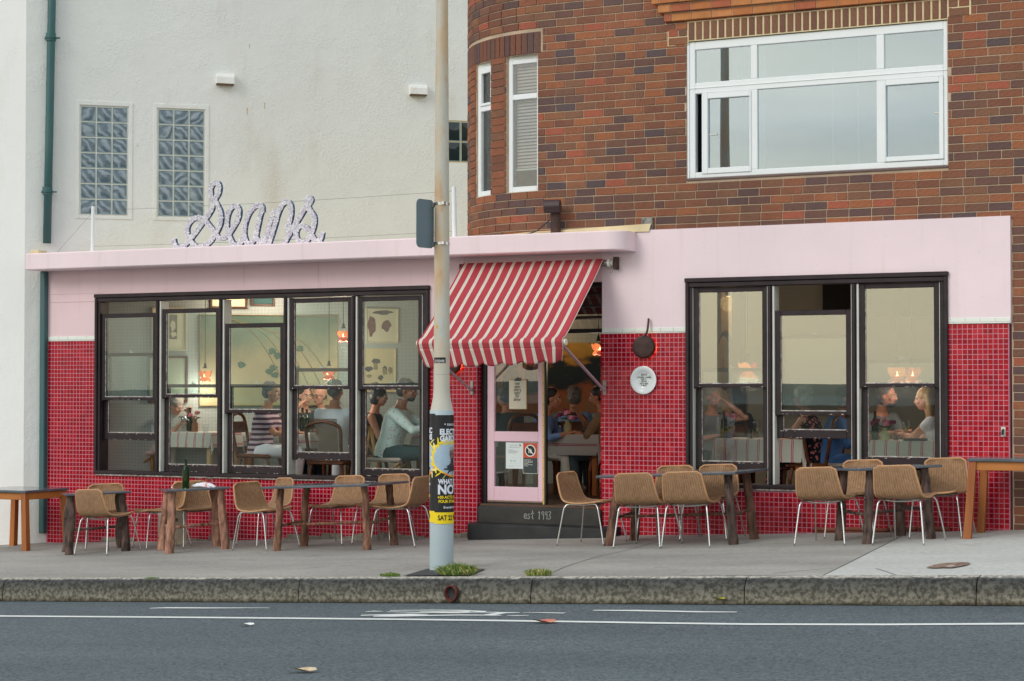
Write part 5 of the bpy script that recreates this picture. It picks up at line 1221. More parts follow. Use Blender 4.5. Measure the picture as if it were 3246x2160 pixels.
def lic(r_, a, b):
    f = lambda x, z: Vector((a.x + x*(b.x-a.x), .1296, b.z + z*(a.z-b.z)))
    part('paper', MT('white_notice_paper', s2l(222, 232, 232), .6, .03), r_, lambda m: m.box((a.x, .1302, b.z), (b.x, .132, a.z)))
    def txt(m):
        for z, t, sz_, x in ((.875, 'LIQUOR ACT 2007', .012, .22), (.80, 'LICENSED PREMISES NOTICE', .011, .16), (.71, 'Licence number', .008, .16), (.685, 'Premises name and address', .008, .16), (.66, 'Dining room and footpath seating area', .008, .16), (.635, 'Conditions of this licence are held here', .008, .16), (.61, 'Trading hours as shown below', .008, .16), (.585, 'Restaurant on premises licence', .008, .16), (.08, 'Issued by the authority', .007, .16)): text_on(m, t, sz_, lambda u_, v_: Vector((a.x + u_, .1298, v_)), x*(b.x-a.x), b.z + z*(a.z-b.z))
    part('text', M['ink'], r_, txt)
    part('emblem', MT('logo_blue', s2l(50, 90, 150), .5, 0), r_, lambda m: m.box((a.x+.79*(b.x-a.x), .1296, b.z+.89*(a.z-b.z)), (a.x+.89*(b.x-a.x), .1301, b.z+.925*(a.z-b.z)))); part('emblem', MT('logo_orange', s2l(216, 100, 60), .5, 0), r_, lambda m: m.box((a.x+.79*(b.x-a.x), .1296, b.z+.85*(a.z-b.z)), (a.x+.89*(b.x-a.x), .1301, b.z+.88*(a.z-b.z))))
    part('diagram', MT('diagram_green', s2l(70, 170, 140), .5, 0), r_, lambda m: [m.box((a.x+x*(b.x-a.x), .1296, b.z+.28*(a.z-b.z)), (a.x+(x+.13)*(b.x-a.x), .1301, b.z+.30*(a.z-b.z))) for x in (.25, .44)])
    def dg(m):
        for (x0_, z0_, x1_, z1_) in ((.25,.30,.42,.42),(.42,.42,.6,.40),(.6,.40,.88,.43),(.88,.43,.86,.28),(.3,.30,.62,.33),(.62,.33,.6,.25),(.15,.2,.85,.2),(.12,.11,.9,.11)): m.bar(f(x0_, z0_), f(x1_, z1_), .0012, .0008, (0, 1, 0))
    part('drawing', MT('diagram_line', s2l(150, 180, 190), .5, 0), r_, dg)
sheetp('licence_notice', 'white licence sheet taped inside the lower glass of the pink door', (415, 148), (768, 698), lic)
def u18(r_, a, b):
    w_, h_ = b.x-a.x, a.z-b.z; cx = (a.x+b.x)/2
    rr_ = lambda ww_, hh2, rad_, y0, y1, cz: (lambda m: m.prism(rrect(ww_, hh2, rad_), lambda p0, p1, d: Vector((cx+p0, d, cz+p1)), y0, y1))
    part('border', M['captile'], r_, rr_(w_, h_, .012, .1275, .1292, (a.z+b.z)/2)); part('lower_panel', MT('charcoal_panel', s2l(52, 62, 64), .4, .05), r_, rr_(w_-.008, h_*.5, .010, .1268, .1274, b.z+.004+h_*.25))
    part('red_panel', MT('orange_red_panel', s2l(206, 76, 46), .4, .05), r_, lambda m: m.box((a.x+.004, .1266, a.z-.495*h_), (b.x-.004, .1273, a.z-.004)))
    cz = a.z - .26*h_
    def disc(R2, y): return lambda m: m.lathe([(0, 0), (R2, 0), (R2, .0006), (0, .0006)], n=36, M=Matrix.Translation((cx, y, cz)) @ Matrix.Rotation(rad(90), 4, 'X'))
    part('ring', M['captile'], r_, disc(w_*.36, .1264)); part('disc', M['black'], r_, disc(w_*.30, .1256))
    part('number', M['captile'], r_, lambda m: (text_on(m, '18', .048, lambda p0, p1: Vector((cx+p0, .1247, p1)), 0, cz-.026, .002, 'c'), text_on(m, 'under', .014, lambda p0, p1: Vector((cx+p0, .1247, p1)), 0, cz+.012, .0006, 'c')))
    part('slash', M['captile'], r_, lambda m: m.bar((cx-w_*.23, .1244, cz+w_*.23), (cx+w_*.23, .1244, cz-w_*.23), w_*.06, .0006, (0, 1, 0)))
    part('text', M['captile'], r_, lambda m: [text_on(m, t, .0115, lambda p0, p1: Vector((a.x+.012+p0, .1262, p1)), 0, a.z - .565*h_ - i*.0135, .0003) for i, t in enumerate(('It is against the law', 'to sell or supply alcohol', 'to, or to obtain alcohol', 'on behalf of,', 'a person under the age', 'of 18 years.'))])
sheetp('age_limit_sign', 'orange and charcoal under 18 warning sign inside the pink door glass', (770, 152), (1078, 800), u18)
# est 1993 painted on the riser
dq2 = cq(1450, 1100, 2.376)
def est(m):
    a, b = fy(*dq2(502, 1295), -.055), fy(*dq2(752, 1295), -.055); xh = (b.x-a.x)/(8*.82-.1)*1.0
    f = lambda x, z: Vector((x, -.0575, z)); write(m, 'est', f, a.x, a.z+.004, .054, .0085, False, 4, .02); write(m, '1993', f, a.x + .172, a.z+.0, .051, .0075, False, 5, .03)
part('painted_writing', MT('chalk_paint', s2l(200, 204, 200), .8, .2, 40), cafe, est)
# ================================================================== wicker chairs
k = NT('woven_rattan'); uv = k.tc('UV'); sx_ = k.n('SeparateXYZ'); k.l(uv, sx_.inputs[0]); U_, V_ = sx_.outputs[0], sx_.outputs[1]
rib = k.math('SINE', k.math('MULTIPLY', U_, 2*math.pi/.026)); ribn = k.math('MULTIPLY_ADD', rib, .5, .5)
par = k.math('ROUND', k.math('FRACT', k.math('DIVIDE', U_, .052)))
st_ = k.math('SINE', k.math('MULTIPLY_ADD', V_, 2*math.pi/.0095, k.math('MULTIPLY', par, math.pi))); stn = k.math('MULTIPLY_ADD', st_, .5, .5)
hgt = k.math('ADD', k.math('MULTIPLY', ribn, .5), k.math('MULTIPLY', stn, .5)); oi = k.n('ObjectInfo')
nn = k.ramp(k.noise(26, 6), [(.3, (0,0,0)), (.7, (1,1,1))]); base = k.mix(nn, s2l(162, 124, 90), s2l(194, 154, 116)); base = k.mix(k.math('MULTIPLY', k.math('POWER', k.math('SUBTRACT', 1.0, hgt), 1.4), .62), base, s2l(86, 60, 42))
k.col(base); k.rough(.55); k.b.inputs['Specular IOR Level'].default_value = .35; k.bump(hgt, .9, .006); M['rattan'] = k.m
M['rattanrim'] = MT('rattan_rim', s2l(190, 144, 104), .5, .2, 40, .3, 200)
CP = [(-.295, .815), (-.285, .76), (-.262, .67), (-.236, .58), (-.212, .515), (-.180, .468), (-.13, .440), (-.06, .428), (.02, .424), (.11, .430), (.19, .441), (.235, .446), (.262, .438)]
CP = [(a, .44 + (b-.44)*.80 if b > .44 and a < 0 else b) for a, b in CP]
CPr = resample([(a, b, 0) for a, b in CP], .03); CL = [0]
for a, b in zip(CPr[:-1], CPr[1:]): CL.append(CL[-1] + (b-a).length)
def chair_pt(u, s_):      # u in -1..1 across, s_ along the profile 0..1
    d = s_*CL[-1]; i = 0
    while i < len(CL)-2 and CL[i+1] < d: i += 1
    t = (d-CL[i])/(CL[i+1]-CL[i]); p_ = CPr[i].lerp(CPr[i+1], t); tn = (CPr[i+1]-CPr[i]).normalized()
    rr_ = .055; e = min(d, CL[-1]-d); c = rr_ - math.sqrt(max(0, rr_**2 - (rr_-min(e, rr_))**2))
    hw = .205 + .028*math.sin(math.pi*min(1, max(0, (s_-.1)/.75))) - c*.9
    x = u*hw; back = max(0, 1 - s_*2.3); seat = max(0, min(1, (s_-.35)*4))
    y = p_.x + back*.035*(u*u) - .0*seat; z = p_.y + seat*.018*(u*u)*(1-s_*.6) - seat*.004
    return Vector((x, y, z)), hw
def shell_mesh():
    m = MB(); m.grid(lambda u, v: chair_pt(u*2-1, v)[0], 20, 44, 0, lambda u, v: ((u-.5)*.46, v*CL[-1]))
    o = m.build('shell', M['rattan'], None, True); s_ = o.modifiers.new('s', 'SOLIDIFY'); s_.thickness = .014; s_.offset = 0; bake(o); return o
def rim_pts():
    return [chair_pt(-1, v/30)[0] for v in range(31)] + [chair_pt(u/6-1, 1)[0] for u in range(1, 12)] + [chair_pt(1, 1-v/30)[0] for v in range(31)] + [chair_pt(1-u/6, 0)[0] for u in range(1, 12)]
def make_chair():
    r_ = empty('wicker_chair'); o = shell_mesh(); o.parent = r_
    part('rim', M['rattanrim'], r_, lambda m: m.tube(rim_pts(), .0105, 8, closed=True), True)
    for s_ in (-1, 1):
        part('leg_frame', M['chrome'], r_, lambda m: m.tube(resample([(s_*.255, -.27, 0), (s_*.232, -.222, .22), (s_*.212, -.186, .385), (s_*.20, -.165, .414), (s_*.19, -.12, .421), (s_*.185, .02, .414), (s_*.19, .145, .422), (s_*.20, .185, .412), (s_*.212, .205, .385), (s_*.232, .24, .22), (s_*.255, .275, 0)], .04), .0085, 10), True)
    part('cross_bar', M['steel_dull'], r_, lambda m: (m.tube(resample([(-.188, -.10, .418), (-.10, -.10, .40), (.10, -.10, .40), (.188, -.10, .418)], .05), .008, 8), m.tube(resample([(-.188, .10, .420), (-.10, .10, .406), (.10, .10, .406), (.188, .10, .420)], .05), .008, 8)), True)
    return r_
ch0 = make_chair(); used = False
CH = [  # x, y, heading, label
 (-4.38, -1.56, 84, 'leftmost wicker chair, its back turned to the road in front of the first log table'),
 (-4.98, -.80, -52, 'wicker chair hidden behind the leftmost wicker chair and first log table'),
 (-4.17, -.82, 236, 'wicker chair between the first log table and the bottle table, open seat facing left'),
 (-3.74, -.70, -38, 'wicker chair behind the table with the green bottle, tote bag strap hung on it'),
 (-2.46, -1.20, -12, 'wicker chair facing right at the left end of the long log table'),
 (-2.80, -.66, 242, 'wicker chair overlapped by another just right of the bottle table'),
 (-1.88, -.60, -96, 'wicker chair behind the middle of the long log table, seat pointing left'),
 (-1.32, -.54, -93, 'wicker chair behind the right end of the long log table against the wall'),
 (-.80, -1.02, 183, 'wicker chair facing left at the pole end of the long log table'),
 (1.43, -1.00, -4, 'wicker chair standing alone in front of the doorstep facing right'),
 (2.21, -1.36, 88, 'wicker chair nearer the door of the two with backs to the road, slightly faded orange'),
 (2.71, -1.34, 90, 'wicker chair further from the door of the two with backs to the road'),
 (at(1560, -.25), -.50, -91, 'wicker chair behind the door end of the right hand log table against the tiles'),
 (at(1659, -.28), -.53, -90, 'wicker chair behind the right log table in front of the cloth covered window table'),
 (4.04, -1.20, 86, 'wicker chair with a worn pale line across its back, under the open sash'),
 (at(1991, -.22), -.48, -92, 'wicker chair behind the last log table just below the window sill'),
 (4.83, -1.26, 83, 'wicker chair with its back to the road right of centre at the last log table'),
 (4.98, -.60, -90, 'rightmost wicker chair, beside the right timber table, facing the road')]
for i, (x, y, h_, lb) in enumerate(CH):
    c = ch0 if i == 0 else copy_tree(ch0); gx, gy = math.cos(rad(h_)), math.sin(rad(h_))
    c.location = (x, y, zg(x, y)); c.rotation_euler = (0, 0, 0)
    # tilt with the sloping pavement
    up = Vector((-GS, -GA, 1)).normalized(); f_ = Vector((gx, gy, 0)); f_ = (f_ - up*f_.dot(up)).normalized(); r2 = f_.cross(up)
    c.rotation_euler = Matrix((( r2.x, f_.x, up.x), (r2.y, f_.y, up.y), (r2.z, f_.z, up.z))).to_euler()
    tag(c, lb, 'chair', 'wicker chairs at the pavement tables')

# ================================================================== log-legged tables
def bark(name, c, c2):
    k = NT(name); n1 = k.noise(14, 7, sc=(1.6, 1.6, .45)); k.col(k.ramp(n1, [(.3, s2l(*c2)), (.52, s2l(*c)), (.75, s2l(*[min(255, q_*1.35) for q_ in c]))])); k.rough(.85); k.b.inputs['Specular IOR Level'].default_value = .25; k.bump(k.noise(30, 7, sc=(1.5, 1.5, .5)), 1.0, .012); return k.m
BK = [bark('bark_dark', (92, 76, 70), (44, 36, 34)), bark('bark_pink', (158, 118, 100), (96, 68, 58)), bark('bark_brown', (132, 96, 78), (74, 52, 44)), bark('bark_red', (110, 82, 68), (58, 40, 34))]
def log(m, a, b, r0, r1, seed):
    n = 26; P_ = []; Rr = []
    for i in range(n+1):
        t = i/n; w = Vector((noise.noise((t*2.2, seed, 0)), noise.noise((t*2.2, seed, 7)), 0))*.022; P_.append(Vector(a).lerp(Vector(b), t) + w); Rr.append(r0 + (r1-r0)*t + .006*noise.noise((t*9, seed*3, 1)))
    b0 = len(m.v); m.tube(P_, Rr, 14)
    for i in range(b0, len(m.v)):
        v = m.v[i]; j = min(n, (i-b0)//14); d = v - P_[j]; m.v[i] = P_[j] + d*(1 + .14*noise.noise(v*16 + Vector((seed*5, 0, 0))))
    rr = random.Random(seed)
    for _ in range(2): 
        j = rr.randrange(4, n-3); a_ = rr.uniform(0, 6.28); d = Vector((math.cos(a_), math.sin(a_), .3)); m.tube([P_[j], P_[j] + d*(Rr[j]+.010)], [.017, .011], 8)
def log_table(cx, cy, hz, L_, D_, rot, legs, bk, label, splay=.06, r_=.042, group='slate topped tables on log legs'):
    z0 = zg(cx, cy); t = empty('log_table', (cx, cy, z0), label, 'table', group); R_ = Matrix.Rotation(rad(rot), 4, 'Z'); O = Vector((cx, cy, 0))
    def W_(x, y, z): v = O + R_ @ Vector((x, y, 0)); return Vector((v.x, v.y, z))
    def top(m):
        n = 5; pl = []
        for (x, y) in ((-1, -1), (1, -1), (1, 1), (-1, 1)): pl.append((x*L_/2*(1 + .02*math.sin(cx*7+x*3+y)), y*D_/2*(1 + .03*math.sin(cx*5+y*2+x*4))))
        c = .006; zt, zb = hz, hz-.026; k_ = len(pl); ins = lambda d: [(x*(1-d/(L_/2)), y*(1-d/(D_/2))) for x, y in pl]
        rings = [(ins(c), zb), (pl, zb+c), (pl, zt-c), (ins(c), zt)]; slope = lambda w: w.x - cx
        V = []
        for rg, z in rings:
            for x, y in rg: w = W_(x, y, 0); V.append(Vector((w.x, w.y, z0 + z + GS*(w.x-cx))))
        m.add(V, [[0,1,2,3], [15,14,13,12]] + [(r2*4+i, r2*4+(i+1) % 4, (r2+1)*4+(i+1) % 4, (r2+1)*4+i) for r2 in range(3) for i in range(4)])
    part('table_top', M['slate'], t, top, 'auto')
    tp = []
    for i, (x, y) in enumerate(legs):
        sx2, sy2 = (1 if x > 0 else -1), (1 if y > 0 else -1); a = W_(x + sx2*splay*.5, y + sy2*splay*.3, 0); b = W_(x - sx2*splay*.5, y - sy2*splay*.3, 0)
        a.z = zg(a.x, a.y) - .005; b.z = z0 + hz - .03 + GS*(b.x-cx); tp.append((a, b))
        part('leg', bk[i % len(bk)], t, lambda m: log(m, a, b, r_*1.08, r_*.9, cx*3 + i*1.7), 'auto')
    mid = lambda i, f: tp[i][0].lerp(tp[i][1], f)
    def st(i, j, f, s_): return lambda m: log(m, mid(i, f), mid(j, f*1.08), .016, .013, s_)
    m0 = mid(0, .40).lerp(mid(3, .40), .5); m1 = mid(1, .42).lerp(mid(2, .42), .5)
    part('stretcher', bk[0], t, st(0, 3, .40, cx+1), 'auto'); part('stretcher', bk[0], t, st(1, 2, .42, cx+2), 'auto'); part('stretcher', bk[-1], t, lambda m: log(m, m0, m1, .016, .014, cx+3), 'auto')
    return t
q_ = .235
def sq4(a, b): return [(-a, -b), (a, -b), (a, b), (-a, b)]
T1 = log_table(-4.76, -1.30, .69, .74, .70, 43, sq4(.30, .27), [BK[0]]*4, 'leftmost log table with dark bark legs and an empty slate top', .03, .046)
T2 = log_table(-3.43, -1.22, .702, .72, .70, 44, sq4(.29, .27), [BK[1]]*4, 'small log table with thick pinkish legs carrying the bottle and glasses', .05, .048)
T3 = log_table(-1.56, -1.20, .702, 1.40, .86, 0, sq4(.56, .27), [BK[2], BK[2], BK[3], BK[2]], 'long log table left of the pole with a bare slate top and branch stretcher', .05, .042)
T4 = log_table(2.40, -.93, .71, 1.50, .90, 0, sq4(.63, .28), [BK[3], BK[0], BK[3], BK[3]], 'long log table right of the door with four wicker chairs round it', .08, .046)
T5 = log_table(4.49, -.90, .71, .86, .70, 44, sq4(.315, .27), [BK[0]]*4, 'last log table on the right with dark knotted legs below the window', .05, .043)
# timber tables at both ends
def timber(cx, cy, hz, L_, D_, rot, legs, label):
    z0 = zg(cx, cy); t = empty('timber_table', (cx, cy, z0), label, 'table', 'oiled timber tables at both ends of the cafe'); R_ = Matrix.Rotation(rad(rot), 4, 'Z')
    Mx = Matrix.Translation((cx, cy, z0)) @ R_
    part('table_top', M['slate'], t, lambda m: m.box((-L_/2, -D_/2, hz-.03), (L_/2, D_/2, hz), 0, .005, Mx))
    a, b = L_/2-.05, D_/2-.05
    for y in (-b, b): part('apron', M['wood_rail'], t, lambda m: m.box((-a, y-.015, hz-.115), (a, y+.015, hz-.031), 0, .004, Mx))
    for x in (-a, a): part('apron', M['wood_rail'], t, lambda m: m.box((x-.015, -b+.016, hz-.115), (x+.015, b-.016, hz-.031), 0, .004, Mx))
    for (x, y) in legs:
        def lg(m):
            s1 = 1 if x > 0 else -1; s2 = 1 if y > 0 else -1; top = Mx @ Vector((x*a, y*b, hz-.031)); bot = Mx @ Vector((x*a + s1*.05, y*b + s2*.03, 0)); bot.z = zg(bot.x, bot.y)
            V = []
            for c_, w in ((bot, .036), (top, .034)):
                for (i, j) in ((-1,-1), (1,-1), (1,1), (-1,1)): V.append(c_ + (R_ @ Vector((i*w, j*w, 0))))
            m.add(V, [(0,3,2,1), (4,5,6,7), (0,1,5,4), (1,2,6,5), (2,3,7,6), (3,0,4,7)])
        part('leg', M['wood'], t, lg)
L4 = [(-1, -1), (1, -1), (1, 1), (-1, 1)]
timber(-6.36, -.765, .73, .86, .80, 0, L4, 'timber table with a dark top cut off by the left picture edge')
timber(6.0, -.52, .725, 1.45, .72, 3, L4, 'timber table with a slate top standing at the right end of the tiles')

# ================================================================== things on the bottle table
bq = cq(500, 1450, 4.481)
def ontable(px, py, hz=.702): return gnd(*bq(px, py), hz)
k = NT('green_bottle_glass'); k.col(s2l(40, 84, 40)); k.rough(.05); k.b.inputs['Transmission Weight'].default_value = .75; k.b.inputs['IOR'].default_value = 1.3; M['bottleg'] = k.m
k = NT('clear_glass'); k.col((.95, .97, .97, 1)); k.rough(.03); k.b.inputs['Transmission Weight'].default_value = 1; k.b.inputs['IOR'].default_value = 1.2; M['clear'] = k.m
k = NT('dark_bottle_glass'); k.col(s2l(28, 44, 28)); k.rough(.06); k.b.inputs['Transmission Weight'].default_value = .2; M['bottled'] = k.m
def bottle(loc, label, mat, h_=.30, r_=.038, group=None, name='wine_bottle'):
    b = empty(name, loc, label, 'bottle', group)
    s_ = h_/.30; pr = [(0, .012), (r_*.7, 0), (r_, .008), (r_, .175*s_), (r_*.93, .195*s_), (r_*.55, .222*s_), (r_*.38, .24*s_), (r_*.36, .283*s_), (r_*.45, .285*s_), (r_*.45, .298*s_), (r_*.30, .30*s_)]
    part('body', mat, b, lambda m: m.lathe(pr, loc, 24), 'auto'); return b
def tumbler(loc, label, h_=.10, r_=.036, group=None, water=True, name='drinking_glass'):
    g_ = empty(name, loc, label, 'glass', group)
    part('glass', M['clear'], g_, lambda m: m.lathe([(0, 0), (r_*.85, 0), (r_, h_), (r_-.002, h_), (r_*.83, .008), (0, .008)], loc, 24), 'auto')
    if water: part('water', M['clear'], g_, lambda m: m.lathe([(0, .009), (r_*.82, .009), (r_*.88, h_*.45), (0, h_*.45)], loc, 20), 'auto')
    return g_
bt = ontable(398, 449); bottle(bt, 'empty green wine bottle standing on the small log table', M['bottleg'], .335, .040)
gq = ontable(592, 415); tumbler(gq, 'left upturned tumbler behind the folded napkin on the bottle table', .105, .036, water=False)
gq = ontable(733, 405); tumbler(gq, 'right tumbler behind the folded napkin on the bottle table', .105, .036, water=False)
nk = ontable(640, 436)
k = NT('striped_napkin'); sx_ = k.n('SeparateXYZ'); k.l(k.tc('Object'), sx_.inputs[0]); x_ = sx_.outputs[0]
s1 = k.math('LESS_THAN', k.math('ABSOLUTE', k.math('SUBTRACT', x_, .062)), .004); s2_ = k.math('LESS_THAN', k.math('ABSOLUTE', k.math('SUBTRACT', x_, .078)), .004)
k.col(k.mix(k.math('MAXIMUM', s1, s2_), s2l(236, 234, 240), s2l(214, 70, 90))); k.rough(.9)
nap = empty('napkin', nk, 'folded white napkin with two red stripes on the bottle table', 'napkin')
def napf(m):
    for (x0_, x1_, z0_, w) in ((-.135, .12, .020, .06), (-.14, -.02, .026, .045), (-.10, .17, .034, .05)):
        P_ = resample([(nk.x + x0_, nk.y, nk.z + .018), (nk.x + x0_*.6, nk.y - .01, nk.z + z0_), (nk.x + (x0_+x1_)/2, nk.y + .005, nk.z + z0_+.008), (nk.x + x1_*.7, nk.y, nk.z + z0_-.004), (nk.x + x1_, nk.y, nk.z + .010)], .02)
        m.tube(P_, [.012 + .010*math.sin(math.pi*i/(len(P_)-1)) for i in range(len(P_))], 12, rx=[w*(.45 + .55*math.sin(math.pi*i/(len(P_)-1))) for i in range(len(P_))], up=(0, 0, 1))
o = part('cloth', k.m, nap, napf, True); remesh(o, .004, 3); o.data.materials.clear(); o.data.materials.append(k.m)
# tote bag on the chair
bgp = Vector((-3.90, -.62, zg(-3.9, -.62)))
bag = empty('tote_bag', bgp, 'pale canvas tote bag hanging by its strap from the wicker chair behind the bottle', 'bag'); CV = MT('canvas', s2l(206, 192, 170), .9, .15, 8, .3, 200)
bl = fy(*bq(55, 860), -.42); br_ = fy(*bq(438, 1060), -.42)
def bagf(m):
    def fn(u, v):
        x = bl.x - .02 + (br_.x - bl.x + .02)*u; z = bgp.z + .40 - .33*v - .08*u*v + .0*u; y = -.46 - .045*math.sin(math.pi*u)*math.sin(math.pi*min(1, v)) + .012*noise.noise((u*4, v*4, 2)); return Vector((x, y, z - .05*math.sin(math.pi*u)*v))
    m.grid(fn, 18, 16); m.grid(lambda u, v: fn(u, v) + Vector((0, .05*math.sin(math.pi*u)*math.sin(math.pi*v)*1.6 + .004, 0)), 18, 16)
part('bag', CV, bag, bagf, True)
sp1, sp2 = fy(*bq(250, 345), -.42), fy(*bq(205, 580), -.42)
part('strap', MT('white_strap', s2l(226, 222, 214), .8, .05), bag, lambda m: m.tube(resample([(sp1.x, -.40, sp1.z), (sp1.x-.02, -.46, sp1.z-.08), (sp2.x+.0, -.50, sp2.z), (bl.x+.12, -.47, bgp.z+.38)], .03), .003, 8, rx=[.016]*40, up=(0, 1, 0)), True)
part('print', M['ink'], bag, lambda m: write(m, 'nom', lambda a, b: Vector((a, -.512, b)), bl.x + .26, bgp.z + .26, .035, .008))
# ================================================================== inside the cafe
ZFL = .37; ZC = 3.06
room = empty('cafe_room', (0, 1, ZFL), kind='structure')
def RP2(u, z, d=0): return Wp(u, z, d)
DW = -.04
k = NT('pegboard'); uvs = k.tc('UV'); fr_x = k.n('SeparateXYZ'); k.l(uvs, fr_x.inputs[0])
def dd(o): return k.math('SUBTRACT', k.math('FRACT', k.math('DIVIDE', o, .0185)), .5)
r2_ = k.math('ADD', k.math('POWER', dd(fr_x.outputs[0]), 2), k.math('POWER', dd(fr_x.outputs[1]), 2)); hole = k.math('LESS_THAN', r2_, .055)
k.col(k.mix(hole, s2l(190, 198, 194), s2l(96, 104, 104))); k.rough(.8); M['peg'] = k.m
M['innerwall'] = MT('inner_wall_paint', s2l(196, 190, 172), .8, .06, 1); M['ceil'] = MT('dark_ceiling', s2l(120, 116, 106), .8, .1, 1); M['floor'] = MT('dark_floorboards', s2l(74, 54, 44), .5, .3, 4)
pcx, _ = (lambda h_: ((h_-C0).dot(TW), 0))(hitp(284, 892, C0 - NW*DW, NW))
def pegp(u, z, d=0): return Wp(pcx + u, z, DW - d)
PE = 9.0
part('peg_wall', M['peg'], room, lambda m: m.grid(lambda u, v: pegp(u*PE, ZFL + (ZC-ZFL)*v), 1, 1, 0, lambda u, v: (u*PE, v*(ZC-ZFL))))
c0_ = pegp(0, 0)
part('peg_wall', M['peg'], room, lambda m: m.grid(lambda u, v: Vector((c0_.x + (-6.45 - c0_.x)*u, c0_.y + (.2 - c0_.y)*u, ZFL + (ZC-ZFL)*v)), 1, 1, 0, lambda u, v: (u*1.0, v*(ZC-ZFL))))
pe = pegp(PE, 0)
part('back_wall', M['innerwall'], room, lambda m: (m.add([(at(1420, 4.6), 4.6, ZFL), (5.46, 4.6, ZFL), (5.46, 4.6, ZC), (at(1420, 4.6), 4.6, ZC)], [(0,1,2,3)]), m.add([(5.46, .2, ZFL), (5.46, 4.6, ZFL), (5.46, 4.6, ZC), (5.46, .2, ZC)], [(0,1,2,3)])))
part('back_wall', M['innerwall'], room, lambda m: m.add([(-6.6, .205, 2.83), (5.46, .205, 2.83), (5.46, .205, ZC), (-6.6, .205, ZC)], [(0,1,2,3)]))
part('floor_boards', M['floor'], room, lambda m: m.box((-6.7, .2, ZFL-.03), (5.5, 7, ZFL)))
part('ceiling', M['ceil'], room, lambda m: m.box((-6.7, .2, ZC), (5.5, 7, ZC+.03)))
part('fanlight_dark_backing', MT('fanlight_backing_dark', s2l(44, 34, 32), .6, .2, 4), room, lambda m: (m.box((.0, .62, 2.50), (1.3, .68, 2.98), 0, .004), m.box((.0, .5, 2.44), (1.3, .68, 2.47), 0, .004), m.box((.0, .5, 2.68), (1.3, .68, 2.70), 0, .004)))  # added dark board and shelves that make the fanlight above the door look dark
# pillar and slatted screen in the right hand room
pr1, pr2 = at(1660, 2.6), at(1700, 2.6)
part('pillar', MT('amber_pillar', s2l(196, 158, 104), .6, .1), room, lambda m: m.box((pr1, 2.6, ZFL), (pr2, 2.9, ZC)))
part('pillar', M['black'], room, lambda m: m.box((at(1684, 2.3), 2.3, ZFL), (at(1703, 2.3), 2.5, ZC)))
Lq, Mq = cq(280, 880, 2.376), cq(820, 880, 2.376)
def pegr(a, b):
    A_ = hitp(*a, C0 - NW*DW, NW); B_ = hitp(*b, C0 - NW*DW, NW)
    return ((A_-C0).dot(TW)-pcx, (B_-C0).dot(TW)-pcx, B_.z, A_.z)
def slab(m, R_, d0, d1, c=0):
    t = MB(); t.box((R_[0], d0, R_[2]), (R_[1], d1, R_[3]), 0, c); m.add([pegp(v.x, v.z, v.y) for v in t.v], t.f)
def pegflat(m, R_, poly, d):
    m.add([pegp(R_[0]+(R_[1]-R_[0])*a, R_[3]-(R_[3]-R_[2])*b, d) for a, b in poly], [list(range(len(poly)))])
def picture(R_, fw, fm, mm, label, draw=None, mat=.0):
    t = empty('picture', pegp((R_[0]+R_[1])/2, R_[2], .02), label, 'picture', 'pictures on the pegboard wall')
    a, b, c, d = R_
    part('frame', fm, t, lambda m: [slab(m, r_, .004, .035, .004) for r_ in ((a, a+fw, c, d), (b-fw, b, c, d), (a+fw, b-fw, c, c+fw), (a+fw, b-fw, d-fw, d))])
    part('canvas', mm, t, lambda m: slab(m, (a+fw, b-fw, c+fw, d-fw), .004, .018))
    if draw: draw(t, R_)
    return t
CR = MT('cream_mount', s2l(232, 222, 190), .8, .04); CRF = MT('cream_frame', s2l(216, 206, 176), .6, .05); DK = MT('dark_brown_frame', s2l(84, 58, 46), .5, .15); PT_ = MT('painted_dark_shapes', s2l(72, 80, 86), .8, .4, 12, c2=s2l(150, 130, 110))
fig = MT('ink_wash', s2l(54, 62, 70), .8, .4, 20); wine = MT('wine_red_wash', s2l(112, 54, 56), .8, .4, 14); terr = MT('ochre_wash', s2l(150, 134, 96), .8, .3, 14)
def blob(cx, cy, rx, ry, n=12, s_=0): return [(cx + rx*math.cos(6.283*i/n)*(1+.2*math.sin(i*2.3+s_)), cy + ry*math.sin(6.283*i/n)*(1+.2*math.cos(i*1.7+s_))) for i in range(n)]
def d1(t, R_): part('print', PT_, t, lambda m: pegflat(m, R_, [(.5, .17), (.72, .17), (.72, .73), (.5, .73)], .021)); part('print_figure', CR, t, lambda m: (pegflat(m, R_, blob(.60, .42, .07, .13), .024), pegflat(m, R_, blob(.62, .62, .08, .06), .0245)))
picture(pegr(Lq(478, 225), Lq(740, 553)), .02, CRF, CR, 'cream framed print with a small dark figure on the pegboard wall', d1)
picture(pegr(Lq(445, 590), Lq(747, 942)), .03, DK, MT('pale_green_picture', s2l(176, 184, 160), .6, .15, 2), 'brown framed pale green picture below the cream framed print')
def d3(t, R_):
    for i in range(5): part('branch', terr, t, lambda m: m.tube([pegp(R_[0]+(R_[1]-R_[0])*a, R_[3]-(R_[3]-R_[2])*b, .022) for a, b in [(.2+.1*i+.06*j, .05+.04*i+.045*j*j*.35) for j in range(8)]], .006, 5))
    lf = MT('teal_leaf_paint', s2l(64, 108, 92), .8, .3, 14)
    part('painted_leaves', lf, t, lambda m: [pegflat(m, R_, blob(x, y, .028, .035, 10, i), .022 + i*.0003) for i, (x, y) in enumerate([(.52,.40),(.56,.45),(.53,.58),(.50,.62),(.54,.66),(.72,.37),(.70,.60),(.30,.55)])])
k = NT('mural_paint'); vz = k.n('SeparateXYZ'); k.l(k.tc('Object'), vz.inputs[0]); f = k.math('ADD', k.math('MULTIPLY', vz.outputs[2], .55), k.math('MULTIPLY', k.noise(2.2, 5), .5))
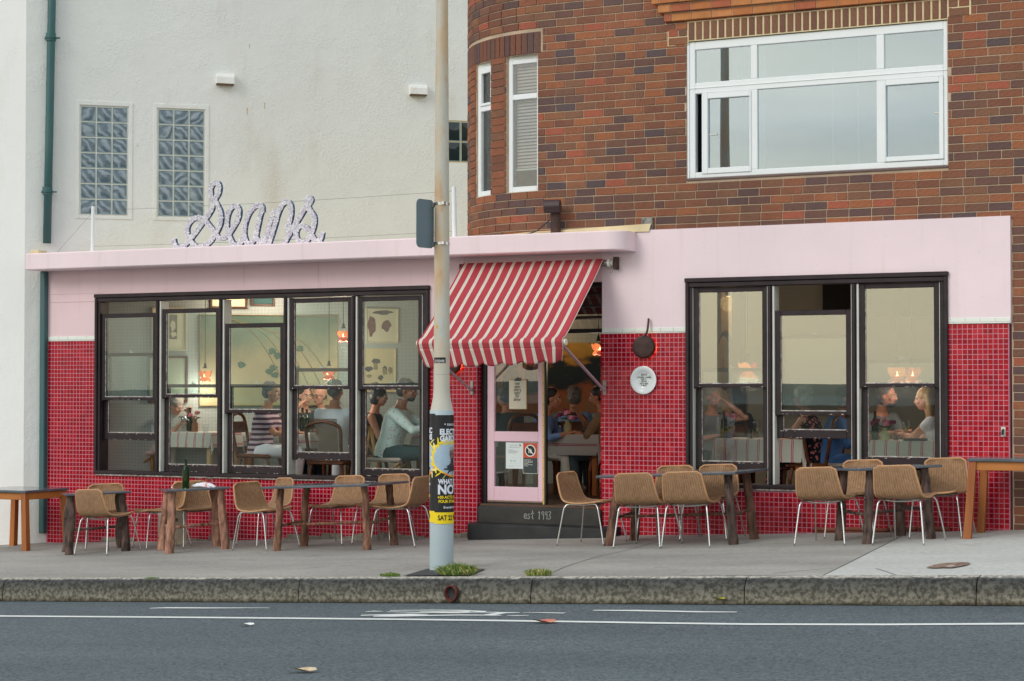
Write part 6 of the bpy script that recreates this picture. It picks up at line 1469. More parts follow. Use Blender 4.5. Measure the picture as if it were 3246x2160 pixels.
k.col(k.ramp(f, [(.25, s2l(200, 190, 150)), (.5, s2l(188, 172, 136)), (.78, s2l(112, 130, 110)), (1.0, s2l(58, 92, 90))])); k.rough(.8)
RM = pegr(Lq(835, 195), Mq(597, 985)); RM = (RM[0], RM[1], pegr(Lq(835, 195), Lq(980, 970))[2], 2.62)
mu = picture(RM, .012, terr, k.m, 'very large green and ochre painting filling the wall behind the middle windows', d3)
picture(pegr(Lq(915, 120), Lq(1198, 238)), .03, DK, CR, 'dark framed picture high above the large painting'); picture(pegr(Mq(-60, 100), Mq(120, 218)), .03, DK, MT('teal_picture', s2l(40, 92, 92), .6, .3, 6), 'teal picture above the large painting near the ceiling')
def d5(t, R_): part('painted_shape', wine, t, lambda m: (pegflat(m, R_, blob(.18, .5, .12, .3), .021), pegflat(m, R_, blob(.62, .5, .14, .16, 12, 2), .0215))); part('painted_dark', fig, t, lambda m: pegflat(m, R_, blob(.5, .12, .3, .06, 12, 2), .0225))
picture(pegr(Mq(805, 232), Mq(1050, 497)), .02, CRF, CR, 'cream framed picture of dark red shapes above the vase drawing', d5)
def d6(t, R_):
    part('painted_vases', fig, t, lambda m: [pegflat(m, R_, blob(x, y, rx, ry, 12, i), .021+i*.0003) for i, (x, y, rx, ry) in enumerate([(.38,.30,.13,.07),(.15,.47,.12,.06),(.52,.67,.08,.06),(.35,.80,.12,.03),(.66,.47,.08,.06)])])
    part('painted_pots', terr, t, lambda m: [pegflat(m, R_, blob(x, y, rx, ry, 12, i+4), .023+i*.0003) for i, (x, y, rx, ry) in enumerate([(.37,.42,.08,.08),(.66,.53,.08,.08),(.83,.50,.07,.08),(.16,.63,.08,.04),(.30,.86,.09,.09)])])
picture(pegr(Mq(790, 532), Mq(1030, 866)), .012, CRF, MT('buff_paper', s2l(222, 206, 160), .8, .05), 'buff drawing of vases and pots hanging behind the man in mint shirt', d6)
# big beach painting seen through the open door
dpt = empty('picture', (0, 0, 0), 'large dark beach painting with three bathers seen through the open door', 'picture', 'pictures on the pegboard wall')
Oq = cq(1300, 800, 2.613)
RD = pegr(Oq(560, 745), Oq(1660, 1330)); dpt.location = pegp((RD[0]+RD[1])/2, RD[2], .03)
k = NT('beach_paint'); vz = k.n('SeparateXYZ'); k.l(k.tc('Object'), vz.inputs[0]); f = k.math('ADD', k.math('MULTIPLY', vz.outputs[2], .62), k.math('MULTIPLY', k.noise(3.2, 6, sc=(1, 1, 2.2)), .55))
k.col(k.ramp(f, [(.20, s2l(150, 110, 76)), (.42, s2l(166, 92, 56)), (.5, s2l(34, 50, 58)), (.66, s2l(36, 48, 56)), (.75, s2l(196, 146, 66)), (.9, s2l(206, 168, 84)), (1.0, s2l(44, 60, 78))])); k.rough(.6)
part('canvas', k.m, dpt, lambda m: slab(m, RD, .005, .03)); bt_ = MT('bather_skin_paint', s2l(150, 98, 62), .7, .3, 20)
for x in (.16, .32, .46): part('painted_bather', bt_, dpt, lambda m: (pegflat(m, RD, blob(x, .27, .018, .035), .034), pegflat(m, RD, [(x-.03, .33), (x+.03, .33), (x+.022, .48), (x-.02, .48)], .0345), pegflat(m, RD, [(x-.02, .48), (x-.002, .48), (x-.004, .72), (x-.018, .72)], .0345), pegflat(m, RD, [(x+.002, .48), (x+.022, .48), (x+.018, .70), (x+.006, .70)], .0345)))
# blackboard high in the right room, oval mask on the pillar
bk_ = empty('blackboard', (at(1870, 4.3), 4.3, 2.5), 'long black menu board high on the back wall of the right room', 'board')
part('board', M['black'], bk_, lambda m: m.box((2.2, 4.3, 2.55), (4.4, 4.34, 3.0), 0, .004))
msk = empty('oval_mask', (at(1667, 2.55), 2.58, 2.0), 'long oval wooden mask hung on the lit pillar', 'mask')
part('rim', M['black'], msk, lambda m: m.ball((at(1668, 2.55), 2.57, 1.99), (.12, .03, .36), 20), True); part('face', MT('ochre_mask', s2l(196, 160, 116), .6, .2), msk, lambda m: (m.ball((at(1665, 2.55), 2.55, 1.99), (.085, .03, .30), 20), m.ball((at(1665, 2.55), 2.52, 1.98), (.015, .02, .07), 10)), True)
# ------------------------------------------------------------------ pendant lamps
k = NT('amber_petal'); em = k.ramp(k.math('ADD', k.math('MULTIPLY', k.n('ObjectInfo').outputs['Random'], .7), k.math('MULTIPLY', k.noise(14, 3), .45)), [(.15, s2l(104, 34, 34)), (.5, s2l(196, 74, 44)), (.85, s2l(255, 150, 84))]); k.col(s2l(170, 70, 50)); k.rough(.25); k.l(em, k.b.inputs['Emission Color']); k.b.inputs['Emission Strength'].default_value = .85; M['petal'] = k.m
M['bulb'] = EM('lamp_bulb', (1, .62, .26, 1), 9)
def pendant(px, py, Y, label, r_=.105, e=13, long_=False):
    c = fy(px, py, Y); p_ = empty('pendant_lamp', c, label, 'lamp', 'amber petal pendant lamps')
    part('cord', M['black'], p_, lambda m: m.tube([c + _Z*r_*1.3, Vector((c.x, c.y, ZC))], .004, 6)); part('cap', M['black'], p_, lambda m: m.lathe([(.0, .05), (.012, .05), (.02, .0), (.035, -.015), (0, -.015)], c + _Z*r_*1.05, 12))
    n = 5
    for i in range(n):
        a = 6.283*i/n + px
        for (zz, rr_, tl) in ((.22, .62, 0), (-.42, .40, .62)):
            q_ = c + Vector((math.cos(a+tl)*r_*rr_, math.sin(a+tl)*r_*rr_, zz*r_))
            part('petal', M['petal'], p_, lambda m: m.ball((0, 0, 0), (r_*.14, r_*.42, r_*.44), 12, M=Matrix.Translation(q_) @ Matrix.Rotation(a+tl, 4, 'Z') @ Matrix.Rotation(.35 if zz > 0 else -.75, 4, 'Y')), True)
    part('bulb', M['bulb'], p_, lambda m: m.ball(c, r_*.26, 10), True)
    ld = bpy.data.lights.new('lamp_light', 'POINT'); ld.energy = e; ld.color = (1, .86, .70); ld.shadow_soft_size = .12; o = bpy.data.objects.new('lamp_light', ld); COL.objects.link(o); o.parent = p_; o.location = (0, 0, -.14)
pendant(472, 865, 1.15, 'amber petal lamp hanging left of the large painting in the second bay', .105, 8)
pendant(790, 773, 1.9, 'highest amber lamp, hanging at the top right of the fourth bay'); pendant(757, 860, 1.1, 'amber lamp overlapped by the lower sash rail in the fourth bay')
pendant(1377, 803, 1.0, 'amber lamp at the right edge of the open doorway', .10, 5)
pendant(1720, 851, 1.3, 'amber lamp in the left bay of the right window', .13, 4); pendant(2064, 862, 1.25, 'left amber lamp of the pair in the right bay', .125, 3); pendant(2098, 862, 1.6, 'right amber lamp of the pair in the right bay', .125, 3)
for (x, y, z, e, c_) in ((pegp((RM[0]+RM[1])/2, 0, .45).x, pegp((RM[0]+RM[1])/2, 0, .45).y, 2.85, 26, (1, .84, .66)), (-4.75, 1.30, 2.9, 12, (1, .84, .62)), (at(1668, 2.2), 2.3, 2.75, 8, (1, .66, .34)), (pegp(RD[0]*.5+RD[1]*.5, 0, .6).x, pegp(RD[0]*.5+RD[1]*.5, 0, .6).y, 2.85, 20, (1, .66, .36))):
    sl = empty('ceiling_spot', (x, y, z), 'small ceiling spotlight above the pictures', 'lamp', 'ceiling spotlights'); sl['label'] = {12: 'small spotlight over the framed prints at the left', 26: 'small spotlight over the large green painting', 8: 'small spotlight over the oval mask', 20: 'small spotlight over the beach painting by the door'}[e]
    part('body', M['black'], sl, lambda m: m.lathe([(.0, .16), (.03, .16), (.035, .0), (.03, 0), (.0, .02)], (x, y, z), 14)); part('bulb', M['bulb'], sl, lambda m: m.lathe([(0, .001), (.026, .001), (.0, .0)], (x, y, z-.002), 12))
    ld = bpy.data.lights.new('spot_light', 'POINT'); ld.energy = e*.36; ld.color = c_; ld.shadow_soft_size = .1; o = bpy.data.objects.new('spot_light', ld); COL.objects.link(o); o.parent = sl; o.location = (0, 0, -.08)
# ------------------------------------------------------------------ dining tables with cloths
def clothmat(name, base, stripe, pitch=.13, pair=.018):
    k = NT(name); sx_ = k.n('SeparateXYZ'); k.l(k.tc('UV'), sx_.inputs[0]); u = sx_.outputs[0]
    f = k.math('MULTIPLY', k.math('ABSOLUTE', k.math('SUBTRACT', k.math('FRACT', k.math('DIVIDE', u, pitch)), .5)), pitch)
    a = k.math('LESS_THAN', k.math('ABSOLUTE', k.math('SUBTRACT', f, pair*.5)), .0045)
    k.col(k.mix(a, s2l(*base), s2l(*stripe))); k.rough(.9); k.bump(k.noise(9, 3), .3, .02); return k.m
CL1 = clothmat('striped_linen', (214, 214, 204), (196, 66, 96)); CL2 = clothmat('striped_linen_shade', (196, 196, 192), (170, 60, 96), .16)  # second linen is a greyer copy with shade put into its colour
def dtable(x0, x1, y0, y1, label, clabel, mat, swap=False, over=.19, legm=None):
    cx, cy = (x0+x1)/2, (y0+y1)/2; zt = ZFL + .735; t = empty('dining_table', (cx, cy, ZFL), label, 'table', 'dining tables inside')
    part('table_top', M['darkwood'], t, lambda m: m.box((x0+.01, y0+.01, zt-.03), (x1-.01, y1-.01, zt-.004), 0, .003))
    for x in (x0+.06, x1-.06):
        for y in (y0+.06, y1-.06): part('leg', legm or M['wood'], t, lambda m: m.box((x-.03, y-.03, ZFL), (x+.03, y+.03, zt-.031), 0, .004))
    m = MB(); n = 14
    def fn(u, v):      # u,v in -1..1 beyond the edge hangs down
        X, Y, hang = 0, 0, 0
        ex = max(0, abs(u)-1); ey = max(0, abs(v)-1)
        X = cx + (x1-x0)/2*max(-1, min(1, u)); Y = cy + (y1-y0)/2*max(-1, min(1, v)); hz = max(ex, ey)*over
        if ex > 0 and ey > 0: hz = (ex+ey)*over*.75
        fl = .012*math.sin(u*17+v*5)+.010*math.sin(v*23)
        X += (1 if u > 0 else -1)*(.008 + (.03+fl)*ex if ex > 0 else 0); Y += (1 if v > 0 else -1)*(.008 + (.03+fl)*ey if ey > 0 else 0)
        return Vector((X, Y, zt + .002 - hz))
    U = [-2, -1.6, -1.3, -1.05, -1] + [-1+2*i/n for i in range(1, n)] + [1, 1.05, 1.3, 1.6, 2]; N_ = len(U)
    V = [fn(a, b) for b in U for a in U]; w = lambda p, hang, s_: p
    UV = [((cx + (x1-x0)/2*max(-1, min(1, a)) + (max(0, abs(a)-1)*over)*(1 if a > 0 else -1)), (cy + (y1-y0)/2*max(-1, min(1, b)) + (max(0, abs(b)-1)*over)*(1 if b > 0 else -1))) for b in U for a in U]
    if swap: UV = [(b, a) for a, b in UV]
    m.add(V, [(j*N_+i, j*N_+i+1, (j+1)*N_+i+1, (j+1)*N_+i) for j in range(N_-1) for i in range(N_-1)], 0, UV)
    c = m.build('tablecloth', mat, None, True); tag(c, clabel, 'tablecloth', 'striped linen tablecloths'); return zt
la = MT('pale_leg', s2l(196, 166, 124), .6, .1)
ZTT = dtable(at(368, .8), at(486, .8), .80, 1.45, 'dining table under the white cloth in the second bay', 'white cloth with pink stripes hanging in the second bay', CL1, legm=la)
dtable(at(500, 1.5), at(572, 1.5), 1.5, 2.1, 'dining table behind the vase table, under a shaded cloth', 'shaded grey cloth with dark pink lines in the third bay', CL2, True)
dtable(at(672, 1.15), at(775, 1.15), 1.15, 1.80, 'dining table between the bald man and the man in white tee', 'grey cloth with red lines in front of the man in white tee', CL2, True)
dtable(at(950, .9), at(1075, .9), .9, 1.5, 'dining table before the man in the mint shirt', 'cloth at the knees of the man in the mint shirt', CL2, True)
dtable(at(1225, 2.0), at(1375, 2.0), 2.0, 2.6, 'dining table seen through the open door', 'dim striped cloth seen through the open door', clothmat('striped_linen_dim', (170, 164, 160), (150, 44, 76), .15), True, .25)  # linen copy darkened in its colour for the dim room behind the door
dtable(at(1645, 1.0), at(1845, 1.0), 1.0, 1.6, 'dining table behind the left and middle bays of the right window', 'long cloth with pink stripes in the left bay of the right window', CL1, over=.25)
dtable(at(2003, 1.0), at(2175, 1.0), 1.0, 1.6, 'dining table in the right bay under a pale cloth', 'pale cloth with pink stripes in the right bay of the window', CL1)
# ------------------------------------------------------------------ chairs inside
cane = MT('woven_cane', s2l(116, 92, 70), .7, .3, 90, c2=s2l(70, 56, 46)); cush = MT('pale_cushion', s2l(208, 188, 178), .8, .1)
def inchair(x, y, h_, label, kind='wood'):
    c = empty('dining_chair', (0, 0, 0), label, 'chair', 'dining chairs inside'); wd = M['darkwood'] if kind != 'bamboo' else MT('bamboo', s2l(176, 126, 60), .4, .2, 8); sm = cush if kind in ('louis', 'bamboo') else wd
    part('seat', sm, c, lambda m: m.box((-.23, -.22, .43), (.23, .22, .48), 0, .02), 'auto')
    if kind == 'louis':
        part('seat_rail', wd, c, lambda m: m.box((-.24, -.23, .385), (.24, .23, .428), 0, .01))
    bh = .98 if kind == 'wood' else (.90 if kind == 'louis' else .86)
    bp = [(-.20, -.21, .44), (-.215, -.25, .62), (-.22, -.28, .80), (-.17, -.30, bh-.04), (0, -.305, bh), (.17, -.30, bh-.04), (.22, -.28, .80), (.215, -.25, .62), (.20, -.21, .44)]
    part('back_frame', wd, c, lambda m: m.tube(resample(bp, .04), .021, 8), True)
    if kind == 'louis': tag(part('back_panel', cane, c, lambda m: [m.bar((x*.0115, -.24, .51), (x*.0115, -.287, .93), .0055, .003) for x in range(-15, 16)] + [m.bar((-.18, -.2385-.05*v/34, .51+.42*v/34), (.18, -.2385-.05*v/34, .51+.42*v/34), .003, .0055) for v in range(35)]), kind='stuff'); part('lower_rail', wd, c, lambda m: m.tube([(-.2, -.235, .50), (.2, -.235, .50)], .018, 8))
    elif kind == 'bamboo': part('cross_brace', wd, c, lambda m: (m.tube([(-.2, -.22, .46), (.2, -.29, .82)], .013, 8), m.tube([(.2, -.22, .46), (-.2, -.29, .82)], .013, 8), m.tube([(-.23, .2, .42), (-.21, -.2, .15)], .012, 8), m.tube([(.23, .2, .42), (.21, -.2, .15)], .012, 8)))
    else: part('back_rest', wd, c, lambda m: m.box((-.19, -.30, .74), (.19, -.275, .88), 0, .006))
    for sx2 in (-1, 1):
        for sy2 in (-1, 1): part('leg', wd, c, lambda m: m.tube([(sx2*.19, sy2*.18, .42), (sx2*.21, sy2*.20, .30), (sx2*.20, sy2*.21, 0)], [.024, .022, .014], 8))
    c.location = (x, y, ZFL); c.rotation_euler = (0, 0, rad(h_-90)); return c
# ================================================================== people at the tables
SK = [MT('skin_light', s2l(214, 162, 138), .5, .08, 8), MT('skin_tan', s2l(190, 130, 102), .5, .1, 8), MT('skin_pale', s2l(222, 180, 160), .5, .08, 8)]
def hairm(n, c): return MT(n, s2l(*c), .5, .35, 40, .5, 120)
HR = {'grey': hairm('hair_grey', (176, 168, 158)), 'white': hairm('hair_white', (214, 210, 202)), 'dark': hairm('hair_dark', (44, 38, 38)), 'brown': hairm('hair_brown', (84, 64, 52)), 'blond': hairm('hair_blond', (186, 154, 110)), 'salt': hairm('hair_salt', (110, 104, 102))}
def pat(name, base, spot, scale, th, base2=None):
    k = NT(name); v = k.n('TexVoronoi'); v.inputs['Scale'].default_value = scale; k.l(k.tc(), v.inputs['Vector'])
    k.col(k.mix(k.math('LESS_THAN', v.outputs['Distance'], th), k.mix(k.noise(30, 3), s2l(*base), s2l(*(base2 or base))), s2l(*spot))); k.rough(.9); k.bump(k.noise(14, 4), .6, .02); return k.m
def fab(name, c, v=.12): return MT(name, s2l(*c), .9, v, 6, .5, 14, dist=.02)
k = NT('striped_polo'); sx_ = k.n('SeparateXYZ'); k.l(k.tc(), sx_.inputs[0]); z_ = k.math('ADD', sx_.outputs[2], k.math('MULTIPLY', k.noise(3, 2), .03)); f = k.math('GREATER_THAN', k.math('FRACT', k.math('DIVIDE', z_, .062)), .5)
k.col(k.mix(f, s2l(74, 46, 70), s2l(196, 176, 188))); k.rough(.9); POLO = k.m
def person(px, py, Y, h_, label, skin, top, hair='dark', lean=8, yaw=0, nod=5, sleeve=.55, hands=None, bottom=None, style='short', glasses=False, hat=None, beard=False, dress=False, scale=1.0):
    """px, py: where the middle of the head shows; h_: facing; built round the origin facing +Y, then placed"""
    Lr = rad(lean); hip = Vector((0, 0, .57)); sp = Vector((0, math.sin(Lr), math.cos(Lr))); nb = hip + sp*.50; hd = nb + Vector((0, math.sin(Lr+rad(6)), math.cos(Lr+rad(6))))*.185
    Hm = Matrix.Translation(hd) @ Matrix.Rotation(rad(yaw), 4, 'Z') @ Matrix.Rotation(rad(-nod), 4, 'X')
    root = empty('person', (0, 0, 0), label, 'person', 'people dining in the cafe')
    sec = [(-.10, .155, .12), (0, .165, .125), (.14, .145, .11), (.28, .165, .12), (.38, .175, .115), (.44, .155, .095), (.475, .10, .075), (.51, .058, .058), (.58, .054, .056)]
    B = MB(); tors = lambda m, g_, i0=0, i1=9: m.tube([hip + sp*s_[0] for s_ in sec[i0:i1]], [s_[2]+g_ for s_ in sec[i0:i1]], 18, rx=[s_[1]+g_ for s_ in sec[i0:i1]], up=(0, 1, .001))
    tors(B, -.004)
    # head
    B.ball((0, -.012, .035), (.074, .094, .092), 18, M=Hm); B.ball((0, .022, -.035), (.058, .070, .075), 16, M=Hm); B.ball((0, .045, -.088), (.034, .034, .026), 12, M=Hm)
    B.ball((0, .098, -.020), (.013, .020, .024), 10, M=Hm); B.ball((0, .092, .006), (.010, .014, .030), 10, M=Hm); B.ball((0, .082, -.062), (.025, .014, .011), 10, M=Hm); B.ball((0, .078, .028), (.052, .016, .012), 12, M=Hm)
    for s_ in (-1, 1): B.ball((s_*.076, -.005, -.012), (.010, .020, .030), 10, M=Hm); B.ball((s_*.040, .068, -.022), (.022, .018, .022), 10, M=Hm)
    def limb(m, pts, rr_, n=12):
        m.tube(pts, rr_, n)
        for p_, r_ in zip(pts, rr_): m.ball(p_, r_*.995, 10)
    joints = {}
    for s_ in (-1, 1):
        sh_ = hip + sp*.425 + Vector((s_*.165, 0, 0)); tgt = Vector((hands or {}).get(s_, (s_*.13, .40, .80)))
        a, b = .285, .255; d = tgt - sh_; L_ = min(d.length, .999*(a+b)); d.normalize(); tgt = sh_ + d*L_
        co = (a*a + L_*L_ - b*b)/(2*a*L_); pole_ = Vector((s_*.75, -.35, -1)); pole_ = (pole_ - d*pole_.dot(d)).normalized(); el = sh_ + d*a*co + pole_*a*math.sqrt(max(0, 1-co*co))
        joints[s_] = (sh_, el, tgt); limb(B, [sh_, sh_.lerp(el, .5), el, el.lerp(tgt, .35), tgt], [.052, .046, .039, .037, .026])
        # hand: palm, four fingers, thumb
        fd = (tgt - el).normalized(); sd2 = fd.cross(Vector((0, 0, 1))); sd2 = (sd2 if sd2.length > .2 else Vector((1, 0, 0))).normalized()*(s_); dn = Vector((0, 0, -1)) - fd*fd.z*-1; dn.normalize()
        B.tube([tgt, tgt + fd*.035, tgt + fd*.085], [.018, .016, .012], 12, rx=[.028, .038, .038], up=dn)
        for q_, ln in zip((-1.5, -.5, .5, 1.5), (.058, .070, .074, .066)):
            b0 = tgt + fd*.08 + sd2*q_*.019; m1 = b0 + fd*ln*.5 + dn*.010; m2 = m1 + fd*ln*.25 + dn*ln*.35; B.tube([b0 - fd*.02, b0, m1, m2], [.0095, .0095, .009, .007], 8)
        t0 = tgt + fd*.02 - sd2*.030*1; B.tube([t0, t0 - sd2*.028 + fd*.028, t0 - sd2*.026 + fd*.060 + dn*.008], [.012, .011, .008], 8)
        kn = Vector((s_*.125, .43, .535)); an = Vector((s_*.13, .42 + .03*s_, .09)); hj = Vector((s_*.088, .02, .545)); joints[s_] += (hj, kn, an)
        limb(B, [hj, kn], [.082, .055]); limb(B, [kn, kn.lerp(an, .35), an], [.054, .055, .036]); B.tube([an + Vector((0, -.05, -.04)), an + Vector((0, .05, -.045)), an + Vector((0, .17, -.06))], [.035, .035, .02], 10, rx=[.035, .042, .036], up=(0, 0, 1))
    bo = B.build('body', skin, root); remesh(bo, .0095, 2); bo.data.materials.clear(); bo.data.materials.append(skin)
    T_ = MB(); tors(T_, .014, 0, 7)
    if dress:
        for s_ in (-1, 1): limb(T_, [joints[s_][3], joints[s_][4]], [.098, .085])
        T_.tube([Vector((0, .1, .52)), Vector((0, .45, .50))], [.07, .07], 12, rx=[.17, .17], up=(0, 0, 1)); T_.tube([Vector((0, .46, .50)), Vector((0, .48, .22))], [.06, .08], 12, rx=[.17, .2], up=(0, 1, 0))
    for s_ in (-1, 1):
        sh_, el, tg = joints[s_][:3]
        if sleeve > 0:
            P_ = [sh_ - Vector((s_*.05, 0, 0)), sh_, sh_.lerp(el, min(1, sleeve))]; R_ = [.06, .068, .060]
            if sleeve > 1: P_ += [el, el.lerp(tg, sleeve-1)]; P_[2] = sh_.lerp(el, .6); R_ = [.06, .068, .058, .052, .040]
            limb(T_, P_, R_)
    top_ = T_.build('dress' if dress else 'shirt', top, root); remesh(top_, .013, 3); top_.data.materials.clear(); top_.data.materials.append(top)
    if not dress:
        P = MB(); P.tube([hip + sp*-.11, hip + sp*.06], [.135, .135], 16, rx=[.172, .172], up=(0, 1, .001))
        for s_ in (-1, 1): hj, kn, an = joints[s_][3:]; limb(P, [hj, kn], [.098, .070]); limb(P, [kn, kn.lerp(an, .9)], [.070, .055])
        tr = P.build('trousers', bottom or FB['navy'], root); remesh(tr, .014, 3); tr.data.materials.clear(); tr.data.materials.append(bottom or FB['navy'])
        for s_ in (-1, 1): part('shoe', M['black'], root, lambda m: m.tube([joints[s_][5] + Vector((0, -.06, -.055)), joints[s_][5] + Vector((0, .05, -.05)), joints[s_][5] + Vector((0, .19, -.068))], [.036, .04, .024], 10, rx=[.038, .048, .038], up=(0, 0, 1)), True)
    hm = HR[hair]
    def hr(m):
        if style == 'short': m.ball((0, -.026, .052), (.083, .096, .086), 22, M=Hm, jit=.10); m.ball((0, -.055, .0), (.074, .062, .078), 16, M=Hm, jit=.10)
        elif style == 'bob': m.ball((0, -.022, .050), (.092, .108, .092), 22, M=Hm, jit=.14); m.ball((0, -.045, -.02), (.094, .075, .088), 18, M=Hm, jit=.14)
        elif style == 'long':
            m.ball((0, -.022, .050), (.086, .102, .090), 22, M=Hm, jit=.08)
            for q_ in (-1, 0, 1): m.tube([Hm @ Vector(p_) for p_ in ((q_*.055, -.04, .06), (q_*.075, -.055, -.06), (q_*.085, -.05, -.19), (q_*.08, -.02 + .04*abs(q_), -.30))], [.045, .045, .038, .014], 10)
        elif style == 'bald': m.ball((0, -.055, -.01), (.074, .055, .045), 16, M=Hm, jit=.05)
    ho = part('hair', hm, root, hr, True); remesh(ho, .008, 1); ho.data.materials.clear(); ho.data.materials.append(hm)
    if beard: part('beard', HR['dark'], root, lambda m: (m.ball((0, .048, -.080), (.045, .045, .034), 14, M=Hm, jit=.1), m.ball((0, .088, -.048), (.026, .010, .007), 10, M=Hm)), True)
    for s_ in (-1, 1):
        part('eye', M['captile'], root, lambda m: m.ball((s_*.031, .078, .008), (.014, .010, .008), 10, M=Hm), True); part('iris', M['black'], root, lambda m: m.ball((s_*.031, .0865, .008), (.0055, .003, .0055), 8, M=Hm), True); part('brow', hm, root, lambda m: m.ball((s_*.032, .090, .030), (.020, .006, .0045), 8, M=Hm), True)
    part('lips', MT('lips', s2l(170, 92, 84), .4, .1), root, lambda m: m.ball((0, .0935, -.062), (.021, .006, .0075), 10, M=Hm), True)
    if glasses:
        def gf(m):
            for s_ in (-1, 1): m.tube([Hm @ Vector((s_*.034 + .026*math.cos(t), .100, .006 + .021*math.sin(t))) for t in [6.283*i/14 for i in range(14)]], .0028, 6, closed=True); m.tube([Hm @ Vector((s_*.060, .098, .010)), Hm @ Vector((s_*.080, .0, .008))], .0024, 5)
            m.tube([Hm @ Vector((-.009, .101, .009)), Hm @ Vector((.009, .101, .009))], .0025, 5)
        part('glasses', M['black'], root, gf, True)
    if hat == 'cap': part('cap', fab('teal_cap', (64, 92, 92)), root, lambda m: (m.ball((0, -.014, .062), (.090, .107, .078), 20, M=Hm), m.tube([Hm @ Vector((0, .06, .045)), Hm @ Vector((0, .165, .030))], [.008, .005], 14, rx=[.075, .055], up=(0, 0, 1))), True)
    if hat == 'brim': part('sun_hat', fab('dark_felt', (40, 44, 46)), root, lambda m: (m.lathe([(.0, .125), (.07, .12), (.088, .09), (.095, .03), (.125, .0), (.155, -.03), (.15, -.034), (.09, .02)], (0, -.01, .015), 28, M=Hm)), 'auto')
    fc = fy(px, py, Y); r_ = Matrix.Rotation(rad(h_-90), 3, 'Z'); off = r_ @ (hd + Vector((0, 0, .0))); z0 = fc.z - hd.z
    root.rotation_euler = (0, 0, rad(h_-90)); off = off*scale; root.scale = (scale, scale, 1 + (scale-1)*.4); root.location = (fc.x - off.x, fc.y - off.y, max(ZFL-.05, min(ZFL+.06, fc.z - hd.z*root.scale.z)))
    return root
FB = {'navy': fab('navy_cloth', (40, 52, 70)), 'white': fab('white_cotton', (236, 240, 250)), 'grey': fab('grey_tee', (116, 126, 128)), 'lgrey': fab('light_grey_polo', (146, 154, 164)), 'blue': fab('blue_shirt', (124, 154, 206)), 'denim': fab('denim_blue', (70, 112, 168)), 'black': fab('black_cotton', (34, 36, 44)), 'teal': fab('dark_teal', (44, 72, 78)), 'brown': fab('brown_top', (132, 104, 78)), 'cream': fab('cream_trousers', (206, 200, 190)), 'slate': fab('slate_tee', (64, 78, 84))}
mint = pat('mint_flower_shirt', (226, 244, 240), (230, 160, 176), 30, .24); floral = pat('black_floral_dress', (28, 30, 38), (214, 120, 122), 26, .42); yel = pat('olive_print_dress', (140, 124, 70), (70, 70, 56), 60, .35)
TT = ZFL and (ZFL + .735)
def person_chair(p_, label, kind='wood', dx=0):
    h_ = math.degrees(p_.rotation_euler.z) + 90; return inchair(p_.location.x, p_.location.y, h_, label, kind)
PP = []
def add(*a, ch=None, **k_):
    p_ = person(*a, **k_)
    if ch: person_chair(p_, ch[0], ch[1])
    PP.append(p_)
zt = .745
add(404, 934, 1.10, 8, 'fair haired woman in a white top leaning right to pour from a pot', SK[0], FB['white'], 'grey', lean=36, yaw=-15, nod=25, sleeve=.4, style='bob', hands={-1: (.02, .62, 1.02), 1: (.10, .52, .86)}, bottom=FB['cream'], ch=('bamboo chair with a pale cushion in the leftmost bay', 'bamboo'))
add(551, 925, 2.35, 200, 'woman in an olive print dress behind the shaded cloth in the third bay', SK[1], yel, 'brown', lean=6, sleeve=.5, style='long', dress=True, ch=('wooden chair behind the woman in olive', 'wood'))
add(625, 921, .95, 12, 'man in a plum and white striped polo facing right', SK[1], POLO, 'salt', scale=1.1, lean=10, yaw=0, nod=6, sleeve=.62, hands={-1: (.06, .40, .72), 1: (.0, .44, .76)}, bottom=FB['white'], ch=('dark wooden chair under the man in the striped polo', 'wood'))
add(735, 913, 2.0, -92, 'bald man with dark glasses in a grey tee facing the street', SK[0], FB['grey'], 'salt', lean=10, yaw=-8, sleeve=.5, style='bald', glasses=True, ch=('wooden chair behind the bald man', 'wood'))
add(702, 915, 1.75, -40, 'dark haired man beside the bald man resting his head on his hand', SK[0], FB['slate'], 'dark', lean=8, yaw=10, sleeve=.5, hands={1: (.12, .22, 1.12), -1: (-.1, .35, .80)}, ch=('wooden chair under the man resting his head', 'wood'))
add(772, 912, .62, 98, 'man in a white tee seen from behind on the cane backed chair', SK[1], FB['white'], 'salt', scale=1.12, lean=4, sleeve=.55, bottom=FB['white'], ch=('carved wooden chair with a woven cane back in the fourth bay', 'louis'))
add(872, 930, 1.35, 20, 'woman with big dark hair in a dark sleeveless dress in the fifth bay', SK[1], FB['black'], 'dark', lean=10, sleeve=0, style='bob', dress=True, ch=('wooden chair under the woman with big dark hair', 'wood'))
add(937, 924, .62, 14, 'man with a beard in a mint flowered shirt facing right in the fifth bay', SK[1], mint, 'salt', scale=1.18, lean=15, yaw=-4, nod=8, sleeve=1.6, hands={-1: (.05, .56, .84), 1: (.12, .55, .84)}, bottom=FB['teal'], beard=True, ch=('chair with a curved wooden back and pale cushion in the fifth bay', 'bamboo'))
add(1160, 925, 1.9, 150, 'dim figure in a slate tee seen through the pink door glass', SK[1], FB['slate'], 'dark', lean=12, sleeve=.5, ch=('wooden chair behind the pink door glass', 'wood'))
add(1272, 926, 2.15, 10, 'dark haired man in a light blue shirt leaning right inside the open door', SK[1], FB['blue'], 'dark', lean=18, sleeve=1.5, hands={-1: (.02, .52, .80), 1: (.16, .48, .80)}, bottom=FB['cream'], ch=('wooden chair of the man in light blue', 'wood'))
add(1322, 925, 2.95, 108, 'grey curly haired person in blue with back turned beyond the door table', SK[1], FB['blue'], 'salt', lean=12, sleeve=1.4, style='bob', ch=('wooden chair beyond the door table', 'wood'))
